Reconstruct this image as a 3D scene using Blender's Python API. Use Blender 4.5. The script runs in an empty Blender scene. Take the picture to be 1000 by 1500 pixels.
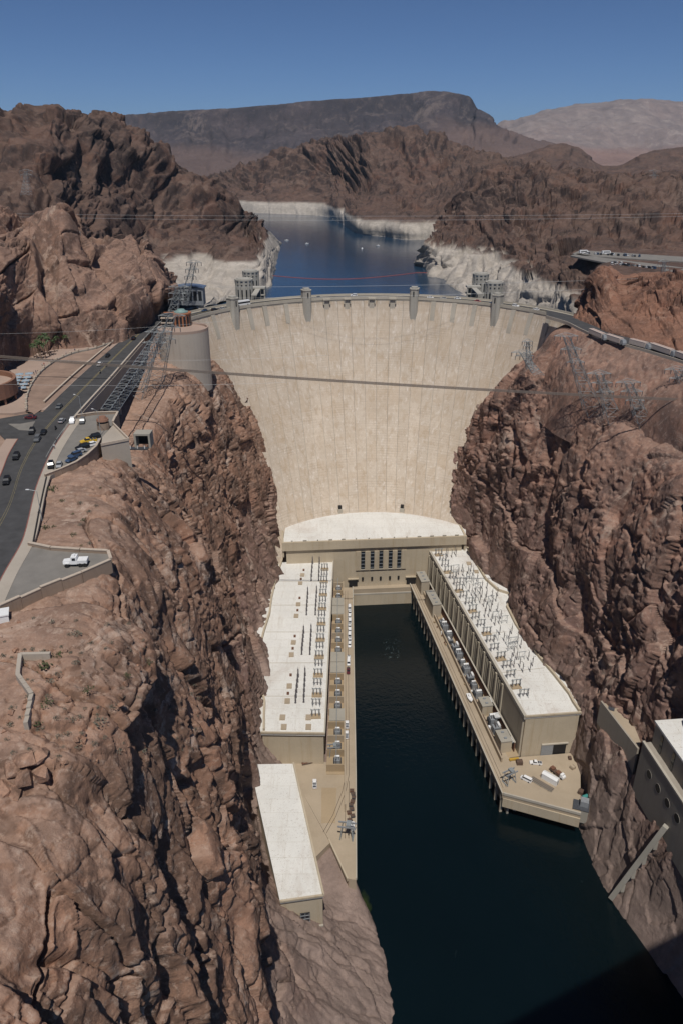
import bpy, bmesh, math, random
import numpy as np
from mathutils import Vector, Matrix
random.seed(7)
SC = bpy.context.scene
COL = SC.collection
R = math.radians

# ------------------------------------------------------------------ camera
CAM_H = 271.0                      # metres above the tailwater
FPX = 1100.0                       # focal length in 1000-pixel-wide picture units
PITCH = math.atan(521.0 / 1100.0)  # looking down
CP, SP = math.cos(PITCH), math.sin(PITCH)
cam = bpy.data.cameras.new('camera')
cam.sensor_fit = 'HORIZONTAL'
cam.sensor_width = 36.0
cam.lens = 36.0 * FPX / 1000.0
cam.clip_start = 0.5
cam.clip_end = 60000.0
camo = bpy.data.objects.new('camera', cam)
COL.objects.link(camo)
camo.location = (0, 0, CAM_H)
camo.rotation_euler = (R(90) - PITCH, 0, 0)
SC.camera = camo

# ------------------------------------------------------------------ sky, sun, exposure
SUN_EL, SUN_AZ = R(63), R(1)      # azimuth: positive = right of straight behind the camera
SUN_DIR = Vector((math.sin(SUN_AZ) * math.cos(SUN_EL), -math.cos(SUN_AZ) * math.cos(SUN_EL), math.sin(SUN_EL)))
W = bpy.data.worlds.new('World')
SC.world = W
W.use_nodes = True
wn = W.node_tree.nodes
bg = wn['Background']
sky = wn.new('ShaderNodeTexSky')
sky.sky_type = 'NISHITA'
sky.sun_disc = False
sky.sun_elevation = SUN_EL
sky.sun_rotation = math.pi - SUN_AZ
sky.altitude = 400
sky.air_density = 0.5
sky.dust_density = 0.0
sky.ozone_density = 10.0
W.node_tree.links.new(sky.outputs[0], bg.inputs[0])
bg.inputs[1].default_value = 0.068
sun = bpy.data.lights.new('sun', 'SUN')
sun.energy = 3.5
sun.angle = R(0.53)
sun.color = (1.0, 0.95, 0.88)
suno = bpy.data.objects.new('sun', sun)
COL.objects.link(suno)
suno.rotation_euler = SUN_DIR.to_track_quat('Z', 'Y').to_euler()
suno.location = SUN_DIR * 900
SC.view_settings.view_transform = 'Standard'
SC.view_settings.look = 'None'
SC.view_settings.gamma = 1.0
SC.view_settings.use_curve_mapping = False
SC.view_settings.exposure = 0.0
SC.cycles.max_bounces = 6
SC.cycles.diffuse_bounces = 3
SC.cycles.glossy_bounces = 3
SC.cycles.volume_bounces = 0

# ------------------------------------------------------------------ survey helper: a sight line from the camera station to a known level
def P(px, py, z=None, Y=None):
    u = (px - 500.0) / FPX
    v = (750.0 - py) / FPX
    d = (u, CP + v * SP, -SP + v * CP)
    t = (z - CAM_H) / d[2] if z is not None else Y / d[1]
    return Vector((d[0] * t, d[1] * t, CAM_H + d[2] * t))

def tag(o, label=None, cat=None, group=None, kind=None):
    if label: o['label'] = label
    if cat: o['category'] = cat
    if group: o['group'] = group
    if kind: o['kind'] = kind
    return o

def empty(name, loc=(0, 0, 0), rz=0.0, label=None, cat=None, group=None):
    o = bpy.data.objects.new(name, None)
    COL.objects.link(o)
    o.location = loc
    o.rotation_euler = (0, 0, rz)
    return tag(o, label, cat, group)

def link_mesh(name, me, parent=None, loc=None, rz=None):
    o = bpy.data.objects.new(name, me)
    COL.objects.link(o)
    if parent is not None: o.parent = parent
    if loc is not None: o.location = loc
    if rz is not None: o.rotation_euler = (0, 0, rz)
    return o

class MB:
    """collects simple solids; build() links them as one mesh object"""
    def __init__(s):
        s.v = []; s.f = []
    def add(s, vs, fs):
        n = len(s.v)
        s.v += [tuple(v) for v in vs]
        s.f += [tuple(i + n for i in f) for f in fs]
        return s
    def box(s, c, d, rz=0.0, taper=1.0):
        hx, hy, hz = d[0] / 2, d[1] / 2, d[2] / 2
        ca, sa = math.cos(rz), math.sin(rz)
        vs = []
        for sz in (-1, 1):
            k = 1.0 if sz < 0 else taper
            for sx, sy in ((-1, -1), (1, -1), (1, 1), (-1, 1)):
                x, y = sx * hx * k, sy * hy * k
                vs.append((c[0] + x * ca - y * sa, c[1] + x * sa + y * ca, c[2] + sz * hz))
        return s.add(vs, [(3, 2, 1, 0), (4, 5, 6, 7), (0, 1, 5, 4), (1, 2, 6, 5), (2, 3, 7, 6), (3, 0, 4, 7)])
    def prism(s, poly, z0, z1):
        n = len(poly)
        a = sum(poly[i][0] * poly[(i + 1) % n][1] - poly[(i + 1) % n][0] * poly[i][1] for i in range(n))
        if a < 0: poly = poly[::-1]
        z0f = z0 if callable(z0) else (lambda q: z0)
        z1f = z1 if callable(z1) else (lambda q: z1)
        vs = [(q[0], q[1], z0f(q)) for q in poly] + [(q[0], q[1], z1f(q)) for q in poly]
        fs = [tuple(range(n - 1, -1, -1)), tuple(range(n, 2 * n))]
        fs += [(i, (i + 1) % n, n + (i + 1) % n, n + i) for i in range(n)]
        return s.add(vs, fs)
    def tube(s, p, q, r, n=4, r2=None):
        p, q = Vector(p), Vector(q)
        d = q - p
        if d.length < 1e-6: return s
        d.normalize()
        a = d.orthogonal().normalized()
        b = d.cross(a)
        r2 = r if r2 is None else r2
        vs = []
        for w, rr in ((p, r), (q, r2)):
            for i in range(n):
                t = 2 * math.pi * (i + 0.5) / n
                vs.append(w + (a * math.cos(t) + b * math.sin(t)) * rr)
        fs = [(i, (i + 1) % n, n + (i + 1) % n, n + i) for i in range(n)]
        fs += [tuple(range(n - 1, -1, -1)), tuple(range(n, 2 * n))]
        return s.add(vs, fs)
    def path(s, pts, r, n=4):
        for a, b in zip(pts[:-1], pts[1:]): s.tube(a, b, r, n)
        return s
    def cyl(s, c, r, h, n=16, r2=None):
        return s.tube((c[0], c[1], c[2]), (c[0], c[1], c[2] + h), r, n, r2)
    def strip(s, left, right, thick=0.0):
        """ribbon between two polylines (top face, plus depth)"""
        n = len(left)
        vs = [tuple(q) for q in left] + [tuple(q) for q in right]
        fs = [(i, n + i, n + i + 1, i + 1) for i in range(n - 1)]
        if thick:
            vs += [(q[0], q[1], q[2] - thick) for q in left] + [(q[0], q[1], q[2] - thick) for q in right]
            m = 2 * n
            fs += [(i, i + 1, m + i + 1, m + i) for i in range(n - 1)]
            fs += [(n + i + 1, n + i, m + n + i, m + n + i + 1) for i in range(n - 1)]
            fs += [(m + i, m + i + 1, m + n + i + 1, m + n + i) for i in range(n - 1)]
            fs += [(0, m, m + n, n), (n - 1, 2 * n - 1, m + 2 * n - 1, m + n - 1)]
        return s.add(vs, fs)
    def mesh(s, name, mat, smooth=False):
        me = bpy.data.meshes.new(name)
        me.from_pydata(s.v, [], s.f)
        if mat is not None: me.materials.append(mat)
        if smooth: me.polygons.foreach_set('use_smooth', [True] * len(me.polygons))
        me.update()
        return me
    def build(s, name, mat, parent=None, loc=None, rz=None, smooth=False):
        return link_mesh(name, s.mesh(name, mat, smooth), parent, loc, rz)

def copy_tree(o, parent=None):
    c = o.copy()
    COL.objects.link(c)
    if parent is not None: c.parent = parent
    for ch in list(o.children): copy_tree(ch, c)
    return c

# ------------------------------------------------------------------ materials
def newmat(name):
    m = bpy.data.materials.new(name)
    m.use_nodes = True
    nt = m.node_tree
    return m, nt, nt.nodes, nt.links, nt.nodes['Principled BSDF']

def node(nt, kind, **kw):
    n = nt.nodes.new(kind)
    for k, v in kw.items():
        if k.startswith('i_'):
            key = k[2:]
            n.inputs[int(key) if key.isdigit() else key.replace('_', ' ')].default_value = v
        else:
            setattr(n, k, v)
    return n

def mixc(nt, fac, a, b, blend='MIX'):
    n = nt.nodes.new('ShaderNodeMix')
    n.data_type = 'RGBA'
    n.blend_type = blend
    for sock, val in ((n.inputs[0], fac), (n.inputs[6], a), (n.inputs[7], b)):
        if hasattr(val, 'node'): nt.links.new(val, sock)
        elif isinstance(val, (int, float)): sock.default_value = val
        else: sock.default_value = (*val, 1.0) if len(val) == 3 else val
    return n.outputs[2]

def ramp(nt, src, stops):
    n = nt.nodes.new('ShaderNodeValToRGB')
    nt.links.new(src, n.inputs[0])
    el = n.color_ramp.elements
    while len(el) < len(stops): el.new(0.5)
    for e, (p, c) in zip(el, stops):
        e.position = p
        e.color = (c, c, c, 1) if isinstance(c, (int, float)) else (*c, 1)
    return n.outputs[0]

def noise(nt, vec, scale, detail=4, rough=0.6, dist=0.0):
    n = node(nt, 'ShaderNodeTexNoise')
    n.inputs['Scale'].default_value = scale
    n.inputs['Detail'].default_value = detail
    n.inputs['Roughness'].default_value = rough
    n.inputs['Distortion'].default_value = dist
    if vec is not None: nt.links.new(vec, n.inputs['Vector'])
    return n.outputs[0]

def coords(nt, scale=(1, 1, 1), world=True):
    if world:
        src = nt.nodes.new('ShaderNodeNewGeometry').outputs['Position']
    else:
        src = nt.nodes.new('ShaderNodeTexCoord').outputs['Object']
    mp = nt.nodes.new('ShaderNodeMapping')
    mp.inputs['Scale'].default_value = scale
    nt.links.new(src, mp.inputs[0])
    return mp.outputs[0]

def bump(nt, bsdf, height, strength=0.4, dist=0.3):
    b = nt.nodes.new('ShaderNodeBump')
    b.inputs['Strength'].default_value = strength
    b.inputs['Distance'].default_value = dist
    nt.links.new(height, b.inputs['Height'])
    nt.links.new(b.outputs[0], bsdf.inputs['Normal'])

def plain(name, col, rough=0.6, metal=0.0, var=0.12, scale=1.5, world=False):
    m, nt, ns, ln, b = newmat(name)
    v = coords(nt, world=world)
    n = noise(nt, v, scale, 4, 0.65)
    dark = tuple(c * (1 - var) for c in col)
    lite = tuple(min(1, c * (1 + var)) for c in col)
    ln.new(mixc(nt, ramp(nt, n, [(0.3, 0.0), (0.7, 1.0)]), dark, lite), b.inputs['Base Color'])
    b.inputs['Roughness'].default_value = rough
    b.inputs['Metallic'].default_value = metal
    return m

def concrete(name, col, stain=(0.30, 0.21, 0.12), stain_amt=0.35, lift=0.0, streak=0.15, blotch=0.05, rnd=0.0):
    """weathered concrete: blotches, vertical run-off streaks, optional pour lines every `lift` metres"""
    m, nt, ns, ln, b = newmat(name)
    v = coords(nt)
    big = noise(nt, v, blotch, 5, 0.6)
    c = mixc(nt, ramp(nt, big, [(0.3, 0.0), (0.7, 1.0)]), tuple(x * 0.88 for x in col), tuple(min(1, x * 1.08) for x in col))
    vs = coords(nt, (1, 1, 0.06))
    st = noise(nt, vs, streak, 5, 0.7, 0.3)
    c = mixc(nt, ramp(nt, st, [(0.52, 0.0), (0.78, stain_amt)]), c, stain)
    fine = noise(nt, v, 1.3, 4, 0.7)
    c = mixc(nt, ramp(nt, fine, [(0.35, 0.10), (0.65, 0.0)]), c, tuple(x * 0.5 for x in col))
    if rnd:
        oi = nt.nodes.new('ShaderNodeObjectInfo')
        c = mixc(nt, ramp(nt, oi.outputs['Random'], [(0.0, 0.0), (1.0, rnd)]), c, tuple(x * 0.72 for x in col))
        cm = nt.nodes.new('ShaderNodeVectorMath'); cm.operation = 'MULTIPLY_ADD'
        cx_ = nt.nodes.new('ShaderNodeCombineXYZ')
        for k in range(3): ln.new(oi.outputs['Random'], cx_.inputs[k])
        ln.new(cx_.outputs[0], cm.inputs[0]); cm.inputs[1].default_value = (90.0, 70.0, 50.0); ln.new(coords(nt, (1, 1, 0.055)), cm.inputs[2])
        c = mixc(nt, ramp(nt, noise(nt, cm.outputs[0], 0.30, 5, 0.7, 0.2), [(0.49, 0.0), (0.64, 0.50)]), c, tuple(x * q for x, q in zip(col, (0.66, 0.58, 0.48))))
        c = mixc(nt, ramp(nt, noise(nt, cm.outputs[0], 0.55, 4, 0.65, 0.2), [(0.55, 0.0), (0.66, 0.6)]), c, tuple(min(1, x * q) for x, q in zip(col, (1.15, 1.22, 1.34))))
        bx_ = nt.nodes.new('ShaderNodeVectorMath'); bx_.operation = 'MULTIPLY_ADD'; ln.new(cx_.outputs[0], bx_.inputs[0]); bx_.inputs[1].default_value = (900.0, 70.0, 50.0); ln.new(coords(nt, (0.04, 0.04, 0.09)), bx_.inputs[2])
        vb = node(nt, 'ShaderNodeTexVoronoi', distance='CHEBYCHEV'); vb.inputs['Scale'].default_value = 1.0; ln.new(bx_.outputs[0], vb.inputs['Vector'])
        sv = node(nt, 'ShaderNodeSeparateColor'); ln.new(vb.outputs['Color'], sv.inputs[0])
        c = mixc(nt, ramp(nt, sv.outputs[0], [(0.45, 0.0), (1.0, 0.38)]), c, tuple(x * q for x, q in zip(col, (0.78, 0.70, 0.60))))
    h = fine
    if lift:
        geo = nt.nodes.new('ShaderNodeNewGeometry')
        sx = nt.nodes.new('ShaderNodeSeparateXYZ')
        ln.new(geo.outputs['Position'], sx.inputs[0])
        mm = node(nt, 'ShaderNodeMath', operation='MULTIPLY'); ln.new(sx.outputs[2], mm.inputs[0]); mm.inputs[1].default_value = 1.0 / lift
        fr = node(nt, 'ShaderNodeMath', operation='FRACT'); ln.new(mm.outputs[0], fr.inputs[0])
        line = ramp(nt, fr.outputs[0], [(0.0, 1.0), (0.10, 1.0), (0.16, 0.0), (0.9, 0.0), (1.0, 1.0)])
        brk = ramp(nt, noise(nt, coords(nt, (1, 1, 1.6)), 0.055, 5, 0.75), [(0.46, 0.0), (0.66, 0.40)])
        mu = node(nt, 'ShaderNodeMath', operation='MULTIPLY'); ln.new(line, mu.inputs[0]); ln.new(brk, mu.inputs[1])
        c = mixc(nt, mu.outputs[0], c, (0.22, 0.17, 0.12))
        # stained lifts: whole pours a little browner or greyer
        fl = node(nt, 'ShaderNodeMath', operation='FLOOR'); ln.new(mm.outputs[0], fl.inputs[0])
        wn_ = node(nt, 'ShaderNodeTexWhiteNoise', noise_dimensions='1D'); ln.new(fl.outputs[0], wn_.inputs['W'])
        c = mixc(nt, ramp(nt, wn_.outputs[0], [(0.4, 0.0), (1.0, 0.16)]), c, tuple(x * q for x, q in zip(col, (0.72, 0.66, 0.58))))
    ln.new(c, b.inputs['Base Color'])
    b.inputs['Roughness'].default_value = 0.85
    b.inputs['Specular IOR Level'].default_value = 0.2
    bump(nt, b, h, 0.25, 0.15)
    return m
# ------------------------------------------------------------------ numeric noise
U32 = np.uint32
def _u(a): return a.astype(np.int32).view(U32)

def _mix(h):
    h = h ^ (h >> U32(13)); h *= U32(1274126177)
    h ^= (h >> U32(16)); h *= U32(2246822519)
    h ^= (h >> U32(15))
    return h.astype(np.float32) * np.float32(1.0 / 4294967296.0)

def _h3(kx, ky, kz, seed):
    return _mix(kx ^ ky ^ kz ^ U32((seed * 974711 + 12345) & 0xffffffff))

def vnoise(p, seed):
    i = np.floor(p)
    f = (p - i).astype(np.float32)
    f = f * f * f * (f * (f * 6 - 15) + 10)
    K = []
    for a, mul in ((0, 374761393), (1, 668265263), (2, 2147483589)):
        u = _u(i[:, a])
        K.append((u * U32(mul), (u + U32(1)) * U32(mul)))
    out = np.zeros(len(p), np.float32)
    for dx in (0, 1):
        wx = f[:, 0] if dx else 1 - f[:, 0]
        for dy in (0, 1):
            wxy = wx * (f[:, 1] if dy else 1 - f[:, 1])
            h = K[0][dx] ^ K[1][dy] ^ U32((seed * 974711 + 12345) & 0xffffffff)
            a0 = _mix(h ^ K[2][0]); a1 = _mix(h ^ K[2][1])
            out += wxy * (a0 + (a1 - a0) * f[:, 2])
    return out * 2 - 1

def fbm(p, octaves, seed, gain=0.5, ridged=False):
    a, s, t = 1.0, 0.0, 0.0
    for o in range(octaves):
        n = vnoise(p * (2.03 ** o) + o * 17.3, seed + o)
        if ridged: n = 1 - 2 * np.abs(n)
        s = s + a * n
        t += a
        a *= gain
    return s / t

def cells(p, seed):
    """2-D nearest cell on the sheet: F1, F2, randoms of the winner, vector from its centre, random shared by the joint"""
    i = np.floor(p)
    f = (p - i).astype(np.float32)
    ux, uy = _u(i[:, 0]), _u(i[:, 1])
    A, B_ = U32(374761393), U32(668265263)
    n = len(p)
    f1 = np.full(n, 9.0, np.float32); f2 = np.full(n, 9.0, np.float32)
    k1 = np.zeros(n, U32); k2 = np.zeros(n, U32)
    bx_ = np.zeros(n, np.float32); by_ = np.zeros(n, np.float32)
    z0 = U32(0)
    for dx in (-1, 0, 1):
        hx = (ux + U32(dx & 0xffffffff)) * A
        for dy in (-1, 0, 1):
            key = hx ^ ((uy + U32(dy & 0xffffffff)) * B_)
            ex = f[:, 0] - np.float32(dx + 0.05) - np.float32(0.9) * _h3(key, z0, z0, seed)
            ey = f[:, 1] - np.float32(dy + 0.05) - np.float32(0.9) * _h3(key, z0, z0, seed + 1)
            q = np.sqrt(ex * ex + ey * ey)
            m = q < f1
            f2 = np.where(m, f1, np.minimum(f2, q))
            k2 = np.where(m, k1, np.where(q <= f2, key, k2))
            k1 = np.where(m, key, k1)
            bx_ = np.where(m, ex, bx_); by_ = np.where(m, ey, by_)
            f1 = np.where(m, q, f1)
    r = np.stack([_h3(k1, z0, z0, seed + 10 + k) for k in range(4)], 1)
    joint = _h3(k1 + k2, z0, z0, seed + 20)
    return f1, f2, r, np.stack([bx_, by_], 1), joint

def sstep(a, b, x):
    t = np.clip((x - a) / (b - a), 0, 1)
    return t * t * (3 - 2 * t)

# ------------------------------------------------------------------ lofted rock sheets
def crom(C, t):
    """Catmull-Rom along axis 0 of C at parameters t (0..n-1)"""
    n = C.shape[0]
    i = np.clip(np.floor(t).astype(int), 0, n - 2)
    f = (t - i)[(...,) + (None,) * (C.ndim - 1)]
    def g(k):
        k = i + k
        lo = (k < 0); hi = (k > n - 1)
        v = C[np.clip(k, 0, n - 1)]
        if lo.any(): v = np.where(lo[(...,) + (None,) * (C.ndim - 1)], 2 * C[0] - C[1], v)
        if hi.any(): v = np.where(hi[(...,) + (None,) * (C.ndim - 1)], 2 * C[n - 1] - C[n - 2], v)
        return v
    a, b, c, d = g(-1), g(0), g(1), g(2)
    m1, m2 = (c - a) * 0.4, (d - b) * 0.4
    f2, f3 = f * f, f * f * f
    return (2 * f3 - 3 * f2 + 1) * b + (f3 - 2 * f2 + f) * m1 + (-2 * f3 + 3 * f2) * c + (f3 - f2) * m2

def even(C, n, axis, focus=0.9):
    """parameters along `axis` spread by length over distance to the viewer's side of the canyon"""
    k = C.shape[axis]
    t = np.linspace(0, k - 1, 40 * k)
    D = crom(C if axis == 0 else C.swapaxes(0, 1), t)
    seg = np.linalg.norm(np.diff(D[..., :3], axis=0), axis=2)
    mid = 0.5 * (D[1:, :, :3] + D[:-1, :, :3])
    dist = np.linalg.norm(mid - np.array((0, 0, CAM_H)), axis=2)
    w = (seg / dist ** focus).mean(1) + 1e-7
    cdf = np.concatenate([[0], np.cumsum(w)])
    cdf /= cdf[-1]
    return np.interp(np.linspace(0, 1, n), cdf, t)

def grid_normals(G):
    du = np.gradient(G, axis=0); dv = np.gradient(G, axis=1)
    N = np.cross(du, dv)
    N /= np.linalg.norm(N, axis=2, keepdims=True) + 1e-9
    return N

def grid_mesh(name, G, mat, attrs=None, smooth=False):
    nu, nv = G.shape[:2]
    me = bpy.data.meshes.new(name)
    nvert = nu * nv
    idx = np.arange(nvert, dtype=np.int32).reshape(nu, nv)
    q = np.stack([idx[:-1, :-1], idx[1:, :-1], idx[1:, 1:], idx[:-1, 1:]], -1).reshape(-1, 4)
    nf = len(q)
    me.vertices.add(nvert); me.loops.add(nf * 4); me.polygons.add(nf)
    me.vertices.foreach_set('co', G.reshape(-1).astype(np.float32))
    me.loops.foreach_set('vertex_index', q.reshape(-1).astype(np.int32))
    me.polygons.foreach_set('loop_start', np.arange(0, nf * 4, 4, dtype=np.int32))
    if smooth: me.polygons.foreach_set('use_smooth', np.ones(nf, bool))
    me.materials.append(mat)
    if attrs is not None:
        a = me.color_attributes.new('zone', 'FLOAT_COLOR', 'POINT')
        a.data.foreach_set('color', attrs.reshape(-1).astype(np.float32))
    me.update(calc_edges=True)
    return me

SURVEY = []
def rock_sheet(name, lattice, nu, nv, mat, layers, seed, up=True, warp=(14.0, 3.0), focus=0.9, focus_u=None, zones=None, flip=False, purple=None):
    """lattice[station][line] = (x, y, z, amplitude). Layers:
       ('f', size, amp, octaves) | ('r', size, amp, octaves) ridged | ('c', size, zstretch, offset, tilt, crack, width)"""
    C = np.array(lattice, float)
    tu = even(C, nu, 0, focus_u or focus); tv = even(C, nv, 1, focus)
    G = crom(C, tu)                                  # nu x lines x 4
    G = crom(G.swapaxes(0, 1), tv).swapaxes(0, 1)    # nu x nv x 4
    S = G[..., :3]
    amp = np.clip(G[..., 3], 0, 3).reshape(-1)
    N = grid_normals(S)
    if flip: N = -N
    flat = S.reshape(-1, 3)
    nrm = N.reshape(-1, 3)
    if warp:
        wv = np.stack([fbm(flat / warp[0], 3, seed + 70 + k) for k in range(3)], 1) * warp[1]
    else:
        wv = 0
    d = np.zeros(len(flat), np.float32)
    tint = np.zeros(len(flat), np.float32)
    tw = 0
    # metric coordinates on the sheet: along the wall, and down its slope
    su = np.concatenate([np.zeros((1, nv)), np.cumsum(np.linalg.norm(np.diff(S, axis=0), axis=2), 0)])
    su = np.repeat(su.mean(1, keepdims=True), nv, 1)
    tv_ = np.concatenate([np.zeros((nu, 1)), np.cumsum(np.linalg.norm(np.diff(S, axis=1), axis=2), 1)], 1)
    st = np.stack([su.reshape(-1), tv_.reshape(-1)], 1)
    w2 = wv[:, :2] if warp else 0
    for li, L in enumerate(layers):
        sd = seed + 31 * li
        if L[0] in 'fr':
            d += L[2] * fbm(flat / L[1], L[3], sd, 0.52, L[0] == 'r')
        elif L[0] == 's':                            # deep, steep slots and gullies
            _, wide, tall, depth, thr = L
            q = np.column_stack([(st + w2) / np.array((wide, tall)), np.full(len(st), 0.37)])
            rg = 1 - np.abs(fbm(q, 3, sd, 0.45))
            d -= depth * sstep(thr, 1.0, rg) * sstep(-0.2, 0.25, fbm(flat / (wide * 1.8), 2, sd + 9))
        else:
            _, size, zs, off, tilt, crack, width = L
            lean = 0.25 * math.sin(sd)
            q = st + w2 * min(1.0, size / 12)
            q = np.column_stack([(q[:, 0] + lean * q[:, 1]) / size, q[:, 1] / (size * zs)])
            f1, f2, r, v, jn = cells(q, sd)
            gap = (f2 - f1) * size
            frac = 1.0 if size > 14 else 0.30 + 0.70 * sstep(-0.2, 0.3, fbm(flat / (size * 5.0) + 3.1, 2, sd + 5))   # massive here, shattered there
            h = (r[:, 0] - 0.5) * 2 * off + tilt * size * ((r[:, 1] - 0.5) * v[:, 0] + (r[:, 2] - 0.4) * v[:, 1]) * 2
            h = h * (0.7 + 0.3 * sstep(0, width * 2.2, gap)) - crack * (1 - sstep(0, width, gap)) * sstep(0.35, 0.6, jn)
            d += h * frac
            tint += (r[:, 3] - 0.5) * size ** 0.3
            tw += size ** 0.3
    d *= amp
    D = flat + nrm * d[:, None]
    G2 = D.reshape(S.shape)
    N2 = grid_normals(G2)
    if flip: N2 = -N2
    zone = np.zeros((len(flat), 4), np.float32)
    zone[:, 0] = 0.5 + (tint / max(tw, 1e-6)) * 0.9
    nz = np.abs(N2[..., 2]).reshape(-1)
    zone[:, 1] = nz
    zone[:, 3] = purple(D, flat, seed) if purple is not None else 0
    if zones is not None: zone[:, 2] = zones(D, flat, seed)
    if name == 'cliff': SURVEY.append(D)
    me = grid_mesh(name, G2, mat, zone.reshape(nu, nv, 4))
    o = link_mesh(name, me)
    return tag(o, kind='structure')

def lat(sections, amps, sx=1):
    """sections {Y: [(x, z), ...]} -> lattice"""
    return [[(x, Y, z, a) for (x, z), a in zip(pts, amps)] for Y, pts in sorted(sections.items())]

def rock_mat(name, lit, red, dark, pale, soil, ring=None, dark_amt=0.55, scale=1.0, fine=1.0, bumpd=0.5, soil_amt=0.8, streaks=0.6, violet=(0.225, 0.148, 0.128)):
    m, nt, ns, ln, b = newmat(name)
    at = node(nt, 'ShaderNodeVertexColor', layer_name='zone')
    sp = node(nt, 'ShaderNodeSeparateColor'); ln.new(at.outputs[0], sp.inputs[0])
    v = coords(nt)
    n1 = noise(nt, v, 0.022 * scale, 5, 0.62, 0.6)
    n2 = noise(nt, v, 0.09 * scale, 6, 0.68, 0.4)
    n3 = noise(nt, v, 0.55 * fine, 6, 0.72)
    n4 = noise(nt, coords(nt, (1, 1, 0.16)), 0.16 * scale, 6, 0.7, 0.6)
    c = mixc(nt, ramp(nt, n1, [(0.42, 0.0), (0.58, 1.0)]), lit, red)
    c = mixc(nt, at.outputs['Alpha'], c, violet)
    c = mixc(nt, ramp(nt, sp.outputs[0], [(0.30, 0.0), (0.68, 0.7)]), c, tuple(x * 0.55 for x in lit))
    c = mixc(nt, ramp(nt, n2, [(0.49, 0.0), (0.57, dark_amt)]), c, dark)            # desert varnish
    c = mixc(nt, ramp(nt, noise(nt, coords(nt, (1, 1, 0.6)), 0.03 * scale, 6, 0.7, 0.8), [(0.50, 0.0), (0.58, dark_amt * 0.8)]), c, dark)
    c = mixc(nt, ramp(nt, n4, [(0.53, 0.0), (0.61, streaks)]), c, dark)
    c = mixc(nt, ramp(nt, noise(nt, v, 0.05 * scale, 7, 0.75, 1.2), [(0.56, 0.0), (0.63, 0.75)]), c, pale)
    # gravel and dust lying on the flat ledges
    so = node(nt, 'ShaderNodeMath', operation='MULTIPLY')
    ln.new(ramp(nt, sp.outputs[1], [(0.62, 0.0), (0.86, 1.0)]), so.inputs[0])
    ln.new(ramp(nt, n2, [(0.32, soil_amt), (0.7, soil_amt * 0.35)]), so.inputs[1])
    c = mixc(nt, so.outputs[0], c, soil)
    c = mixc(nt, ramp(nt, n3, [(0.38, 0.40), (0.5, 0.0)]), c, tuple(x * 0.5 for x in lit))
    c = mixc(nt, ramp(nt, n3, [(0.54, 0.0), (0.66, 0.45)]), c, pale)
    if ring is not None:
        rn = mixc(nt, ramp(nt, n2, [(0.35, 0.0), (0.65, 1.0)]), ring, tuple(x * 0.74 for x in ring))
        rn = mixc(nt, ramp(nt, noise(nt, v, 0.11, 8, 0.8, 0.6), [(0.44, 0.0), (0.58, 0.6)]), rn, tuple(x * 0.55 for x in ring))
        rn = mixc(nt, ramp(nt, noise(nt, coords(nt, (0.25, 0.25, 2.2)), 0.16, 4, 0.7, 0.3), [(0.45, 0.0), (0.6, 0.45)]), rn, tuple(x * 0.6 for x in ring))
        rn = mixc(nt, ramp(nt, n4, [(0.5, 0.0), (0.7, 0.5)]), rn, tuple(x * 0.5 for x in ring))
        c = mixc(nt, sp.outputs[2], c, rn)
    ln.new(c, b.inputs['Base Color'])
    b.inputs['Roughness'].default_value = 0.92
    b.inputs['Specular IOR Level'].default_value = 0.15
    hh = node(nt, 'ShaderNodeMath', operation='ADD'); ln.new(n3, hh.inputs[0]); ln.new(noise(nt, v, 1.9 * fine, 5, 0.7), hh.inputs[1])
    dv = nt.nodes.new('ShaderNodeVectorMath'); dv.operation = 'MULTIPLY_ADD'
    nz_ = node(nt, 'ShaderNodeTexNoise'); nz_.inputs['Scale'].default_value = 0.3 * fine; nz_.inputs['Detail'].default_value = 4; ln.new(v, nz_.inputs['Vector'])
    ln.new(nz_.outputs[1], dv.inputs[0]); dv.inputs[1].default_value = (2.2 / fine,) * 3; ln.new(coords(nt, (1, 1, 0.55)), dv.inputs[2])
    for sc_, dep in ((0.42 * fine, 0.75), (1.25 * fine, 0.45)):       # small broken blocks
        vo = node(nt, 'ShaderNodeTexVoronoi', feature='F1'); vo.inputs['Scale'].default_value = sc_
        ln.new(dv.outputs[0], vo.inputs['Vector'])
        sv = node(nt, 'ShaderNodeSeparateColor'); ln.new(vo.outputs['Color'], sv.inputs[0])
        mm = node(nt, 'ShaderNodeMath', operation='MULTIPLY_ADD')
        ln.new(sv.outputs[0], mm.inputs[0]); mm.inputs[1].default_value = dep; ln.new(hh.outputs[0], mm.inputs[2])
        hh = mm
    bump(nt, b, hh.outputs[0], 0.65, bumpd)
    return m

M_ROCK_L = rock_mat('rock_canyon_west', (0.420, 0.255, 0.178), (0.350, 0.190, 0.126), (0.130, 0.084, 0.064), (0.54, 0.42, 0.34), (0.400, 0.272, 0.208), ring=(0.36, 0.275, 0.235), dark_amt=0.75)
M_ROCK_R = rock_mat('rock_canyon_east', (0.400, 0.240, 0.178), (0.345, 0.186, 0.134), (0.145, 0.097, 0.082), (0.42, 0.32, 0.26), (0.365, 0.235, 0.178), ring=(0.34, 0.26, 0.22), dark_amt=0.8)
M_ROCK_PINK = rock_mat('rock_pink_knobs', (0.32, 0.20, 0.148), (0.255, 0.148, 0.106), (0.10, 0.068, 0.058), (0.40, 0.30, 0.24), (0.32, 0.205, 0.155), ring=(0.60, 0.54, 0.47), dark_amt=0.6)
M_ROCK_RED = rock_mat('rock_red_knobs', (0.30, 0.165, 0.115), (0.255, 0.125, 0.083), (0.085, 0.05, 0.04), (0.36, 0.24, 0.18), (0.29, 0.155, 0.105), ring=(0.60, 0.54, 0.47), dark_amt=0.6)
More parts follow.
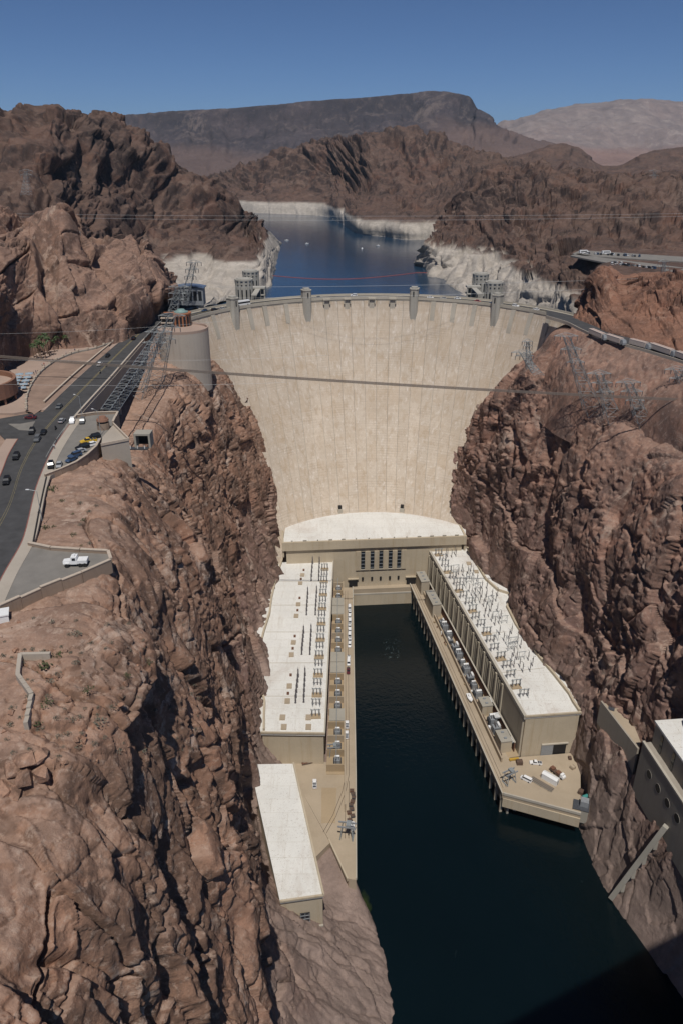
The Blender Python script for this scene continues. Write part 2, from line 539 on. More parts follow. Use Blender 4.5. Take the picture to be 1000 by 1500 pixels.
M_ROCK_DARK = rock_mat('rock_dark_hills', (0.128, 0.084, 0.068), (0.150, 0.084, 0.063), (0.042, 0.033, 0.032), (0.21, 0.150, 0.12), (0.165, 0.108, 0.085), ring=(0.60, 0.54, 0.47), dark_amt=0.75, scale=0.35, fine=0.25, bumpd=1.6, soil_amt=0.7)
M_MESA = rock_mat('rock_mesa', (0.080, 0.069, 0.077), (0.086, 0.068, 0.072), (0.040, 0.036, 0.044), (0.19, 0.15, 0.135), (0.092, 0.076, 0.082), ring=(0.21, 0.145, 0.125), dark_amt=0.6, scale=0.05, fine=0.03, bumpd=8.0, soil_amt=0.4, streaks=0.3)
M_FAR = rock_mat('rock_far_range', (0.32, 0.26, 0.24), (0.30, 0.22, 0.20), (0.17, 0.14, 0.14), (0.42, 0.35, 0.31), (0.34, 0.27, 0.25), ring=(0.36, 0.22, 0.18), dark_amt=0.5, scale=0.02, fine=0.012, bumpd=20.0, soil_amt=0.3)

# canyon wall, road side of the river ------------------------------------------------
A_L = (0.05, 0.06, 0.40, 1.0, 1.1, 1.1, 1.0, 0.6, 0.16, 0.3, 0.2)
SEC_L = {
    25: [(-105, 176), (-78, 171), (-50, 163), (-40, 146), (-34, 115), (-31, 90), (-27, 62), (-21, 40), (-8, 25), (22, 0), (28, -8)],
    75: [(-105, 177.5), (-74, 174), (-47, 167), (-37, 154), (-30, 126), (-22, 95), (-16, 66), (-12, 44), (-4, 26), (21.5, 0), (27, -8)],
    118: [(-108, 179), (-76, 178.2), (-52, 174), (-39, 160), (-31, 130), (-24, 97), (-19, 68), (-16, 45), (-7, 26), (21, 0), (27, -8)],
    160: [(-115, 178.5), (-86, 179.0), (-59, 178.3), (-44, 156), (-35, 120), (-29, 90), (-26, 62), (-22, 39), (-8, 20), (17.7, 0), (23, -8)],
    190: [(-128, 179), (-94, 178.5), (-63, 176), (-49, 150), (-41, 118), (-36, 88), (-33, 59), (-30, 31), (-8, 10), (11.8, 0), (16, -8)],
    215: [(-130, 179), (-96, 179.0), (-71, 177), (-54, 148), (-46, 118), (-40, 88), (-37, 59), (-35, 32), (-25, 9.4), (3, 8.6), (4, -8)],
    250: [(-130, 178.5), (-95, 177.5), (-76, 172), (-60, 147), (-52, 117), (-46.5, 87), (-42.5, 58), (-40, 31), (-25, 9.4), (3, 8.6), (4, -8)],
    275: [(-134, 164), (-108, 160), (-82, 158), (-67, 140), (-59, 112), (-52, 84), (-46, 58), (-38, 31), (-25, 9.4), (3, 8.6), (4, -8)],
    310: [(-136, 158), (-110, 154), (-88, 153), (-73, 134), (-65, 110), (-57, 84), (-50, 58), (-40.5, 31), (-25, 9.4), (3, 8.6), (4, -8)],
    345: [(-136, 160), (-110, 157), (-88, 156), (-76, 138), (-68, 110), (-59, 83), (-52, 57), (-42.5, 31), (-25, 9.4), (3, 8.6), (4, -8)],
    400: [(-132, 172), (-110, 166), (-86, 162), (-73, 142), (-64, 113), (-56, 85), (-49, 58), (-39.5, 31), (-25, 9.4), (3, 8.6), (4, -8)],
    440: [(-135, 181), (-115, 178), (-88, 166), (-70, 143), (-58, 115), (-50, 86), (-44, 58), (-39, 33), (-25, 9.4), (3, 8.6), (4, -8)],
    470: [(-140, 180), (-112, 176), (-86, 159), (-70, 138), (-58, 113), (-49.5, 84), (-44, 58), (-39, 33), (-25, 9.4), (3, 8.6), (4, -8)],
    505: [(-150, 180), (-118, 174), (-98, 160), (-80, 138), (-68, 113), (-58, 84), (-50, 58), (-44, 33), (-25, 9.4), (3, 8.6), (4, -8)],
}
def zones_wall(D, S, seed):
    # rock once washed by the river is paler and greyer near the water
    n = fbm(S / 22.0, 4, seed + 5)
    return np.clip(0.85 * (1 - sstep(16, 52, D[:, 2] + 16 * n)) , 0, 1)
LAY_CLIFF = [('f', 80.0, 5.0, 3), ('s', 48.0, 170.0, 4.0, 0.80), ('c', 26.0, 1.7, 2.2, 0.16, 2.6, 0.9), ('c', 11.0, 1.5, 1.2, 0.34, 1.6, 0.55), ('c', 4.8, 1.4, 0.60, 0.50, 0.8, 0.35), ('c', 2.1, 1.3, 0.28, 0.55, 0.3, 0.25), ('f', 3.0, 0.25, 3)]
LAY_LEFT = [('f', 80.0, 6.0, 3), ('s', 50.0, 260.0, 3.0, 0.80), ('c', 27.0, 2.1, 3.2, 0.16, 4.5, 1.0), ('c', 12.0, 1.9, 1.4, 0.32, 2.2, 0.6), ('s', 15.0, 110.0, 3.0, 0.88), ('c', 5.0, 1.6, 0.65, 0.50, 1.0, 0.35), ('c', 2.1, 1.4, 0.28, 0.55, 0.35, 0.25), ('f', 3.0, 0.25, 3)]
def violet_zone(lo, hi):
    def f(D, S, seed):
        return 0.85 * np.clip(1 - sstep(lo, hi, D[:, 2] + 45 * fbm(S / np.array((40.0, 40.0, 90.0)), 4, seed + 77)), 0, 1)
    return f
lat_L = lat(SEC_L, A_L)
for st in lat_L:                                   # the ground rises in big bare outcrops near the bridge
    k = 1 - sstep(70, 118, st[0][1])
    if st[0][1] < 195: st[8] = (*st[8][:3], 0.5)
    else: st[8] = (*st[8][:3], 0.04); st[9] = (*st[9][:3], 0.03); st[10] = (*st[10][:3], 0.03)
    st[1] = (*st[1][:3], 0.06 + 0.55 * k); st[2] = (*st[2][:3], 0.40 + 0.6 * (1 - sstep(118, 150, st[0][1]))); st[0] = (*st[0][:3], 0.05 + 0.4 * k)
rock_sheet('cliff', lat_L, 760, 620, M_ROCK_L, LAY_LEFT, 3, focus_u=1.7, zones=zones_wall, purple=violet_zone(40, 100), flip=True)

# canyon wall, far side ---------------------------------------------------------------
A_R = (0.2, 0.2, 0.25, 0.5, 1.0, 1.1, 1.1, 1.0, 0.7, 0.14, 0.08, 0.1)
def secr(water, terr, foot, *up):
    return [(water - 5, -8), (water, 0), terr, foot, *up]
SEC_R = {
    95: secr(137, (144, 12), (150, 32), (155, 57), (159, 83), (163, 109), (167, 133), (175, 151), (195, 161), (225, 170), (260, 178)),
    130: secr(129, (136, 12), (142, 32), (147, 56), (151, 82), (155, 108), (159, 132), (167, 150), (192, 163), (225, 172), (265, 182)),
    171: secr(120, (126, 12), (131, 32), (136, 54), (141, 80), (145, 106), (149, 130), (157, 148), (182, 161), (215, 171), (255, 182)),
    206: secr(109, (115.5, 14), (121, 33), (128, 52), (134, 78), (139, 104), (143, 128), (151, 146), (178, 160), (210, 171), (250, 182)),
    238: secr(105, (109, 11), (115, 32), (126, 50), (132, 76), (137, 102), (141, 127), (149, 146), (172, 159), (205, 172), (245, 183)),
    262: secr(104.5, (109.5, 11), (112.5, 34), (121, 56), (129, 80), (135, 104), (139, 128), (146, 147), (165, 158), (200, 172), (245, 184)),
    285: secr(104, (108, 11), (111, 36), (117, 60), (123, 84), (129, 108), (135, 130), (142, 148), (158, 157), (200, 174), (245, 186)),
    305: secr(104, (106, 11), (107.5, 36), (113, 60), (119, 84), (125, 108), (132, 130), (140, 148), (156, 157), (195, 174), (245, 186)),
    334: secr(98, (99, 11), (100.5, 36), (106, 60), (112, 84), (119, 108), (127, 130), (136, 149), (152, 157), (185, 174), (245, 186)),
    366: secr(94, (94.5, 11), (96, 36), (102, 60), (109, 84), (116, 108), (121, 132), (128, 151), (146, 164), (166, 181), (245, 187)),
    383: secr(96, (98, 11), (101, 36), (103, 60), (108, 84), (114, 110), (118, 134), (124, 152), (140, 166), (160, 181.5), (245, 188)),
    405: secr(86, (86.5, 11), (88.5, 36), (93, 60), (98, 86), (104, 110), (110, 135), (118, 153), (133, 168), (150, 181.8), (245, 188)),
    440: secr(82, (82, 11), (83, 36), (84, 60), (86, 86), (89, 112), (93, 135), (100, 152), (117, 167), (137, 181.5), (245, 187)),
    468: secr(71, (71.5, 30), (72, 40), (73, 64), (77, 88), (82, 106), (89, 123), (104, 143), (124, 161), (142, 179), (245, 187)),
    505: secr(76, (77, 30), (78, 40), (80, 64), (86, 88), (94, 106), (105, 126), (120, 146), (140, 160), (158, 174), (245, 186)),
}
rock_sheet('cliff', lat(SEC_R, A_R), 700, 540, M_ROCK_R, LAY_CLIFF, 11, focus_u=1.4, zones=zones_wall, purple=violet_zone(70, 150), flip=True)
# ------------------------------------------------------------------ hills round the lake, mesa, far range
LAKE_Z = 134.0
def ringzone(lo, hi, n_amp=6.0, size=40.0):
    def f(D, S, seed):
        n = fbm(S / size, 4, seed + 9)
        return 0.96 * (1 - sstep(lo, hi, D[:, 2] + n_amp * n))
    return f

def pl(px, py, z=None, Y=None, a=1.0):
    q = P(px, py, z, Y)
    return (q.x, q.y, q.z, a)

# pink knobs behind the visitor plaza (each station: foot, lower, upper, top, back)
K = []
for foot, low, up_, top, back in [
    ((-160, 640), (-170, 520, 230), (-180, 420, 265), (-190, 330, 330), (-190, 300, 420)),
    ((-60, 590), (-70, 500, 300), (-75, 420, 330), (-70, 335, 380), (-80, 320, 470)),
    ((0, 545), (0, 480, 345), (0, 410, 372), (0, 330, 430), (0, 310, 520)),
    ((45, 515), (42, 465, 382), (40, 400, 405), (45, 338, 450), (45, 320, 540)),
    ((90, 507), (90, 450, 395), (92, 375, 425), (95, 308, 465), (95, 300, 560)),
    ((135, 503), (135, 460, 405), (135, 405, 440), (128, 362, 485), (125, 350, 580)),
    ((180, 493), (182, 450, 425), (182, 400, 455), (180, 366, 495), (180, 352, 590)),
    ((222, 468), (222, 440, 455), (222, 400, 480), (218, 366, 510), (215, 355, 600)),
    ((243, 445), (243, 425, 490), (242, 410, 500), (240, 398, 520), (225, 385, 610)),
    ((262, 432), (262, 428, 530), (260, 425, 540), (258, 420, 555), (240, 405, 640)),
]:
    K.append([pl(foot[0], foot[1] + 14, z=178, a=0.1), pl(*foot, z=182, a=0.3), pl(low[0], low[1], Y=low[2]), pl(up_[0], up_[1], Y=up_[2]), pl(top[0], top[1], Y=top[2]), pl(back[0], back[1], Y=back[2], a=0.8)])
rock_sheet('rocky_hill', K, 400, 270, M_ROCK_PINK, [('f', 50.0, 4.0, 3), ('c', 26, 1.4, 3.375, 0.3344, 4.2, 1.56), ('c', 11, 1.4, 1.275, 0.3168, 1.92, 0.66), ('c', 4.6, 1.3, 0.45, 0.264, 0.6, 0.3), ('f', 6.0, 0.5, 3)], 21, flip=False)

# dark hill with the pale drawdown band, left of the lake
K = []
for px, foot, mid1, mid2, ridge, back in [
    (-150, (-150, 420, 500), (-150, 350, 600), (-150, 250, 750), (-150, 165, 900), (-150, 200, 1200)),
    (-40, (-40, 410, 530), (-40, 345, 640), (-40, 250, 800), (-40, 150, 960), (-40, 190, 1260)),
    (30, (30, 400, 560), (30, 340, 670), (30, 245, 830), (30, 160, 990), (30, 195, 1300)),
    (85, (85, 400, 580), (85, 340, 690), (85, 250, 860), (82, 155, 1020), (85, 200, 1350)),
    (150, (140, 400, 640), (145, 345, 790), (150, 265, 970), (155, 176, 1130), (155, 215, 1450)),
    (205, (195, 418, 690), (200, 365, 950), (210, 285, 1080), (215, 207, 1200), (215, 240, 1500)),
    (250, (245, 432, 750), (250, 372, 965), (255, 305, 1120), (258, 232, 1260), (258, 262, 1550)),
    (300, (300, 436, 780), (300, 370, 985), (298, 322, 1130), (302, 266, 1270), (302, 285, 1560)),
]:
    K.append([pl(foot[0], foot[1] + 12, Y=foot[2] - 20, a=0.4), pl(foot[0], foot[1], Y=foot[2], a=0.4), pl(mid1[0], mid1[1], Y=mid1[2], a=0.5 if px > 180 else 1.0), pl(mid2[0], mid2[1], Y=mid2[2]), pl(ridge[0], ridge[1], Y=ridge[2]), pl(back[0], back[1], Y=back[2])])
# the spur that runs down into the lake
K.append([pl(345, 446, z=126), pl(345, 430, z=140, a=0.4), pl(340, 371, z=166, a=0.5), pl(335, 342, Y=1190), pl(342, 295, Y=1290), pl(340, 312, Y=1560)])
K.append([pl(394, 428, z=122), pl(389, 418, z=136, a=0.4), pl(378, 368, z=163, a=0.5), pl(362, 345, Y=1250), pl(370, 318, Y=1310), pl(368, 325, Y=1560)])
K.append([pl(420, 368, z=120, a=0.2), pl(410, 362, z=134, a=0.25), pl(392, 338, z=164, a=0.4), pl(388, 336, Y=1260, a=0.4), pl(386, 332, Y=1290, a=0.4), pl(384, 335, Y=1500)])
K.append([pl(425, 360, z=116, a=0.2), pl(415, 358, z=128, a=0.2), pl(400, 352, z=140, a=0.2), pl(395, 350, z=146, a=0.2), pl(390, 348, Y=1400, a=0.2), pl(384, 345, Y=1520)])
LAY_HILL = [('r', 260.0, 14.0, 4), ('s', 90.0, 700.0, 12.0, 0.66), ('s', 34.0, 300.0, 5.0, 0.7), ('c', 70, 1.2, 5.25, 0.1716, 3.6, 4.2), ('c', 27, 1.3, 2.4, 0.264, 2.4, 1.62), ('c', 10, 1.2, 0.9, 0.264, 0.6, 0.6), ('f', 14.0, 1.4, 4)]
rock_sheet('hill', K, 430, 230, M_ROCK_DARK, LAY_HILL, 31, warp=(60.0, 14.0), zones=ringzone(160, 164, 3.0), flip=False)

# brown hills behind the lake
K = []
for shore, band, mid, ridge, back in [
    ((200, 300), (200, 290), (200, 285, 2500), (200, 275, 2700), (200, 280, 3300)),
    ((300, 305), (300, 293), (300, 285, 2450), (300, 268, 2650), (300, 275, 3300)),
    ((372, 312), (370, 295), (372, 280, 2350), (360, 248, 2600), (360, 262, 3300)),
    ((430, 314), (430, 297), (430, 265, 2350), (425, 222, 2600), (425, 245, 3300)),
    ((480, 318), (480, 303), (490, 262, 2250), (470, 208, 2550), (470, 235, 3300)),
    ((520, 341), (520, 316), (540, 265, 2050), (530, 200, 2450), (530, 235, 3300)),
    ((565, 347), (565, 320), (590, 270, 1950), (585, 194, 2400), (585, 235, 3300)),
    ((600, 352), (600, 322), (640, 275, 1850), (640, 200, 2300), (640, 240, 3300)),
    ((655, 350), (652, 325), (690, 275, 1750), (700, 222, 2200), (700, 250, 3300)),
    ((720, 350), (720, 325), (750, 280, 1750), (760, 240, 2150), (760, 258, 3300)),
    ((800, 350), (800, 330), (820, 290, 1750), (830, 252, 2150), (830, 265, 3300)),
]:
    q = P(*shore, z=133)
    K.append([(q.x, q.y - 12, 122, 0.1), (q.x, q.y, 133, 0.15), (q.x * (q.y + 34) / q.y, q.y + 34, 163, 0.22), pl(mid[0], mid[1], Y=mid[2]), pl(ridge[0], ridge[1], Y=ridge[2]), pl(back[0], back[1], Y=back[2])])
rock_sheet('hill', K, 460, 170, M_ROCK_DARK, [('r', 420.0, 26.0, 4), ('s', 150.0, 1100.0, 24.0, 0.64), ('s', 55.0, 500.0, 10.0, 0.7), ('c', 120, 1.1, 8.25, 0.1584, 6, 7.2), ('c', 46, 1.2, 3.75, 0.264, 3.6, 2.76), ('c', 18, 1.2, 1.5, 0.264, 0.6, 1.08), ('f', 20.0, 2.0, 4)], 41, warp=(120.0, 25.0), zones=ringzone(158, 164, 4.0, 60.0), flip=False)

# brown shoulder right of the lake, pale jumbled rock at its foot
K = []
for shore, band, mid0, mid, ridge, back in [
    ((606, 383), (622, 356), (635, 350, 1240), (645, 340, 1300), (655, 330, 1380), (665, 320, 1600)),
    ((628, 402), (650, 362), (668, 335, 1180), (678, 300, 1260), (690, 272, 1360), (705, 275, 1700)),
    ((655, 414), (690, 368), (708, 338, 1090), (722, 295, 1200), (735, 254, 1330), (745, 262, 1700)),
    ((690, 440), (735, 376), (750, 345, 1000), (770, 300, 1130), (785, 252, 1280), (790, 262, 1700)),
    ((740, 462), (778, 402), (790, 365, 900), (815, 310, 1060), (835, 262, 1220), (840, 270, 1700)),
    ((800, 478), (815, 418), (830, 375, 800), (860, 325, 980), (885, 266, 1180), (890, 274, 1700)),
    ((850, 492), (848, 432), (865, 385, 760), (905, 335, 930), (935, 262, 1150), (940, 272, 1700)),
    ((880, 490), (872, 440), (905, 380, 760), (950, 335, 900), (985, 258, 1130), (990, 270, 1700)),
    ((960, 480), (940, 440), (965, 385, 740), (1010, 335, 880), (1040, 255, 1120), (1045, 270, 1700)),
    ((1060, 470), (1030, 440), (1050, 388, 730), (1080, 335, 870), (1110, 250, 1110), (1115, 268, 1700)),
]:
    K.append([pl(shore[0], shore[1] + 8, z=118), pl(*shore, z=132, a=0.8), (pl(*band, z=165, a=0.85) if band[0] < 860 else pl(band[0], 403 + (band[0] - 872) * 0.05, z=186.0, a=0.08)), (pl(mid0[0], mid0[1], Y=mid0[2], a=0.8) if mid0[0] < 860 else pl(mid0[0], 372, z=187.4, a=0.08)), pl(mid[0], mid[1], Y=mid[2]), pl(ridge[0], ridge[1], Y=ridge[2]), pl(back[0], back[1], Y=back[2])])
rock_sheet('hill', K, 460, 260, M_ROCK_DARK, [('r', 240.0, 12.0, 4), ('s', 90.0, 700.0, 12.0, 0.66), ('s', 34.0, 300.0, 5.0, 0.7), ('c', 60, 1.1, 4.5, 0.1848, 3.6, 3.6), ('c', 22, 1.2, 2.1, 0.3168, 2.4, 1.32), ('c', 8, 1.2, 0.9, 0.308, 0.72, 0.48), ('f', 14.0, 1.2, 4)], 51, warp=(60.0, 14.0), zones=ringzone(161, 167, 5.0), flip=False)

# mesa and far range
K = []
for px, top, y_top, base_y in [(60, 0, 200, 262), (120, 0, 200, 262), (168, 0, 182, 262), (185, 0, 170, 262), (260, 0, 163, 262), (350, 0, 158, 262), (430, 0, 151, 260), (500, 0, 146, 258), (560, 0, 141, 256), (600, 0, 136, 254), (630, 0, 133, 252), (665, 0, 136, 250), (688, 0, 142, 248), (700, 0, 160, 246), (730, 0, 184, 244), (790, 0, 213, 240), (850, 0, 222, 236)]:
    h = base_y - y_top
    cliff = 0.30 if 185 <= px <= 690 else 0.08
    K.append([pl(px, base_y + 10, Y=4300, a=0.3), pl(px, base_y - h * 0.25, Y=5100, a=0.6), pl(px, y_top + h * cliff, Y=5900, a=0.9), pl(px, y_top + 3, Y=6050, a=0.25), pl(px, y_top, Y=6300, a=0.2), pl(px, y_top + 6, Y=9000, a=0.2)])
def zmesa(D, S, seed):
    n = fbm(S / 500.0, 5, seed + 2)
    fan = fbm(S / np.array((160.0, 900.0, 900.0)), 4, seed + 3)
    low = 1 - sstep(250, 350, D[:, 2] + 120 * n)
    right = sstep(450, 800, D[:, 0] + 150 * n) * (1 - sstep(430, 560, D[:, 2] + 120 * n))
    return np.clip(0.75 * low + 0.8 * right + 0.9 * sstep(0.42, 0.55, fan) * (1 - sstep(480, 560, D[:, 2])), 0, 1)
rock_sheet('mesa', K, 360, 120, M_MESA, [('r', 700.0, 45.0, 4), ('s', 130.0, 4000.0, 40.0, 0.55), ('s', 45.0, 2500.0, 14.0, 0.6), ('c', 240, 0.8, 12, 0.0792, 9.6, 14.4), ('f', 120.0, 12.0, 5)], 61, warp=(300.0, 60.0), zones=zmesa, flip=False, focus=0.3)
K = []
for px, yt in [(640, 232), (690, 205), (725, 180), (760, 168), (790, 160), (820, 152), (850, 147), (880, 149), (920, 144), (960, 146), (1000, 150), (1060, 146), (1140, 155)]:
    K.append([pl(px, 262, Y=7000, a=0.3), pl(px, 228, Y=9000, a=0.8), pl(px, yt + 0.5 * (225 - yt), Y=10500), pl(px, yt + 7, Y=12000, a=0.6), pl(px, yt + 27, Y=15000)])
rock_sheet('mountain_range', K, 300, 130, M_FAR, [('r', 1500.0, 150.0, 5), ('r', 420.0, 50.0, 4), ('f', 200.0, 20.0, 4)], 71, warp=None, zones=lambda D, S, seed: 0.8 * (1 - sstep(230, 420, D[:, 2] + 200 * fbm(S / 900.0, 4, 3))), flip=False, focus=0.3)
# low brown knolls in front of the far range
K = []
for px, yt, yb in [(740, 236, 262), (770, 226, 262), (800, 216, 262), (825, 212, 262), (850, 222, 264), (880, 245, 266), (910, 244, 266), (940, 230, 266), (970, 222, 266), (1010, 219, 266), (1080, 222, 268), (1150, 230, 268)]:
    K.append([pl(px, yb + 6, Y=2300, a=0.5), pl(px, yb - 8, Y=2700), pl(px, (yt + yb) / 2 - 6, Y=3000), pl(px, yt, Y=3200, a=0.7), pl(px, yt + 14, Y=4200)])
rock_sheet('hill', K, 260, 70, M_ROCK_DARK, [('r', 300.0, 16.0, 4), ('c', 70, 1, 4.5, 0.132, 3.6, 4.2), ('f', 30.0, 3.0, 4)], 81, warp=(100.0, 20.0), flip=False, focus=0.4)

# plain out to the horizon
M_PLAIN = plain('desert_plain', (0.22, 0.155, 0.125), 0.95, var=0.3, scale=0.002, world=True)
pm = MB()
pm.add([(-22000, 2600, 128), (22000, 2600, 128), (22000, 24000, 128), (-22000, 24000, 128)], [(0, 1, 2, 3)])
tag(pm.build('desert_ground', M_PLAIN), kind='structure')

# water -------------------------------------------------------------------------------
def water_mat(name, deep, rough, wave, bumps):
    m, nt, ns, ln, b = newmat(name)
    v = coords(nt)
    ln.new(mixc(nt, ramp(nt, noise(nt, v, 0.01, 4, 0.6), [(0.35, 0.0), (0.7, 1.0)]), deep, tuple(x * 1.35 for x in deep)), b.inputs['Base Color'])
    b.inputs['Roughness'].default_value = rough
    b.inputs['IOR'].default_value = 1.33
    h = node(nt, 'ShaderNodeMath', operation='ADD')
    ln.new(noise(nt, v, wave, 4, 0.6, 0.5), h.inputs[0]); ln.new(noise(nt, v, wave * 0.2, 3, 0.6, 0.8), h.inputs[1])
    bump(nt, b, h.outputs[0], bumps, 0.4)
    return m
M_LAKE = water_mat('lake_water', (0.012, 0.034, 0.066), 0.12, 0.25, 0.35)
M_RIVER = water_mat('river_water', (0.0018, 0.0055, 0.0070), 0.10, 0.5, 0.35)
nt = M_RIVER.node_tree; pb = nt.nodes['Principled BSDF']; base = pb.inputs['Base Color'].links[0].from_socket
def blob(cx, cy, rx, ry):
    sb_ = nt.nodes.new('ShaderNodeVectorMath'); sb_.operation = 'SUBTRACT'; nt.links.new(coords(nt), sb_.inputs[0]); sb_.inputs[1].default_value = (cx, cy, 0)
    dv_ = nt.nodes.new('ShaderNodeVectorMath'); dv_.operation = 'MULTIPLY'; nt.links.new(sb_.outputs[0], dv_.inputs[0]); dv_.inputs[1].default_value = (1 / rx, 1 / ry, 0)
    le = nt.nodes.new('ShaderNodeVectorMath'); le.operation = 'LENGTH'; nt.links.new(dv_.outputs[0], le.inputs[0])
    ad = node(nt, 'ShaderNodeMath', operation='ADD'); nt.links.new(le.outputs['Value'], ad.inputs[0]); nt.links.new(noise(nt, coords(nt), 0.15, 4, 0.6), ad.inputs[1])
    return ad.outputs[0]
c = mixc(nt, ramp(nt, blob(9, 199, 6, 22), [(0.7, 0.8), (1.4, 0.0)]), base, (0.030, 0.042, 0.010))
fm = node(nt, 'ShaderNodeMath', operation='MULTIPLY')
nt.links.new(ramp(nt, blob(31, 378, 14, 26), [(0.8, 1.0), (1.5, 0.0)]), fm.inputs[0])
nt.links.new(ramp(nt, noise(nt, coords(nt, (1, 0.7, 1)), 0.22, 6, 0.75, 3.5), [(0.57, 0.0), (0.66, 0.55)]), fm.inputs[1])
c = mixc(nt, fm.outputs[0], c, (0.16, 0.22, 0.22))
f2 = ramp(nt, noise(nt, coords(nt, (1, 0.5, 1)), 0.12, 7, 0.8, 2.5), [(0.66, 0.0), (0.74, 0.12)])
c = mixc(nt, f2, c, (0.08, 0.12, 0.12))
nt.links.new(c, pb.inputs['Base Color'])
lk = MB()
arc = [(23 + 140.5 * math.sin(t), 422 + 140.5 * math.cos(t), LAKE_Z) for t in np.linspace(R(-72), R(72), 40)]
lk.add([(-900, 560, LAKE_Z)] + arc + [(900, 560, LAKE_Z), (1400, 2700, LAKE_Z), (-1400, 2700, LAKE_Z)], [tuple(range(44))])
tag(lk.build('lake', M_LAKE), kind='structure')
rv = MB()
rv.add([(-60, -60, 0), (220, -60, 0), (220, 470, 0), (-60, 470, 0)], [(0, 1, 2, 3)])
tag(rv.build('river', M_RIVER), kind='structure')
# ------------------------------------------------------------------ dam
CREST = 180.0
DAM_X = 23.0
def dam_arc(z):
    t = max(0.0, (CREST - z) / 134.0)
    crown = 549.0 - 74.0 * t ** 1.35
    rad = 127.0 - 41.0 * t
    return crown - rad, rad
def dam_pt(th, z, out=0.0):
    """point on the downstream face; out > 0 stands proud of it (towards the camera side)"""
    yc, r = dam_arc(z)
    r -= out
    return Vector((DAM_X + r * math.sin(th), yc + r * math.cos(th), z))
def crest_pt(th, r, z):
    yc, _ = dam_arc(CREST)
    return Vector((DAM_X + r * math.sin(th), yc + r * math.cos(th), z))

M_FACE = concrete('dam_concrete', (0.60, 0.515, 0.42), (0.36, 0.27, 0.19), 0.5, lift=1.52, streak=0.26, blotch=0.035, rnd=0.32)
M_BUTT = concrete('buttress_concrete', (0.45, 0.41, 0.345), (0.28, 0.23, 0.17), 0.4)
M_CREST = concrete('crest_concrete', (0.47, 0.43, 0.36), (0.25, 0.2, 0.15), 0.3)
M_GREYC = concrete('grey_weathered_concrete', (0.36, 0.335, 0.285), (0.2, 0.17, 0.13), 0.4)
M_TOWER = concrete('tower_concrete', (0.42, 0.40, 0.355), (0.25, 0.21, 0.16), 0.3)
M_ASPH = plain('asphalt', (0.058, 0.057, 0.058), 0.9, var=0.25, scale=0.25, world=True)
M_DARK = plain('dark_opening', (0.012, 0.012, 0.013), 0.6)
M_GLASS = plain('dark_window_glass', (0.020, 0.024, 0.030), 0.12, var=0.3)
M_STEEL = plain('galvanised_steel', (0.34, 0.37, 0.38), 0.5, 0.35, var=0.2)
M_WHITE = plain('white_paint', (0.78, 0.78, 0.77), 0.4, var=0.05)
M_BLACKP = plain('black_paint', (0.018, 0.018, 0.02), 0.3, var=0.2)

dam = empty('dam', (DAM_X, 540, 40), label='huge pale concrete arch dam curving across the canyon', cat='dam')
dam_off = Vector(dam.location)
def dam_child(mb, name, mat, parent=None, smooth=False):
    par = parent or dam
    o = mb.build(name, mat, par, smooth=smooth)
    o.matrix_parent_inverse = Matrix.Translation(-dam_off)
    return o

NP_ = 36
TH0, TH1 = R(-76), R(78)
tan_ = np.linspace(TH0, TH1, NP_ + 1)
for i in range(NP_):
    a, b = tan_[i], tan_[i + 1]
    zs = np.linspace(28, CREST - 0.6, 40)
    us = [0.010, 0.022, 0.35, 0.65, 0.978, 0.990]
    ja, jb = random.choice((0.03, 0.10, 0.22, 0.36)), random.choice((0.03, 0.10, 0.22))
    out = [-ja, 0.0, 0.02, 0.02, 0.0, -jb]
    prd = random.uniform(-0.10, 0.10)
    m = MB()
    vs = [dam_pt(a + (b - a) * u, z, o + prd) for z in zs for u, o in zip(us, out)]
    n = len(us)
    fs = [(k * n + j, k * n + j + 1, (k + 1) * n + j + 1, (k + 1) * n + j) for k in range(len(zs) - 1) for j in range(n - 1)]
    m.add(vs, fs)
    dam_child(m, 'face_panel', M_FACE)
# core behind the panels, upstream face
m = MB()
ths = np.linspace(TH0, TH1, 80)
zs = np.linspace(20, CREST - 1.2, 24)
vs = [dam_pt(t, z, -0.35) for z in zs for t in ths]
n = len(ths)
m.add(vs, [(k * n + j, k * n + j + 1, (k + 1) * n + j + 1, (k + 1) * n + j) for k in range(len(zs) - 1) for j in range(n - 1)])
vs = [crest_pt(t, 139 + (CREST - z) * 0.12, z) for z in (60, CREST - 1.2) for t in ths]
m.add(vs, [(j + 1, j, n + j, n + j + 1) for j in range(n - 1)])
dam_child(m, 'core', M_GREYC)
# crest roadway, footways and parapets
ths = np.linspace(R(-72), R(73), 110)
def arc_strip(r0, r1, z, th, name, mat):
    m = MB(); m.strip([crest_pt(t, r1, z) for t in ths], [crest_pt(t, r0, z) for t in ths], th)
    return dam_child(m, name, mat)
arc_strip(126.6, 139.4, CREST - 0.1, 1.6, 'crest_slab', M_CREST)
arc_strip(129.0, 137.2, CREST + 0.05, 0.12, 'crest_road', M_ASPH)
arc_strip(126.3, 126.8, CREST + 1.15, 1.9, 'parapet', M_CREST)
arc_strip(139.2, 139.7, CREST + 1.15, 1.9, 'parapet', M_CREST)
M_YEL = plain('road_yellow', (0.5, 0.36, 0.06), 0.7)
m = MB(); m.strip([crest_pt(t, 133.2, CREST + 0.06) for t in ths], [crest_pt(t, 133.0, CREST + 0.06) for t in ths])
dam_child(m, 'centre_line', M_YEL)

def th_of(px, py=440, z=CREST):
    q = P(px, py, z=z)
    yc, r = dam_arc(z)
    # walk along the crest until the sight line meets it
    best = min((abs(500 + FPX * (crest_pt(t, 126.5, z).x) / (crest_pt(t, 126.5, z).y * CP + (CAM_H - z) * SP) - px), t) for t in np.linspace(TH0, TH1, 1600))
    return best[1]
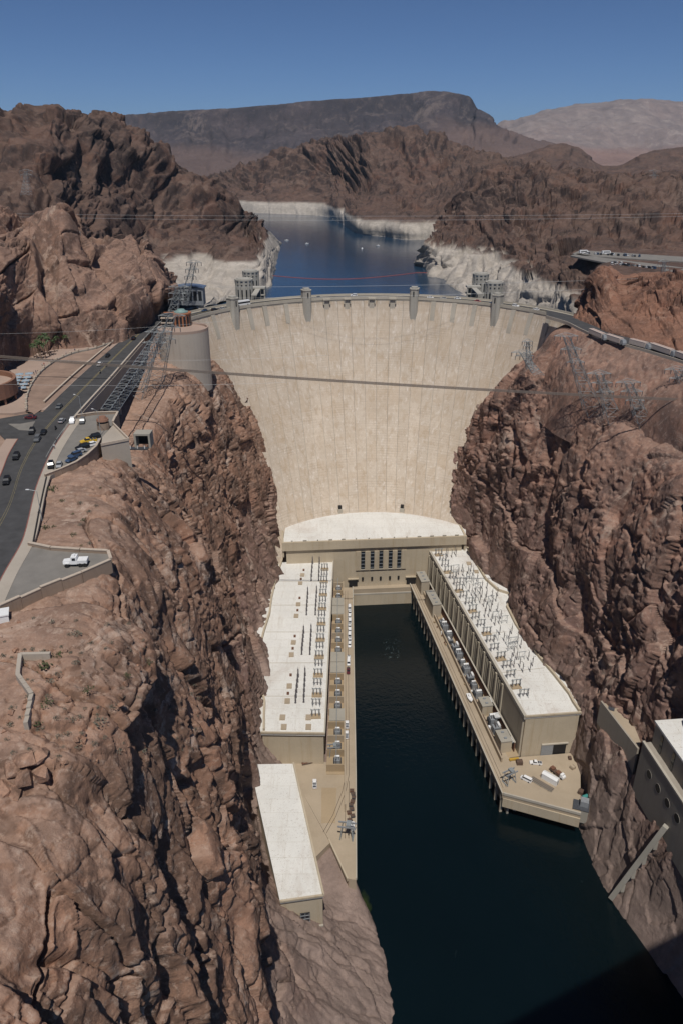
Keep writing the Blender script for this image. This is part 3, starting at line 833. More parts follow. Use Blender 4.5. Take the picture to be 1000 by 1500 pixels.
# lift towers
for px in (342, 449, 606, 727):
    t = th_of(px)
    c = crest_pt(t, 126.6, 0)
    rz = -t
    def loc(x, y, z): return (c.x + x * math.cos(rz) - y * math.sin(rz), c.y + x * math.sin(rz) + y * math.cos(rz), z)
    tw = empty('lift_tower', (0, 0, 0)); tw.parent = dam; tw.matrix_parent_inverse = Matrix.Translation(-dam_off)
    m = MB()
    oct_ = [(-3.0, 3.2), (-3.0, -1.6), (-1.9, -3.2), (1.9, -3.2), (3.0, -1.6), (3.0, 3.2)]
    m.prism([loc(x, y, 0)[:2] for x, y in oct_], 154.5, CREST + 6.6)
    # corbelled foot that dies into the face
    m.prism([loc(x * 0.95, y, 0)[:2] for x, y in [(-2.9, 4.0), (-2.9, -1.2), (2.9, -1.2), (2.9, 4.0)]], 151.5, 154.5)
    m.build('shaft', M_TOWER, tw)
    m = MB()
    m.prism([loc(x * 1.10, y * 1.10, 0)[:2] for x, y in oct_], CREST + 6.6, CREST + 7.3)
    m.prism([loc(x * 0.72, y * 0.72, 0)[:2] for x, y in oct_], CREST + 7.3, CREST + 8.3)
    m.build('cap', M_TOWER, tw)
    m = MB()
    m.box(loc(0, -3.22, CREST + 3.6), (0.9, 0.16, 3.6), rz)
    m.build('window', M_GLASS, tw)
    for sx in (-1, 1):
        m = MB(); m.box(loc(sx * 1.05, -3.3, CREST - 8), (0.35, 0.35, 28), rz); m.build('fin', M_TOWER, tw)
# weathered buttress strips under the crest between the lift towers, and drain niches in the middle
for px, ln_ in ((311, 15), (318, 0), (364, 14), (387, 13), (418, 13), (635, 13), (666, 13), (696, 14), (753, 15), (779, 14), (805, 13)):
    if not ln_: continue
    t = th_of(px)
    m = MB()
    for k in (0,):
        a0, a1 = t - 1.7 / 127, t + 1.7 / 127
        zz = np.linspace(CREST - 1.2 - ln_, CREST - 1.2, 5)
        oo = [0.1, 0.5, 0.6, 0.65, 0.7]
        vs = []
        for z, o in zip(zz, oo):
            vs += [dam_pt(a0, z, -0.3), dam_pt(a0, z, o), dam_pt(a1, z, o), dam_pt(a1, z, -0.3)]
        fs = [(4 * k_ + j, 4 * k_ + j + 1, 4 * k_ + 5 + j, 4 * k_ + 4 + j) for k_ in range(4) for j in range(3)] + [(3, 2, 1, 0), (16, 17, 18, 19)]
        m.add(vs, fs)
    dam_child(m, 'buttress', M_BUTT)
for px in (478, 508, 544, 575):
    t = th_of(px)
    nb = empty('drain_niche', (0, 0, 0)); nb.parent = dam; nb.matrix_parent_inverse = Matrix.Translation(-dam_off)
    c = crest_pt(t, 126.2, 0)
    def loc(x, y, z): return (c.x + x * math.cos(-t) - y * math.sin(-t), c.y + x * math.sin(-t) + y * math.cos(-t), z)
    m = MB(); m.box(loc(0, -0.9, CREST - 0.2), (5.2, 2.0, 0.9), -t); m.build('lintel', M_CREST, nb)
    for sx in (-2.2, 2.2):
        m = MB(); m.box(loc(sx, -0.75, CREST - 2.1), (0.7, 1.6, 3.0), -t); m.build('bracket', M_CREST, nb)
    m = MB(); m.box(loc(0, -0.2, CREST - 6), (3.4, 1.0, 10), -t); m.build('panel', M_BUTT, nb)
# small dark service doors with landings at the foot of the face
for px, py in ((501, 748), (587, 746)):
    q = P(px, py, z=50)
    t = math.atan2(q.x - DAM_X, q.y - dam_arc(50)[0])
    c = dam_pt(t, 50, 0.4)
    d_ = empty('service_door', (0, 0, 0)); d_.parent = dam; d_.matrix_parent_inverse = Matrix.Translation(-dam_off)
    m = MB(); m.box((c.x, c.y - 1.0, 47.6), (3.2, 2.6, 3.2), -t); m.build('porch', M_CREST, d_)
    m = MB(); m.box((c.x, c.y - 0.5, 50.4), (2.2, 1.6, 2.4), -t); m.build('opening', M_DARK, d_)

# intake towers in the lake -------------------------------------------------------------
def intake_tower(px, py, Y, label, r=6.4):
    q = P(px, py, Y=Y)
    t = empty('intake_tower', (q.x, Y, 125), label=label, cat='intake tower', group='intake towers behind the dam')
    h = q.z - 125
    n = 12
    m = MB(); m.cyl((0, 0, 0), r * 0.97, h - 1.0, 24); m.build('drum', M_TOWER, t)
    for k in range(n):
        a = 2 * math.pi * k / n + 0.13
        m = MB(); m.box((r * math.cos(a), r * math.sin(a), (h - 1.0) / 2), (0.7, 1.5, h - 1.0), a); m.build('fin', M_TOWER, t)
        a2 = a + math.pi / n
        for z0, hh in ((h - 4.0, 0.9), (h - 10.5, 6.5), (h - 20, 5.0)):
            m = MB(); m.box((r * 0.965 * math.cos(a2), r * 0.965 * math.sin(a2), z0), (0.5, 1.0, hh), a2); m.build('window', M_GLASS, t)
    m = MB(); m.cyl((0, 0, h - 1.0), r * 1.07, 1.0, 24); m.cyl((0, 0, h), r * 0.85, 0.5, 16); m.build('cap', M_TOWER, t)
    return t
for px, py, Y, lab in ((357, 408, 585, 'near left round concrete intake tower beside the parked white coach'), (367, 396, 640, 'far left round concrete intake tower standing in front of white shore rock'),
                       (724, 412, 585, 'near right round concrete intake tower by the crest road'), (704, 400, 645, 'far right round concrete intake tower with lake water beside it')):
    intake_tower(px, py, Y, lab)
# gantry houses at the towers' feet, reached from the crest
for px, Y, lab in ((379, 600, 'open concrete gatehouse bridge right of the left intake towers'), (692, 605, 'open concrete gatehouse bridge left of the right intake towers')):
    q = P(px, 430, Y=Y)
    g = empty('gatehouse_bridge', (q.x, Y, 150), label=lab, cat='bridge')
    m = MB(); m.box((0, 0, 29.4), (11, 8, 1.2)); m.build('roof_slab', M_TOWER, g)
    m = MB(); m.box((0, 0, 24.2), (11, 8, 0.8)); m.build('floor_slab', M_TOWER, g)
    for sx in (-5, -1.7, 1.7, 5):
        m = MB(); m.box((sx, -3.3, 14.4), (1.0, 1.0, 28.8)); m.build('pier', M_TOWER, g)
    m = MB(); m.box((0, 2.5, 15), (8.6, 1.0, 27)); m.build('back_wall', M_GREYC, g)
    m = MB(); m.box((0, -18, 28.5), (4.0, 28, 1.0)); m.build('walkway', M_TOWER, g)
# ------------------------------------------------------------------ powerhouse
M_ROOF = plain('white_roof', (0.70, 0.69, 0.655), 0.85, var=0.07, scale=0.12, world=True)
def speckle_roof(name, col):
    m, nt, ns, ln, b = newmat(name)
    v = coords(nt)
    c = mixc(nt, ramp(nt, noise(nt, v, 0.045, 5, 0.6), [(0.35, 0.0), (0.65, 1.0)]), tuple(x * 0.90 for x in col), col)
    c = mixc(nt, ramp(nt, noise(nt, v, 0.9, 4, 0.7), [(0.60, 0.0), (0.68, 0.5)]), c, (0.38, 0.32, 0.26))
    c = mixc(nt, ramp(nt, noise(nt, v, 0.35, 5, 0.8), [(0.56, 0.0), (0.66, 0.30)]), c, (0.42, 0.36, 0.30))
    c = mixc(nt, ramp(nt, noise(nt, coords(nt, (1, 0.12, 1)), 0.25, 5, 0.7), [(0.52, 0.0), (0.66, 0.32)]), c, (0.50, 0.45, 0.38))
    c = mixc(nt, ramp(nt, noise(nt, v, 0.022, 5, 0.75, 0.6), [(0.53, 0.0), (0.68, 0.40)]), c, (0.46, 0.38, 0.32))
    c = mixc(nt, ramp(nt, noise(nt, v, 2.2, 2, 0.5), [(0.66, 0.0), (0.70, 0.6)]), c, (0.30, 0.27, 0.24))
    br_ = node(nt, 'ShaderNodeTexBrick'); br_.inputs['Scale'].default_value = 0.035; br_.inputs['Mortar Size'].default_value = 0.006
    br_.inputs['Color1'].default_value = (1, 1, 1, 1); br_.inputs['Color2'].default_value = (0.975, 0.975, 0.97, 1); br_.inputs['Mortar'].default_value = (0.90, 0.885, 0.86, 1)
    ln.new(v, br_.inputs['Vector'])
    c = mixc(nt, 1.0, c, br_.outputs[0], 'MULTIPLY')
    ln.new(c, b.inputs['Base Color'])
    b.inputs['Roughness'].default_value = 0.9
    return m
M_ROOF = speckle_roof('white_roof_coating', (0.75, 0.74, 0.70))
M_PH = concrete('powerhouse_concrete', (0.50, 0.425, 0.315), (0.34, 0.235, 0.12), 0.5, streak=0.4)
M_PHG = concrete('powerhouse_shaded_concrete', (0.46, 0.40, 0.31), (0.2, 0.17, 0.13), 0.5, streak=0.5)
M_DECK = concrete('deck_concrete', (0.41, 0.335, 0.245), (0.24, 0.175, 0.11), 0.3, streak=0.08)
M_DECK2 = concrete('deck_ochre', (0.39, 0.30, 0.195), (0.24, 0.17, 0.10), 0.3)
M_RUST = plain('rusty_steel', (0.16, 0.075, 0.045), 0.85, var=0.3)
M_BROWNW = plain('brown_timber', (0.11, 0.07, 0.05), 0.8, var=0.3)
M_TRAFO = plain('transformer_grey_paint', (0.27, 0.285, 0.30), 0.5, 0.1, var=0.15)
M_TRAFOD = plain('radiator_dark_grey', (0.07, 0.075, 0.085), 0.5, 0.1, var=0.2)
DECK = 12.0
ORDN = ('first', 'second', 'third', 'fourth', 'fifth', 'sixth', 'seventh', 'eighth', 'ninth', 'tenth', 'eleventh', 'twelfth', 'thirteenth', 'fourteenth', 'fifteenth', 'sixteenth', 'seventeenth', 'eighteenth', 'nineteenth', 'twentieth')
def lerp(a, b, t): return a + (b - a) * t
V2 = lambda a, b: Vector((a, b, 0))

def solid(name, mat, parent, poly, z0, z1):
    m = MB(); m.prism([tuple(q[:2]) for q in poly], z0, z1)
    return m.build(name, mat, parent)
def bar(name, mat, parent, p, q, w, h, z0):
    """upright slab between two plan points, w thick, h high, from z0"""
    p, q = V2(*p[:2]), V2(*q[:2])
    d = q - p
    m = MB(); m.box(((p.x + q.x) / 2, (p.y + q.y) / 2, z0 + h / 2), (d.length, w, h), math.atan2(d.y, d.x))
    return m.build(name, mat, parent)

# central block --------------------------------------------------------------------------
A, B = V2(-37.5, 427.0), V2(81.0, 436.5)
cen = empty('central_powerhouse', (0, 0, 0), label='tan concrete central powerhouse block with white roof at the dam foot', cat='powerhouse')
AB = (B - A); nAB = Vector((-AB.y, AB.x, 0)).normalized()      # pointing to the dam
rz_c = math.atan2(AB.y, AB.x)
def cpt(t, d=0.0, z=0.0):
    q = A + AB * t + nAB * d
    return Vector((q.x, q.y, z))
roof_back = [dam_pt(t, 46, -1.0) for t in np.linspace(R(44), R(-44), 22)]
poly = [cpt(0, 0.6), cpt(1, 0.6)] + [Vector((q.x, q.y, 0)) for q in roof_back]
solid('roof', M_ROOF, cen, poly, 44.6, 46.0)
m = MB(); m.box(cpt(0.5, -0.2, 44.2), (AB.length + 1.0, 1.5, 6.0), rz_c); m.build('parapet_band', M_PH, cen)
m = MB(); m.box(cpt(0.5, 6.0, 26.5), (AB.length - 4, 11.0, 36.0), rz_c); m.build('wall', M_PH, cen)
for t in np.linspace(0.05, 0.95, 14):        # little posts on the roof edge
    m = MB(); m.box(cpt(t, 0.2, 47.6), (2.4 if random.random() < .4 else 0.8, 0.5, 0.9), rz_c); m.build('roof_post', M_GREYC, cen)
for e, s in ((0, -1), (1, 1)):
    m = MB(); q = cpt(e, 9, 41.5); m.box((q.x, q.y, q.z), (1.2, 18, 10.5), rz_c); m.build('end_wall', M_PH, cen)
# tall windows, each with mullions and panes
def xt(px, py, z):                       # parameter along the front for a picture column
    q = P(px, py, z=z)
    return (q - A).dot(AB) / AB.length_squared
for px in (532, 546, 559, 573, 586):
    t = xt(px, 820, 34)
    w = empty('window', (0, 0, 0)); w.parent = cen
    m = MB(); m.box(cpt(t, 0.35, 31.5), (2.5, 0.5, 13.0), rz_c); m.build('glass', M_GLASS, w)
    for k in range(5):
        m = MB(); m.box(cpt(t, 0.12, 26.2 + 2.6 * k), (2.5, 0.25, 0.35), rz_c); m.build('mullion', M_TRAFO, w)
    m = MB(); m.box(cpt(t, 0.0, 24.7), (3.0, 0.7, 0.5), rz_c); m.build('sill', M_CREST, w)
    m = MB(); m.box(cpt(t, 0.25, 17.6), (1.3, 0.9, 2.2), rz_c); m.build('lower_window', M_DARK, cen)
for t in np.linspace(xt(525, 820, 34), xt(593, 820, 34), 6):
    m = MB(); m.box(cpt(t, 0.15, 31.3), (3.0, 0.8, 14.0), rz_c); m.build('pilaster', M_PH, cen)
for px, wd in ((516, 5.6), (601, 6.0)):
    t = xt(px, 849, 15)
    m = MB(); m.box(cpt(t, 0.2, 15.0), (wd, 1.2, 5.0), rz_c); m.build('portal_opening', M_DARK, cen)
    m = MB(); m.box(cpt(t, 0.0, 17.9), (wd + 1.6, 1.6, 0.7), rz_c); m.build('portal_lintel', M_PH, cen)
# tailrace apron in front of the central block
m = MB(); m.box(cpt(0.545, -1.6, 10.0), (40, 4.0, 4.0), rz_c); m.build('apron', M_DECK, cen)
m = MB(); m.box(cpt(0.545, -2.6, 4.0), (40, 4.0, 8.2), rz_c); m.build('tailrace_wall', M_PH, cen)
m = MB(); m.box(cpt(0.545, -4.4, 8.6), (40, 0.6, 1.0), rz_c); m.build('tailrace_coping', M_CREST, cen)

# left wing ------------------------------------------------------------------------------
LW = empty('powerhouse_wing', (0, 0, 0), label='left powerhouse wing with long white roof against the cliff', cat='powerhouse', group='powerhouse wings')
ZL = 31.0
lr0, lr1 = V2(-5.2, 430), V2(-7.5, 268)
lroof = [lr1, lr0, V2(-40, 430), V2(-45, 406.8), V2(-46, 368), V2(-48, 338), V2(-47, 317), V2(-42, 290), V2(-37, 268.6)]
solid('roof', M_ROOF, LW, lroof, ZL - 1.0, ZL)
inset = [V2(-8.2, 268.8), V2(-5.9, 430), V2(-42, 430), V2(-47, 400), V2(-48, 330), V2(-42, 292), V2(-36.4, 269.4)]
solid('wall', M_PH, LW, inset, 8, ZL - 1.0)
bar('parapet', M_CREST, LW, (-5.4, 430), (-7.7, 268), 0.7, 1.0, ZL + 0.004)
bar('parapet', M_PH, LW, (-7.5, 268.0), (-37, 268.6), 0.7, 0.9, ZL + 0.004)
# gutter wall where the roof meets the rock
edge = [P(418, 812, z=31), P(412, 828, z=31), P(405, 850, z=31), P(399, 876, z=31), P(396, 900, z=31), P(388, 925, z=31), P(383, 945, z=31), P(380, 962, z=31), P(380, 980, z=31), P(384, 1008, z=31), P(389, 1030, z=31), P(388, 1050, z=31), P(388, 1071, z=31)]
m = MB(); m.strip([q + Vector((-0.9, 0, 1.5)) for q in edge], [q + Vector((0.1, 0, 1.5)) for q in edge], 3.0)
m.build('gutter_wall', M_PH, LW)
# expansion joints across the roof
for y in (405, 378, 350, 322, 295):
    xl = np.interp(y, [268, 290, 317, 338, 368, 407, 430], [-35, -37, -42, -43, -41, -40, -38])
    bar('expansion_joint', M_CREST, LW, (-8.2, y), (xl, y + random.uniform(-.3, .3)), 0.35, 0.06, ZL)
# roof hatches and vents
hatch = MB().box((0, 0, 0.35), (2.6, 3.4, 0.7)).mesh('roof_hatch', M_DECK)
vent = MB().box((0, 0, 0.5), (1.2, 1.2, 1.0)).mesh('roof_vent', M_RUST)
for px, py in ((443, 843), (440, 855), (437, 886), (434, 903), (430, 942), (427, 960), (424, 1006), (421, 1028)):
    q = P(px, py, z=ZL); o = link_mesh('roof_hatch', hatch, LW, (q.x, q.y, ZL)); o.rotation_euler[2] = random.uniform(-.04, .04)
for px, py in ((445, 836), (441, 849), (439, 877), (436, 895), (432, 933), (429, 951), (426, 990), (422, 1017), (414, 1052), (416, 1066), (452, 1052), (452, 1066)):
    q = P(px, py, z=ZL)
    if py > 1045: link_mesh('roof_hatch', hatch, LW, (q.x, q.y, ZL))
    else: link_mesh('roof_vent', vent, LW, (q.x, q.y, ZL))

# insulator masts in pairs of rows down the roof: each a post with stacked discs
M_INSUL = plain('brown_grey_insulator', (0.13, 0.12, 0.125), 0.4, var=0.2)
mi = MB()
mi.cyl((0, 0, 0), 0.55, 0.4, 8)
mi.cyl((0, 0, 0.4), 0.14, 5.2, 6)
for k in range(7): mi.cyl((0, 0, 1.4 + 0.55 * k), 0.42, 0.2, 8, 0.3)
mi.box((0, 0, 5.7), (0.12, 1.6, 0.12))
mast_me = mi.mesh('insulator_mast', M_INSUL)
ROWS = [((458, 826), (456, 851), 5), ((468, 826), (467, 851), 5), ((451, 871), (449, 901), 6), ((464, 869), (462, 901), 6), ((445, 928), (442, 959), 6), ((456, 926), (454, 959), 6), ((437, 992), (433, 1030), 6), ((447, 990), (445, 1029), 6)]
for ri, (a, b, n) in enumerate(ROWS):
    for k in range(n):
        q = P(lerp(a[0], b[0], k / (n - 1)), lerp(a[1], b[1], k / (n - 1)), z=ZL)
        o = link_mesh('insulator_mast', mast_me, None, (q.x, q.y, ZL))
        tag(o, 'dark insulator mast, %s from the dam in the %s row of the %s pair' % (ORDN[k], 'left' if ri % 2 == 0 else 'right', ORDN[ri // 2]), 'insulator', 'insulator masts on the left white roof')
# A-frame line racks along the inner roof edge
def rack_parts(w, h, n_arm=3):
    t = []
    for sx in (-1, 1):
        m = MB(); m.tube((sx * w / 2, -1.0, 0), (sx * w / 2 * 0.7, 0, h), 0.11); m.tube((sx * w / 2, 1.0, 0), (sx * w / 2 * 0.7, 0, h), 0.11)
        m.tube((sx * w / 2 * 0.86, -0.5, h / 2), (sx * w / 2 * 0.86, 0.5, h / 2), 0.08)
        t.append(('leg_frame', m.mesh('leg_frame', M_STEEL)))
    m = MB(); m.box((0, 0, h), (w * 1.3, 0.3, 0.3)); t.append(('crossbeam', m.mesh('crossbeam', M_STEEL)))
    for k in range(n_arm):
        x = lerp(-w / 2, w / 2, k / (n_arm - 1))
        m = MB(); m.tube((x, 0, h), (x - 0.5, -0.9, h + 1.4), 0.09); m.cyl((x, 0.3, h - 1.6), 0.22, 1.5, 6); m.cyl((x, 0, h * 0.3), 0.3, h * 0.3, 6)
        t.append(('insulator', m.mesh('insulator', M_INSUL)))
    return t
rk = rack_parts(3.6, 4.2)
M_RACKB = MB().box((0, 0, 0.3), (5.0, 3.2, 0.6)).mesh('plinth', M_DECK2)
def put_rack(parts, loc, rz, label, group, plinth=True):
    r = empty('line_rack', loc, rz, label, 'rack', group)
    for nm, me in parts: link_mesh(nm, me, r)
    if plinth: link_mesh('plinth', M_RACKB, r)
    return r
NR = 19
for k in range(NR):
    t = (k + 0.5) / NR
    y = lerp(424, 276, t)
    put_rack(rk, (lerp(-10.6, -12.2, t), y, ZL), random.uniform(-.06, .06), ORDN[k] + ' steel line rack from the dam along the left roof edge', 'line racks on the left roof', plinth=(k % 2 == 0))

# transformer gallery between the left wing and its roadway ---------------------------------
tg = empty('transformer_gallery', (0, 0, 0), label='ochre walled transformer gallery between left wing and quay', cat='gallery')
solid('floor', M_DECK2, tg, [V2(-7, 262), V2(1.4, 262), V2(1.4, 429), V2(-5, 429)], 9, DECK + 0.5)
bar('outer_wall', M_DECK, tg, (1.2, 429), (1.6, 240), 0.7, 5.0, DECK)
NB = 17
for k in range(NB + 1):
    y = lerp(428, 264, k / NB)
    bar('bay_wall', M_DECK2 if k % 3 else M_DECK, tg, (lerp(-5, -7, k / NB), y), (1.2, y), 0.6, 4.2, DECK + 0.5)
for k in (2, 3, 8, 9, 13):                 # roofed bays
    y = lerp(428, 264, (k + 0.5) / NB)
    m = MB(); m.box((-2.2, y, DECK + 5.0), (7.6, 9.0, 0.5)); m.build('bay_roof', M_GREYC, tg)
def transformer_parts(s=1.0):
    t = []
    m = MB(); m.box((0, 0, 1.6 * s), (2.6 * s, 3.0 * s, 3.2 * s)); t.append(('tank', m.mesh('tank', M_TRAFO)))
    for sx in (-1, 1):
        m = MB()
        for j in range(5): m.box((sx * 1.65 * s, (-1.1 + 0.55 * j) * s, 1.6 * s), (0.6 * s, 0.28 * s, 2.6 * s))
        t.append(('radiator', m.mesh('radiator', M_TRAFOD)))
    m = MB(); m.tube((-1.1 * s, 0.9 * s, 4.0 * s), (1.1 * s, 0.9 * s, 4.0 * s), 0.5 * s, 10); m.box((0, 0.9 * s, 3.4 * s), (0.4 * s, 0.4 * s, 0.6 * s)); t.append(('conservator', m.mesh('conservator', M_WHITE)))
    for x in (-0.8, 0, 0.8):
        m = MB(); m.cyl((x * s, -0.6 * s, 3.2 * s), 0.22 * s, 1.8 * s, 6, 0.1 * s); t.append(('bushing', m.mesh('bushing', M_INSUL)))
    return t
trp = transformer_parts(0.95)
def put_trafo(parts, loc, rz, label, group):
    r = empty('transformer', loc, rz, label, 'transformer', group)
    for nm, me in parts: link_mesh(nm, me, r)
for k in range(NB):
    if k in (2, 3, 8, 9, 13): continue
    put_trafo(trp, (-1.9, lerp(428, 264, (k + 0.5) / NB), DECK + 0.5), 0, 'grey transformer in the %s walled bay from the dam beside left wing' % ORDN[k], 'transformers beside the left wing')
M_PIPE = MB()
M_PIPE.tube((-2.4, 428, DECK + 8.2), (-2.4, 264, DECK + 8.2), 0.18, 6)
for k in range(12): M_PIPE.tube((-2.4, 424 - 14 * k, DECK + 0.5), (-2.4, 424 - 14 * k, DECK + 8.2), 0.13, 4)
M_PIPE.build('bus_pipe', M_STEEL, tg)

# left quay and yard ---------------------------------------------------------------------------
lq = empty('quay', (0, 0, 0), label='long tan concrete quay and yard on the left bank', cat='quay', group='quays beside the river')
solid('roadway', M_DECK, lq, [V2(1.6, 429), V2(7.4, 429), V2(6.6, 262), V2(5.8, 206), V2(2.8, 206.5), V2(-4.6, 224), V2(-16, 248), V2(-21, 262), V2(1.6, 262)], -4, DECK + 0.3)
bar('kerb_wall', M_CREST, lq, (7.4, 429), (6.6, 262), 0.5, 1.0, DECK + 0.304)
bar('kerb_wall', M_CREST, lq, (6.6, 261.9), (5.8, 206), 0.5, 1.0, DECK + 0.304)
bar('yard_wall', M_PH, lq, (-5.2, 225.5), (2.4, 206.4), 0.6, 1.6, DECK - 1)
solid('paved_patch', M_DECK2, lq, [V2(-9, 254), V2(-2.2, 254), V2(-2.6, 234), V2(-8.6, 234)], DECK + 0.304, DECK + 0.33)
solid('yard', M_DECK, lq, [V2(-40, 270), V2(-7.0, 270), V2(-7.0, 261.9), V2(-20.9, 261.9), V2(-16, 247.9), V2(-4.7, 223.9), V2(-12, 215), V2(-22, 225), V2(-40, 246)], 8, DECK + 0.25)
M_RAIL = plain('dark_rail_steel', (0.10, 0.075, 0.06), 0.7, 0.3)
def track(pts, name, parent, gauge=1.5, z=DECK + 0.34):
    m = MB()
    for s in (-gauge / 2, gauge / 2):
        L = []
        for i, q in enumerate(pts):
            a = pts[max(0, i - 1)]; b = pts[min(len(pts) - 1, i + 1)]
            d = Vector((b[0] - a[0], b[1] - a[1], 0)).normalized()
            L.append(Vector((q[0] - d.y * s, q[1] + d.x * s, z)))
        m.path(L, 0.09, 4)
    return m.build(name, M_RAIL, parent)
track([(3.2, 425), (2.9, 300), (2.7, 262), (1.2, 252), (-3, 238), (-7, 229)], 'rail_track', lq)
track([(2.7, 258), (2.4, 240), (2.2, 226)], 'rail_track', lq)

# left annex -------------------------------------------------------------------------------
an = empty('annex_building', (0, 0, 0), label='long low annex with white roof below the left cliff', cat='building')
q1, q2, q3, q4 = P(386, 1125, z=32), P(430, 1119, z=32), P(474, 1313, z=32), P(427, 1324, z=32)
q1 = q1 + Vector((-6, 2, 0)); q4 = q4 + Vector((-4, 0.5, 0))
apoly = [q1, q2, q3, q4]
solid('roof', M_ROOF, an, apoly, 31.2, 32.0)
cx = sum((q for q in apoly), Vector()) / 4
solid('wall', M_PH, an, [cx + (q - cx) * 0.975 for q in apoly], 2, 31.2)
for i in (1, 2):
    a_, b_ = apoly[i], apoly[(i + 1) % 4]
    bar('parapet', M_PH, an, a_, b_, 0.7, 0.8, 32.0)
fd = (q3 - q4); fl = fd.length; rz_a = math.atan2(fd.y, fd.x); fn = Vector((fd.y, -fd.x, 0)).normalized()
def apt(t, d, z):
    q = q4 + fd * t + fn * d
    return (q.x, q.y, z)
w = empty('window', (0, 0, 0)); w.parent = an
m = MB(); m.box(apt(0.56, -0.1, 21.5), (3.6, 0.5, 5.4), rz_a); m.build('glass', M_GLASS, w)
for k in (-1, 0, 1):
    m = MB(); m.box(apt(0.56 + k * 0.10, 0.2, 21.5), (0.18, 0.2, 5.4), rz_a); m.build('mullion', M_TRAFO, w)
for k in (-1, 0, 1):
    m = MB(); m.box(apt(0.56, 0.24, 21.5 + 1.8 * k), (3.6, 0.2, 0.18), rz_a); m.build('transom', M_TRAFO, w)
m = MB(); m.box(apt(0.5, 0.15, 16.6), (fl * 0.97, 0.7, 0.6), rz_a); m.build('string_course', M_CREST, an)
m = MB(); m.box(apt(0.72, -0.05, 13.0), (1.1, 0.6, 2.6), rz_a); m.build('door', M_CREST, an)
m = MB(); m.box(apt(0.72, -0.02, 14.8), (1.1, 0.62, 0.8), rz_a); m.build('door_light', M_DARK, an)

# right wing ------------------------------------------------------------------------------
RW = empty('powerhouse_wing', (0, 0, 0), label='right powerhouse wing with fluted side wall and switchgear crowded roof', cat='powerhouse', group='powerhouse wings')
ZR = 36.0
ra, rb = V2(57.2, 440), V2(85.1, 273.7)
rroof = [ra, rb, V2(111.8, 276.6), V2(112, 285), V2(110, 304.6), V2(104, 333.8), V2(100, 366), V2(105, 381), V2(92, 398), V2(88, 440)]
solid('roof', M_ROOF, RW, rroof, ZR - 1.0, ZR)
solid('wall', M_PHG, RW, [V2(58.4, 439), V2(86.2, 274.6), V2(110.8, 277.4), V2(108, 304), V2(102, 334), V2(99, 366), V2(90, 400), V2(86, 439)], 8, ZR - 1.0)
solid('end_facade', M_PH, RW, [V2(85.4, 274.0), V2(111.2, 276.8), V2(111.0, 278.4), V2(85.2, 275.6)], 9, ZR - 1.0)
rwd = (rb - ra); rwl = rwd.length; rwn = Vector((rwd.y, -rwd.x, 0)).normalized()       # towards the river
if rwn.x > 0: rwn = -rwn
rz_w = math.atan2(rwd.y, rwd.x)
def wpt(t, d, z):
    q = ra + rwd * t + rwn * d
    return (q.x, q.y, z)
m = MB(); m.box(wpt(0.5, -0.1, ZR - 0.3), (rwl, 1.4, 2.0), rz_w); m.build('cornice', M_CREST, RW)
M_FLUTE = concrete('flute_concrete', (0.50, 0.44, 0.34), (0.2, 0.16, 0.12), 0.45, streak=0.6)
NBAY = 15
fin_me = MB().box((0, 0, 0), (1.3, 1.5, 21)).mesh('pilaster', M_FLUTE)
sl_me = MB().box((0, 0, 0), (0.7, 1.0, 19)).mesh('fin', M_FLUTE)
gl_me = MB().box((0, 0, 0), (1.5, 0.3, 16)).mesh('window', M_GLASS)
for k in range(NBAY + 1):
    t = 0.04 + 0.80 * k / NBAY
    link_mesh('pilaster', fin_me, RW, wpt(t, 0.35, ZR - 12.2), rz_w)
    if k < NBAY:
        for j in (1, 2, 3):
            tj = t + 0.80 / NBAY * j / 4.0
            link_mesh('fin', sl_me, RW, wpt(tj, 0.15, ZR - 12.4), rz_w)
        for j in (0.5, 1.5, 2.5, 3.5):
            tj = t + 0.80 / NBAY * j / 4.0
            link_mesh('window', gl_me, RW, wpt(tj, -0.75, ZR - 12.6), rz_w)
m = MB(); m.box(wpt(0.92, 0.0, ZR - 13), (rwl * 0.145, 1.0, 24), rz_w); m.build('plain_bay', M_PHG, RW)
# end facade door: pale leaf slid half open
ed = (V2(111.2, 276.8) - V2(85.4, 274.0)); en = Vector((ed.y, -ed.x, 0)).normalized(); rz_e = math.atan2(ed.y, ed.x)
def ept(t, d, z):
    q = V2(85.4, 274.0) + ed * t + en * d
    return (q.x, q.y, z)
m = MB(); m.box(ept(0.62, 0.0, DECK + 3.0), (11.5, 0.5, 6.0), rz_e); m.build('door_opening', M_DARK, RW)
m = MB(); m.box(ept(0.48, 0.35, DECK + 3.0), (5.8, 0.3, 6.2), rz_e); m.build('sliding_door', M_TRAFO, RW)
m = MB(); m.box(ept(0.62, 0.3, DECK + 6.5), (13, 0.8, 0.6), rz_e); m.build('door_lintel', M_CREST, RW)
redge = [P(683, 804, z=36), P(697, 828, z=36), P(710, 850, z=36), P(728, 866, z=36), P(747, 872, z=36), P(741, 890, z=36), P(754, 916, z=36), P(770, 940, z=36), P(790, 966, z=36), P(810, 990, z=36), P(832, 1018, z=36), P(838, 1030, z=36), P(847, 1043, z=36)]
m = MB(); m.strip([q + Vector((-0.2, 0, 1.6)) for q in redge], [q + Vector((0.9, 0, 1.6)) for q in redge], 3.2)
m.build('gutter_wall', M_PH, RW)
bar('parapet', M_PH, RW, (85.1, 273.7), (111.8, 276.6), 0.8, 0.9, ZR + 0.004)
for px, py in ((686, 826), (697, 838)):
    q = P(px, py, z=ZR); link_mesh('roof_hatch', hatch, RW, (q.x, q.y, ZR))
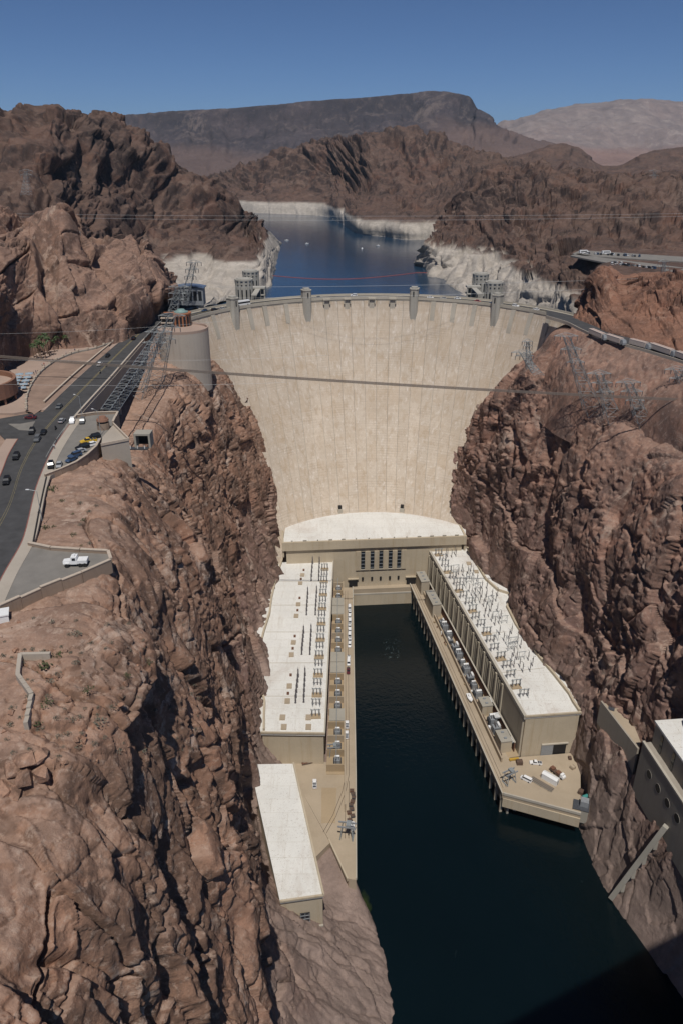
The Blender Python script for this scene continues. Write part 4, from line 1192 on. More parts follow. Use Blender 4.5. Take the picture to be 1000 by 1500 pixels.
for t in (0.2, 0.4, 0.6, 0.8):
    q0, q1 = wpt(t, -1.2, 0), wpt(t, -20 - 5 * math.sin(t * 9), 0)
    bar('expansion_joint', M_CREST, RW, q0, q1, 0.35, 0.06, ZR)
# roof switchgear: racks along the inner edge, mast field outside it
rk2 = rack_parts(4.2, 4.6)
for k in range(20):
    t = 0.04 + 0.90 * (k + 0.5) / 20
    q = wpt(t, -4.2 - 0.6 * math.sin(k * 1.7), ZR)
    put_rack(rk2, q, rz_w + math.pi / 2 + random.uniform(-.08, .08), ORDN[k] + ' steel line rack from the dam along the right roof edge', 'line racks on the right roof', plinth=(k % 3 == 0))
mj = MB()
mj.cyl((0, 0, 0), 0.35, 0.3, 6); mj.cyl((0, 0, 0.3), 0.12, 5.6, 6)
for k in range(4): mj.cyl((0, 0, 2.2 + 0.8 * k), 0.3, 0.25, 6)
mj.tube((0, 0, 5.6), (0.9, 0.5, 6.4), 0.09)
mj.tube((0, 0, 3.0), (-1.0, 0.2, 4.2), 0.08)
mj_me = mj.mesh('switch_mast', M_INSUL)
mk = MB()
for sx in (-1.6, 1.6): mk.tube((sx, 0, 0), (sx * 0.9, 0, 5.0), 0.12)
mk.box((0, 0, 5.0), (4.2, 0.25, 0.25)); mk.tube((-1.6, 0, 0.4), (1.6, 0, 4.6), 0.08)
mk_me = mk.mesh('switch_portal', M_STEEL)
def in_roof(q):
    # outer limit of the mast field
    xr = np.interp(q.y, [277, 304, 334, 366, 381, 398, 440], [108, 102, 95, 91, 94, 84, 79])
    return q.x < xr - 1.5
cnt = 0
for i in range(30):
    for j in range(6):
        t = 0.06 + 0.80 * i / 29
        if 0.10 < t < 0.19 or (0.56 < t < 0.60) or t > 0.83: continue
        q = Vector(wpt(t + random.uniform(-.008, .008), -9.0 - 3.0 * j + random.uniform(-.5, .5), ZR))
        if not in_roof(q) or (t < 0.12 and j > 2) or random.random() < 0.22: continue
        if random.random() < 0.3: o = link_mesh('switch_portal', mk_me, None, q, rz_w + random.choice((0, math.pi / 2)))
        else: o = link_mesh('switch_mast', mj_me, None, q, random.uniform(0, 6))
        if o.name.startswith('switch_portal'): tag(o, 'grey steel switch portal among the masts on the right white roof', 'switchgear', 'switch portals on the right white roof')
        else: tag(o, 'thin dark switch mast in the field on the right white roof', 'switchgear', 'switch masts on the right white roof')
        cnt += 1

# right quay ---------------------------------------------------------------------------------
rq = empty('quay', (0, 0, 0), label='right quay on concrete piers with wide yard at its end', cat='quay', group='quays beside the river')
o0, o1, o2 = V2(44.8, 439), V2(72.0, 250.0), V2(103.8, 238.4)
od = (o1 - o0); ol = od.length; on = Vector((od.y, -od.x, 0)).normalized()
if on.x > 0: on = -on
rz_o = math.atan2(od.y, od.x)
def opt(t, d, z):
    q = o0 + od * t + on * d
    return (q.x, q.y, z)
solid('roadway', M_DECK, rq, [o0, o1, o2, V2(110.5, 262), V2(111, 276.0), V2(85.4, 273.3), V2(80, 272), V2(51.8, 439)], DECK - 1.6, DECK + 0.3)
bar('kerb_wall', M_CREST, rq, o0, o1, 0.5, 0.9, DECK + 0.304)
bar('kerb_wall', M_CREST, rq, o1 + Vector((0.4, -0.1, 0)), o2, 0.6, 1.3, DECK + 0.304)
bar('end_beam', M_PH, rq, o1 + Vector((0.5, 0.2, 0)), o2, 1.2, 5.0, DECK - 6.6)
pier_me = MB().box((0, 0, 0), (1.0, 1.2, 12)).box((0, 0, 5.0), (1.3, 1.8, 1.6)).mesh('pier', M_PHG)
for k in range(27):
    t = 0.015 + 0.975 * k / 26
    link_mesh('pier', pier_me, rq, opt(t, -0.75, DECK - 7.65), rz_o)
m = MB(); m.box(opt(0.5, -3.5, 4.5), (ol, 1.0, 13), rz_o); m.build('back_wall', M_GREYC, rq)
track([opt(0.01, -2.2, 0)[:2], opt(0.98, -2.4, 0)[:2]], 'rail_track', rq)
bar('crane_rail_wall', M_DECK, rq, opt(0.0, -5.8, 0), opt(0.9, -6.2, 0), 0.7, 2.6, DECK + 0.3)
bar('trench_wall', M_BROWNW, rq, opt(0.0, -6.9, 0), opt(0.88, -7.3, 0), 0.8, 1.2, DECK + 0.3)
# sunken service strip against the wing
solid('service_floor', M_DECK2, rq, [V2(52.2, 438), V2(57.0, 438.2), V2(84.6, 273.9), V2(79.2, 272.8)], DECK - 2, DECK + 0.35)
bar('service_wall', M_RUST, rq, wpt(0.02, 1.9, 0), wpt(0.98, 1.9, 0), 0.5, 5.5, DECK + 0.36)
bar('service_coping', M_CREST, rq, wpt(0.02, 1.9, 0), wpt(0.98, 1.9, 0), 0.8, 0.4, DECK + 5.86)
# blockhouses among the transformers
for k, (t, L, h, lab) in enumerate(((0.075, 13, 9.5, 'grey flat roofed blockhouse nearest the central block on right quay'), (0.225, 17, 9.0, 'second grey flat roofed blockhouse along the right quay'), (0.80, 7, 6, 'small tan blockhouse among transformers on the right quay'), (0.955, 8, 6.5, 'tan blockhouse at the corner of right wing end wall'))):
    b_ = empty('blockhouse', wpt(t, 6.2 if k < 2 else 6.0, DECK + 0.35), rz_w, lab, 'blockhouse')
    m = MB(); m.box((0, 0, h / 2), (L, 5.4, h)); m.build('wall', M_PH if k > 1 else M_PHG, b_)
    m = MB(); m.box((0, 0, h + 0.25), (L + 0.4, 5.8, 0.5)); m.build('roof', M_GREYC, b_)
    for j in range(max(2, int(L // 4))):
        m = MB(); m.box((-L / 2 + (j + 0.5) * L / max(2, int(L // 4)), 2.75, h * 0.55), (1.2, 0.2, h * 0.5)); m.build('louvre', M_TRAFOD, b_)
        m = MB(); m.box((-L / 2 + (j + 0.5) * L / max(2, int(L // 4)), 0, h + 0.8), (0.8, 1.4, 0.6)); m.build('roof_vent', M_TRAFO, b_)
tr2 = transformer_parts(1.25); tr3 = transformer_parts(0.95)
for k in range(15):
    t = 0.30 + 0.62 * (k + 0.5) / 15
    if 0.77 < t < 0.83: continue
    put_trafo(tr2 if k % 3 else tr3, wpt(t + random.uniform(-.006, .006), 5.6 + random.uniform(-.5, .5), DECK + 0.36), rz_w + (math.pi / 2 if k % 2 else -math.pi / 2) + random.choice((0, 0, math.pi / 2)), ORDN[k] + ' grey transformer from the dam in the row beside right wing', 'transformers beside the right wing')
    cab = MB(); cab.box((0, 0, 0.9), (1.4, 1.0, 1.8)); cab.box((0.1, 0.55, 1.0), (1.0, 0.1, 1.2))
    if k % 2: 
        c_ = cab.build('switch_cabinet', M_WHITE if k % 4 == 1 else M_TRAFO, None, wpt(t + 0.02, 8.2, DECK + 0.36), rz_w)
        tag(c_, 'small box cabinet in front of transformers on the right quay', 'cabinet', 'switch cabinets on the right quay')
# pale finned coolers standing on the service wall
for t in (0.79, 0.86, 0.965):
    c_ = empty('cooler_bank', wpt(t, 3.6, DECK + 5.4), rz_w, {0.79: 'upper white pipe bank along the right wing wall', 0.86: 'middle white pipe bank along the right wing wall', 0.965: 'lowest white pipe bank at the right wing corner'}[t], 'pipe bank')
    for j in range(4):
        m = MB(); m.tube((j * 0.95 - 1.4, -1.6, 0.6), (j * 0.95 - 1.4, 1.6, 0.6), 0.26, 8); m.build('pipe', M_WHITE, c_)
    m = MB(); m.box((0, 0, 0.1), (3.8, 2.6, 0.3)); m.build('frame', M_TRAFO, c_)

# drums and pallets left among the transformers
drum_me = MB().cyl((0, 0, 0), 0.35, 0.95, 10).cyl((0, 0, 0.95), 0.3, 0.05, 10).mesh('oil_drum', M_RUST)
pal = MB()
for k in range(5): pal.box((-0.5 + 0.25 * k, 0, 0.18), (0.16, 1.2, 0.05))
for k in (-1, 0, 1): pal.box((0, 0.5 * k, 0.08), (1.2, 0.14, 0.14))
pal.box((0, 0, 0.6), (1.0, 1.0, 0.8))
pal_me = pal.mesh('loaded_pallet', M_DECK2)
rq_rnd = random.Random(3)
for k in range(22):
    q = wpt(rq_rnd.uniform(0.30, 0.93), rq_rnd.uniform(8.0, 9.3), DECK + 0.36)
    if k % 2: tag(link_mesh('oil_drum', drum_me, None, q, rq_rnd.uniform(0, 3)), 'rusty oil drum in front of the right wing transformers', 'drum', 'oil drums on the right quay')
    else: tag(link_mesh('loaded_pallet', pal_me, None, q, rq_rnd.uniform(0, 3)), 'tan loaded pallet in front of the right wing transformers', 'pallet', 'pallets on the right quay')
# ------------------------------------------------------------------ road, plaza and visitor buildings on the left rim
ZP = 180.0
M_KERBC = concrete('kerb_concrete', (0.42, 0.37, 0.31), (0.3, 0.22, 0.17), 0.2)
M_STONE = concrete('rubble_stone_wall', (0.33, 0.25, 0.19), (0.2, 0.14, 0.1), 0.5, streak=0.8)
M_COPE = plain('stone_coping', (0.48, 0.40, 0.32), 0.85)
M_PINKPAV = concrete('pink_paving', (0.40, 0.30, 0.245), (0.3, 0.2, 0.16), 0.3)
M_EARTH = plain('pink_earth', (0.275, 0.19, 0.145), 0.95, var=0.25, scale=0.12, world=True)
M_LOT = plain('worn_asphalt', (0.205, 0.19, 0.17), 0.9, var=0.14, scale=0.2, world=True)
M_BROWN = plain('brown_concrete', (0.25, 0.13, 0.085), 0.8, var=0.12)
M_BRICK = plain('orange_brick', (0.33, 0.135, 0.065), 0.8, var=0.18, scale=4)
M_COPPER = plain('green_copper', (0.19, 0.29, 0.27), 0.6, var=0.15)
M_BLUEROOF = plain('blue_roof', (0.10, 0.14, 0.22), 0.5, var=0.1)
M_SHADE = plain('pale_blue_canopy', (0.30, 0.37, 0.43), 0.5, var=0.08)
M_WALLSHADE = plain('painted_wall_shade', (0.028, 0.026, 0.027), 0.8, var=0.3)  # near-black colour standing for shade on the wall face by the pavement
M_REDK = plain('red_kerb_paint', (0.26, 0.10, 0.08), 0.8, var=0.2)
M_VC = concrete('visitor_centre_concrete', (0.45, 0.40, 0.345), (0.26, 0.2, 0.16), 0.4, streak=0.3)

def pts(lst, z): return [P(x, y, z=z) for x, y in lst]
def sheet_poly(name, mat, lst, z, thick=0.0, parent=None, kind=None):
    q = pts(lst, z)
    m = MB()
    m.prism([(v.x, v.y) for v in q], z - max(thick, 0.02), z)
    o = m.build(name, mat, parent)
    if kind: tag(o, kind=kind)
    return o
def densify(lst, n=10):
    C = np.array(lst, float)
    return [tuple(v) for v in crom(C, np.linspace(0, len(lst) - 1, n * (len(lst) - 1) + 1))]

# bare ground of the rim behind the road
sheet_poly('ground', M_EARTH, [(-260, 980), (-260, 640), (-60, 600), (0, 548), (50, 516), (140, 505), (190, 492), (228, 466), (246, 446), (262, 446), (212, 492), (150, 552), (75, 612), (30, 660), (0, 715), (-60, 840)], 179.6, 6, kind='structure')
road_r = densify([(-60, 985), (0, 852), (34, 790), (53, 715), (75, 663), (108, 614), (160, 556), (207, 502), (238, 470), (264, 453), (290, 447)])
road_l = densify([(-150, 960), (-70, 815), (-8, 712), (12, 665), (32, 634), (66, 600), (120, 548), (172, 503), (212, 470), (246, 449), (284, 436)])
m = MB(); m.strip([P(x, y, z=ZP) for x, y in road_l], [P(x, y, z=ZP) for x, y in road_r], 0.5)
tag(m.build('road', M_ASPH), kind='structure')
# side street to the parking structure
m = MB(); m.prism([(v.x, v.y) for v in pts([(-60, 612), (0, 613), (40, 606), (60, 603), (70, 604), (52, 634), (30, 660), (14, 650), (-2, 634), (-60, 640)], ZP)], ZP - 0.4, ZP - 0.004)
tag(m.build('side_street', M_ASPH), kind='structure')
m = MB(); m.prism([(v.x, v.y) for v in pts([(12, 621), (30, 621), (52, 617), (44, 631), (28, 630)], ZP)], ZP - 0.3, ZP + 0.12)
tag(m.build('traffic_island', M_LOT), kind='structure')
# lane paint
M_YELP = plain('faded_yellow_paint', (0.33, 0.26, 0.10), 0.8, var=0.2)
def line_between(f, name, mat, w=0.0016, a=0, b=1000):
    m = MB()
    n = len(road_l)
    L, Rr = [], []
    for i in range(n):
        l, r = P(*road_l[i], z=ZP), P(*road_r[i], z=ZP)
        c = l.lerp(r, f); d = (r - l).normalized() * 0.09
        if a <= road_l[i][1] <= b: L.append(c - d + Vector((0, 0, 0.012))); Rr.append(c + d + Vector((0, 0, 0.012)))
    m.strip(L, Rr)
    tag(m.build(name, mat), kind='structure')
line_between(0.46, 'lane_marking', M_YELP); line_between(0.50, 'lane_marking', M_YELP); line_between(0.93, 'lane_marking', plain('faded_white_paint', (0.45, 0.45, 0.43), 0.8), a=0, b=640)
# footway and kerb on the canyon side
n = len(road_r)
m = MB(); fw = [P(x, y, z=ZP + 0.14) for x, y in road_r if y > 612]
m.strip(fw, [q + Vector((3.0, 0.6, 0)) for q in fw], 0.8)
tag(m.build('pavement', M_KERBC), kind='structure')
m = MB(); m.strip([q + Vector((-0.28, 0, 0.02)) for q in fw], [q + Vector((-0.02, 0, 0.02)) for q in fw], 0.3)
tag(m.build('kerb', M_REDK), kind='structure')
fl = [P(x, y, z=ZP + 0.14) for x, y in road_l if y > 640]
m = MB(); m.strip([q + Vector((-4.0, 0, 0)) for q in fl], fl, 0.6)
tag(m.build('pavement', M_PINKPAV), kind='structure')
m = MB(); m.strip([q + Vector((0.02, 0, 0.02)) for q in fl], [q + Vector((0.28, 0, 0.02)) for q in fl], 0.3)
tag(m.build('kerb', M_REDK), kind='structure')
fp = [P(x, y, z=ZP + 0.14) for x, y in road_l if 470 < y < 601]
m = MB(); m.strip([q + Vector((-2.2, 0, 0)) for q in fp], fp, 0.6)
tag(m.build('pavement', M_PINKPAV), kind='structure')
# viaduct that carries the road over the side gully
vi = empty('viaduct', P(160, 556, z=160), label='concrete road viaduct with pale parapet over a dark side gully', cat='viaduct')
vr = [P(x, y, z=ZP) for x, y in road_r if 495 < y < 616]
def vchild(m, name, mat):
    o = m.build(name, mat, vi); o.matrix_parent_inverse = Matrix.Translation(-Vector(vi.location)); return o
m = MB(); m.strip([q + Vector((0.1, 0, 1.0)) for q in vr], [q + Vector((0.7, 0.1, 1.0)) for q in vr], 1.4); vchild(m, 'parapet', M_COPE)
m = MB(); m.strip([q + Vector((0.15, 0, -0.4)) for q in vr], [q + Vector((0.9, 0.1, -0.4)) for q in vr], 6.0); vchild(m, 'girder', M_KERBC)
m = MB(); m.strip([q + Vector((-9, 0, -0.6)) for q in vr], [q + Vector((0.1, 0, -0.6)) for q in vr], 1.2); vchild(m, 'deck_slab', M_KERBC)
for f in (0.15, 0.4, 0.65, 0.9):
    q = vr[int(f * (len(vr) - 1))]
    m = MB(); m.box((q.x - 5, q.y, 166), (7, 1.2, 26)); vchild(m, 'pier', M_KERBC)
rw = empty('retaining_wall', P(120, 560, z=ZP), label='low stone wall with pale coping along the far side of the road', cat='wall')
vl = [P(x, y, z=ZP) for x, y in road_l if 470 < y < 596]
def wchild(par, m, name, mat):
    o = m.build(name, mat, par); o.matrix_parent_inverse = Matrix.Translation(-Vector(par.location)); return o
m = MB(); m.strip([q + Vector((-3.0, 0, 1.0)) for q in vl], [q + Vector((-2.4, 0, 1.0)) for q in vl], 2.0); wchild(rw, m, 'wall', M_STONE)
m = MB(); m.strip([q + Vector((-3.1, 0, 1.2)) for q in vl], [q + Vector((-2.3, 0, 1.2)) for q in vl], 0.2); wchild(rw, m, 'coping', M_COPE)

# car park by the viaduct
sheet_poly('car_park', M_LOT, [(97, 621), (112, 612), (137, 608), (173, 606), (165, 622), (146, 645), (139, 658), (113, 678), (68, 700), (66, 690)], ZP + 0.05, 4, kind='structure')
def stone_wall(name, lst, z, label, drop=3.0, seg=6, h=0.9):
    w = empty(name, P(*lst[0], z=z), label=label, cat='wall')
    q = pts(lst, z)
    for a, b in zip(q[:-1], q[1:]):
        L = (b - a).length
        k = max(1, int(L / seg))
        for i in range(k):
            c = a.lerp(b, (i + 0.5) / k)
            hh = h + (0.35 if i % 2 else 0)
            rz = math.atan2(b.y - a.y, b.x - a.x)
            m = MB(); m.box((c.x, c.y, z + (hh - drop) / 2), (L / k * 0.985, 0.6, hh + drop), rz); wchild(w, m, 'wall_section', M_STONE)
            m = MB(); m.box((c.x, c.y, z + hh + 0.1), (L / k * 0.97, 0.8, 0.2), rz); wchild(w, m, 'coping_stone', M_COPE)
    return w
stone_wall('parapet_wall', [(66, 699), (90, 690), (112, 680), (128, 669), (141, 657), (147, 646)], ZP, 'stepped stone parapet below the row of parked cars', 3.5)
stone_wall('parapet_wall', [(113, 611), (140, 607), (173, 606), (166, 622)], ZP, 'stone parapet behind the two cars at the viaduct end', 5)
sb = empty('gatehouse_abutment', P(170, 645, z=ZP), label='tall plain concrete abutment wall below the car park corner', cat='wall')
aq = pts([(148, 653), (189, 645), (166, 622), (150, 640)], ZP + 0.4)
m = MB(); m.prism([(v.x, v.y) for v in aq], 158, ZP + 0.4); wchild(sb, m, 'wall', M_KERBC)
for i, j in ((0, 1), (1, 2)):
    a, b = aq[i], aq[j]; c = (a + b) / 2
    m = MB(); m.box((c.x, c.y, ZP + 0.85), ((b - a).length, 0.5, 0.9), math.atan2(b.y - a.y, b.x - a.x)); wchild(sb, m, 'parapet', M_COPE)
# lookout turret: stacked stone drum
q = P(152, 628, z=ZP)
lt = empty('stone_turret', (q.x, q.y, ZP), label='round dark stone turret on the platform right of the car park', cat='turret')
m = MB(); m.cyl((0, 0, 0), 2.3, 2.4, 14); m.build('drum', M_STONE, lt)
m = MB(); m.cyl((0, 0, 2.4), 2.0, 0.8, 14); m.build('slot_band', M_DARK, lt)
m = MB(); m.cyl((0, 0, 3.2), 2.3, 0.7, 14, 2.1); m.cyl((0, 0, 3.9), 1.7, 0.9, 14, 1.3); m.build('cap', M_BROWN, lt)
# tunnel portal with gangway on the cliff
q = P(211, 645, z=176)
tp = empty('tunnel_portal', (q.x, q.y, 174), label='small dark tunnel portal with gangway on the cliff edge', cat='portal')
m = MB(); m.box((0, 0, 5.0), (6.0, 5.0, 0.7)); m.build('roof', M_GREYC, tp)
for sx in (-2.6, 2.6): m = MB(); m.box((sx, 0, 2.3), (0.7, 5.0, 4.7)); m.build('side_wall', M_GREYC, tp)
m = MB(); m.box((0, 1.8, 2.3), (4.4, 0.5, 4.6)); m.build('opening', M_DARK, tp)
m = MB(); m.box((-4.5, -2.6, -0.2), (13, 2.0, 0.5)); m.build('gangway', M_TRAFOD, tp)
for k in range(5): m = MB(); m.box((-9.5 + 2.6 * k, -3.5, 0.6), (0.25, 0.15, 1.2)); m.build('rail_post', M_WHITE, tp)

# dark panels painting the shaded wall below the pavement, truck lay-by and its walls
fn_ = empty('shade_painted_wall', P(60, 700, z=ZP), label='wall beside the pavement with its shade painted as dark panels', cat='fence')
fa = pts([(66, 700), (61, 722), (54, 755), (46, 797)], ZP)
for a, b in zip(fa[:-1], fa[1:]):
    c = (a + b) / 2; rz = math.atan2(b.y - a.y, b.x - a.x)
    m = MB(); m.box((c.x + 0.5, c.y, ZP - 1.6), ((b - a).length, 0.25, 4.6), rz); wchild(fn_, m, 'painted_shade_panel', M_WALLSHADE)
    m = MB(); m.box((c.x, c.y, ZP - 0.2), ((b - a).length, 0.5, 1.2), rz); wchild(fn_, m, 'base_wall', M_KERBC)
sheet_poly('lay_by', M_LOT, [(34, 794), (42, 801), (160, 811), (163, 823), (85, 856), (0, 893), (-40, 915), (-40, 880), (0, 853)], ZP + 0.06, 3, kind='structure')
stone_wall('parapet_wall', [(42, 799), (75, 806), (118, 809), (159, 811), (163, 823)], ZP, 'stepped stone wall behind the white truck lay by', 2.5, 4.5)
stone_wall('parapet_wall', [(163, 824), (120, 843), (60, 867), (0, 894), (-30, 908)], ZP, 'stepped stone wall in front of the white truck lay by', 2.8, 4.5)

# zigzag concrete wall on the slope
# white utility cabin at the left edge
q = P(3, 914, z=178)
uc = empty('utility_cabin', (q.x - 0.6, q.y, 178), 0.35, 'small white cabin with pale roof cut by the left edge', 'cabin')
m = MB(); m.box((0, 0, 1.3), (4.6, 3.0, 2.6)); m.build('wall', M_WHITE, uc)
m = MB(); m.box((0, 0, 2.75), (4.9, 3.3, 0.3)); m.build('roof', M_WHITE, uc)
for k in range(3): m = MB(); m.box((2.33, -0.9 + 0.9 * k, 1.5), (0.1, 0.5, 0.9)); m.build('window', M_GLASS, uc)

# visitor plaza ---------------------------------------------------------------------------------
pz = densify([(38, 602), (38, 585), (45, 565), (60, 545), (82, 529), (108, 518), (140, 511), (170, 500)], 5)
sheet_poly('plaza', M_PINKPAV, [(-40, 605), (20, 605)] + pz + [(150, 498), (95, 505), (62, 510), (40, 530), (20, 540), (-20, 560)], ZP + 0.5, 1.2, kind='structure')
pw = empty('curved_retaining_wall', P(60, 545, z=ZP), label='curved plaza wall with dark face above the earth bank', cat='wall')
cq = [P(x, y, z=ZP + 0.5) for x, y in pz]
m = MB(); m.strip([q + Vector((0, 0.2, 0.9)) for q in cq], [q + Vector((0.7, -0.2, 0.9)) for q in cq], 2.6); wchild(pw, m, 'wall', M_GREYC)
for q in cq[::2]:
    m = MB(); m.box((q.x + 0.3, q.y, q.z + 1.2), (1.1, 1.1, 0.8)); wchild(pw, m, 'coping_block', M_COPE)
# earth bank below the plaza wall
bk = rock_sheet('earth_bank', [[(*P(x, y, z=ZP + 0.6), 0.2) for x, y in pz[::3]], [(*P(lerp(x, x2, .5), lerp(y, y2, .5), z=ZP + 0.5), 0.6) for (x, y), (x2, y2) in zip(pz[::3], densify([(55, 606), (80, 590), (110, 560), (140, 532), (172, 503)], 3)[:len(pz[::3])])], [(*P(x2, y2, z=ZP + 0.15), 0.1) for (x2, y2) in densify([(50, 607), (80, 586), (110, 556), (140, 530), (172, 503)], 3)[:len(pz[::3])]]], 60, 60, M_EARTH, [('f', 8.0, 0.3, 4)], 5, warp=None)
# parking structure: curved brown wall at the left edge
gq = P(-36, 592, z=ZP)
gs = empty('parking_structure', (gq.x, gq.y, ZP), label='curved brown concrete building cut by the left edge', cat='building')
rr = (P(20, 575, z=ZP + 8).x - gq.x) * 0.72
m = MB()
aa = np.linspace(R(-80), R(80), 18)
m.strip([Vector((rr * math.cos(t), rr * 1.05 * math.sin(t) + 4, 9.0)) for t in aa], [Vector(((rr - 1.2) * math.cos(t), (rr - 1.2) * 1.05 * math.sin(t) + 4, 9.0)) for t in aa], 6.0); m.build('curved_wall', M_BROWN, gs)
m = MB(); m.prism([(rr * 0.98 * math.cos(t), rr * 1.03 * math.sin(t) + 4) for t in aa] + [(-6, rr), (-6, -rr)], 6.4, 7.0); m.build('roof_deck', M_PINKPAV, gs)
m = MB(); m.prism([(rr * 0.86 * math.cos(t), rr * 0.9 * math.sin(t) + 4) for t in aa], 0.3, 3.2); m.build('shaded_ground_floor', M_DARK, gs)
for t in aa[::3]:
    m = MB(); m.cyl((rr * 0.95 * math.cos(t), rr * 1.0 * math.sin(t) + 4, 0.3), 0.5, 3.0, 8); m.build('column', M_BROWN, gs)
# shade canopies
can = MB(); can.add([(-1.6, -1.6, 2.6), (1.6, -1.6, 2.6), (1.6, 1.6, 2.6), (-1.6, 1.6, 2.6), (0, 0, 3.1), (-1.6, -1.6, 2.45), (1.6, -1.6, 2.45), (1.6, 1.6, 2.45), (-1.6, 1.6, 2.45)], [(0, 1, 4), (1, 2, 4), (2, 3, 4), (3, 0, 4), (8, 7, 6, 5), (0, 5, 6, 1), (1, 6, 7, 2), (2, 7, 8, 3), (3, 8, 5, 0)])
can_me = can.mesh('canopy', M_SHADE); pole_me = MB().cyl((0, 0, 0), 0.08, 2.7, 6).mesh('pole', M_STEEL); tab_me = MB().cyl((0, 0, 0.7), 0.7, 0.08, 10).cyl((0, 0, 0), 0.1, 0.7, 6).mesh('table', M_BROWNW)
for r_, (x0, y0, x1, y1) in enumerate(((30, 552, 21, 571), (44, 551, 34, 572))):
    for k in range(5):
        q = P(lerp(x0, x1, k / 4), lerp(y0, y1, k / 4) + 4, z=ZP + 0.5)
        u = empty('shade_canopy', q, 0.3, '%s pale blue square canopy in the %s row on the plaza' % (('farthest', 'second farthest', 'middle', 'second nearest', 'nearest')[k], ('left', 'right')[r_]), 'canopy', 'shade canopies on the plaza')
        link_mesh('canopy', can_me, u); link_mesh('pole', pole_me, u); link_mesh('table', tab_me, u)

# visitor centre: round drum, brick lookout with copper roof, blue canopy ------------------------
vc = P(305, 482, z=184); VX, VY, VR_ = vc.x - 14.2, vc.y + 1.0, 14.0
dr = empty('visitor_terrace', (VX, VY, 150), label='round concrete visitor terrace drum rising from the cliff by the dam', cat='terrace')
m = MB(); m.cyl((0, 0, 0), VR_, 33.6, 40); m.build('drum', M_VC, dr, smooth=False)
m = MB(); m.cyl((0, 0, 33.6), VR_ - 0.8, 0.3, 40); m.build('terrace_floor', M_PINKPAV, dr)
m = MB()
aa = np.linspace(0, 2 * math.pi, 41)
m.strip([Vector((VR_ * math.cos(t), VR_ * math.sin(t), 35.0)) for t in aa], [Vector(((VR_ - 0.7) * math.cos(t), (VR_ - 0.7) * math.sin(t), 35.0)) for t in aa], 1.4); m.build('parapet', M_PINKPAV, dr)
lk_ = empty('lookout_building', (VX - 5.5, VY + 9, 182), label='orange brick lookout building with green copper roof by the dam', cat='building')
m = MB(); m.cyl((3.0, 2.0, 0), 5.4, 8.5, 12); m.build('brick_drum', M_BRICK, lk_)
for k in range(3):
    m = MB(); m.box((-3.5, -5.0, 2.2 + 2.6 * k), (7.0, 4.0, 0.5)); m.build('balcony', M_COPE, lk_)
    m = MB(); m.box((-3.5, -4.2, 3.6 + 2.6 * k), (6.4, 2.4, 1.8)); m.build('window_band', M_GLASS, lk_)
m = MB(); m.box((-3.0, -0.6, 4.6), (7.5, 6.0, 9.2)); m.build('wing', M_BRICK, lk_)
for k in range(7):
    a = R(-150 + 22 * k)
    m = MB(); m.box((3 + 5.4 * math.cos(a), 2 + 5.4 * math.sin(a), 4.4), (0.25, 1.2, 6.0), a); m.build('window', M_GLASS, lk_)
m = MB(); m.cyl((3.0, 2.0, 8.5), 5.7, 0.6, 16); m.build('cornice', M_BRICK, lk_)
m = MB(); m.cyl((3.0, 2.0, 9.1), 4.0, 0.5, 16); m.cyl((3.0, 2.0, 9.6), 3.2, 1.3, 16, 1.8); m.build('roof', M_COPPER, lk_)
q = P(268, 440, z=188)
bh = empty('blue_roof_building', (q.x, q.y + 22, 182), label='grey building with curved blue roof behind the lookout', cat='building')
m = MB(); m.box((0, 0, 5.5), (20, 9, 11)); m.build('wall', M_TRAFO, bh)
m = MB(); m.strip([Vector((-11 + 2.2 * k, -5.4, 11.4 + 1.3 * math.sin(math.pi * k / 10))) for k in range(11)], [Vector((-11 + 2.2 * k, 5.4, 11.4 + 1.3 * math.sin(math.pi * k / 10))) for k in range(11)], 0.5); m.build('roof', M_BLUEROOF, bh)
for k in range(6): m = MB(); m.box((-8 + 3.2 * k, -4.55, 6), (2.2, 0.2, 6)); m.build('window', M_GLASS, bh)

# palms -------------------------------------------------------------------------------------------
M_TRUNK = plain('palm_trunk', (0.16, 0.105, 0.07), 0.9, var=0.2)
M_FROND = plain('palm_frond', (0.050, 0.085, 0.025), 0.6, var=0.35)
def palm_meshes(seed):
    rnd = random.Random(seed)
    t = MB(); x = y = 0
    h = 7.0
    for k in range(6):
        t.tube((x, y, h * k / 6), (x + rnd.uniform(-.1, .1), y + rnd.uniform(-.1, .1), h * (k + 1) / 6), 0.26 - 0.02 * k, 6, 0.24 - 0.02 * k)
    f = MB()
    for k in range(26):
        a = rnd.uniform(0, 6.28); e = rnd.uniform(-0.5, 1.1); L = rnd.uniform(1.6, 2.4)
        base = Vector((0, 0, h)); d = Vector((math.cos(a) * math.cos(e), math.sin(a) * math.cos(e), math.sin(e)))
        side = Vector((-math.sin(a), math.cos(a), 0)) * 0.34
        mid = base + d * L * 0.6; tip = base + d * L + Vector((0, 0, -0.8))
        f.add([base, mid + side, tip, mid - side, mid + Vector((0, 0, 0.14))], [(0, 1, 4), (1, 2, 4), (2, 3, 4), (3, 0, 4)])
    return t.mesh('trunk', M_TRUNK), f.mesh('crown', M_FROND)
palm_var = [palm_meshes(s) for s in range(4)]
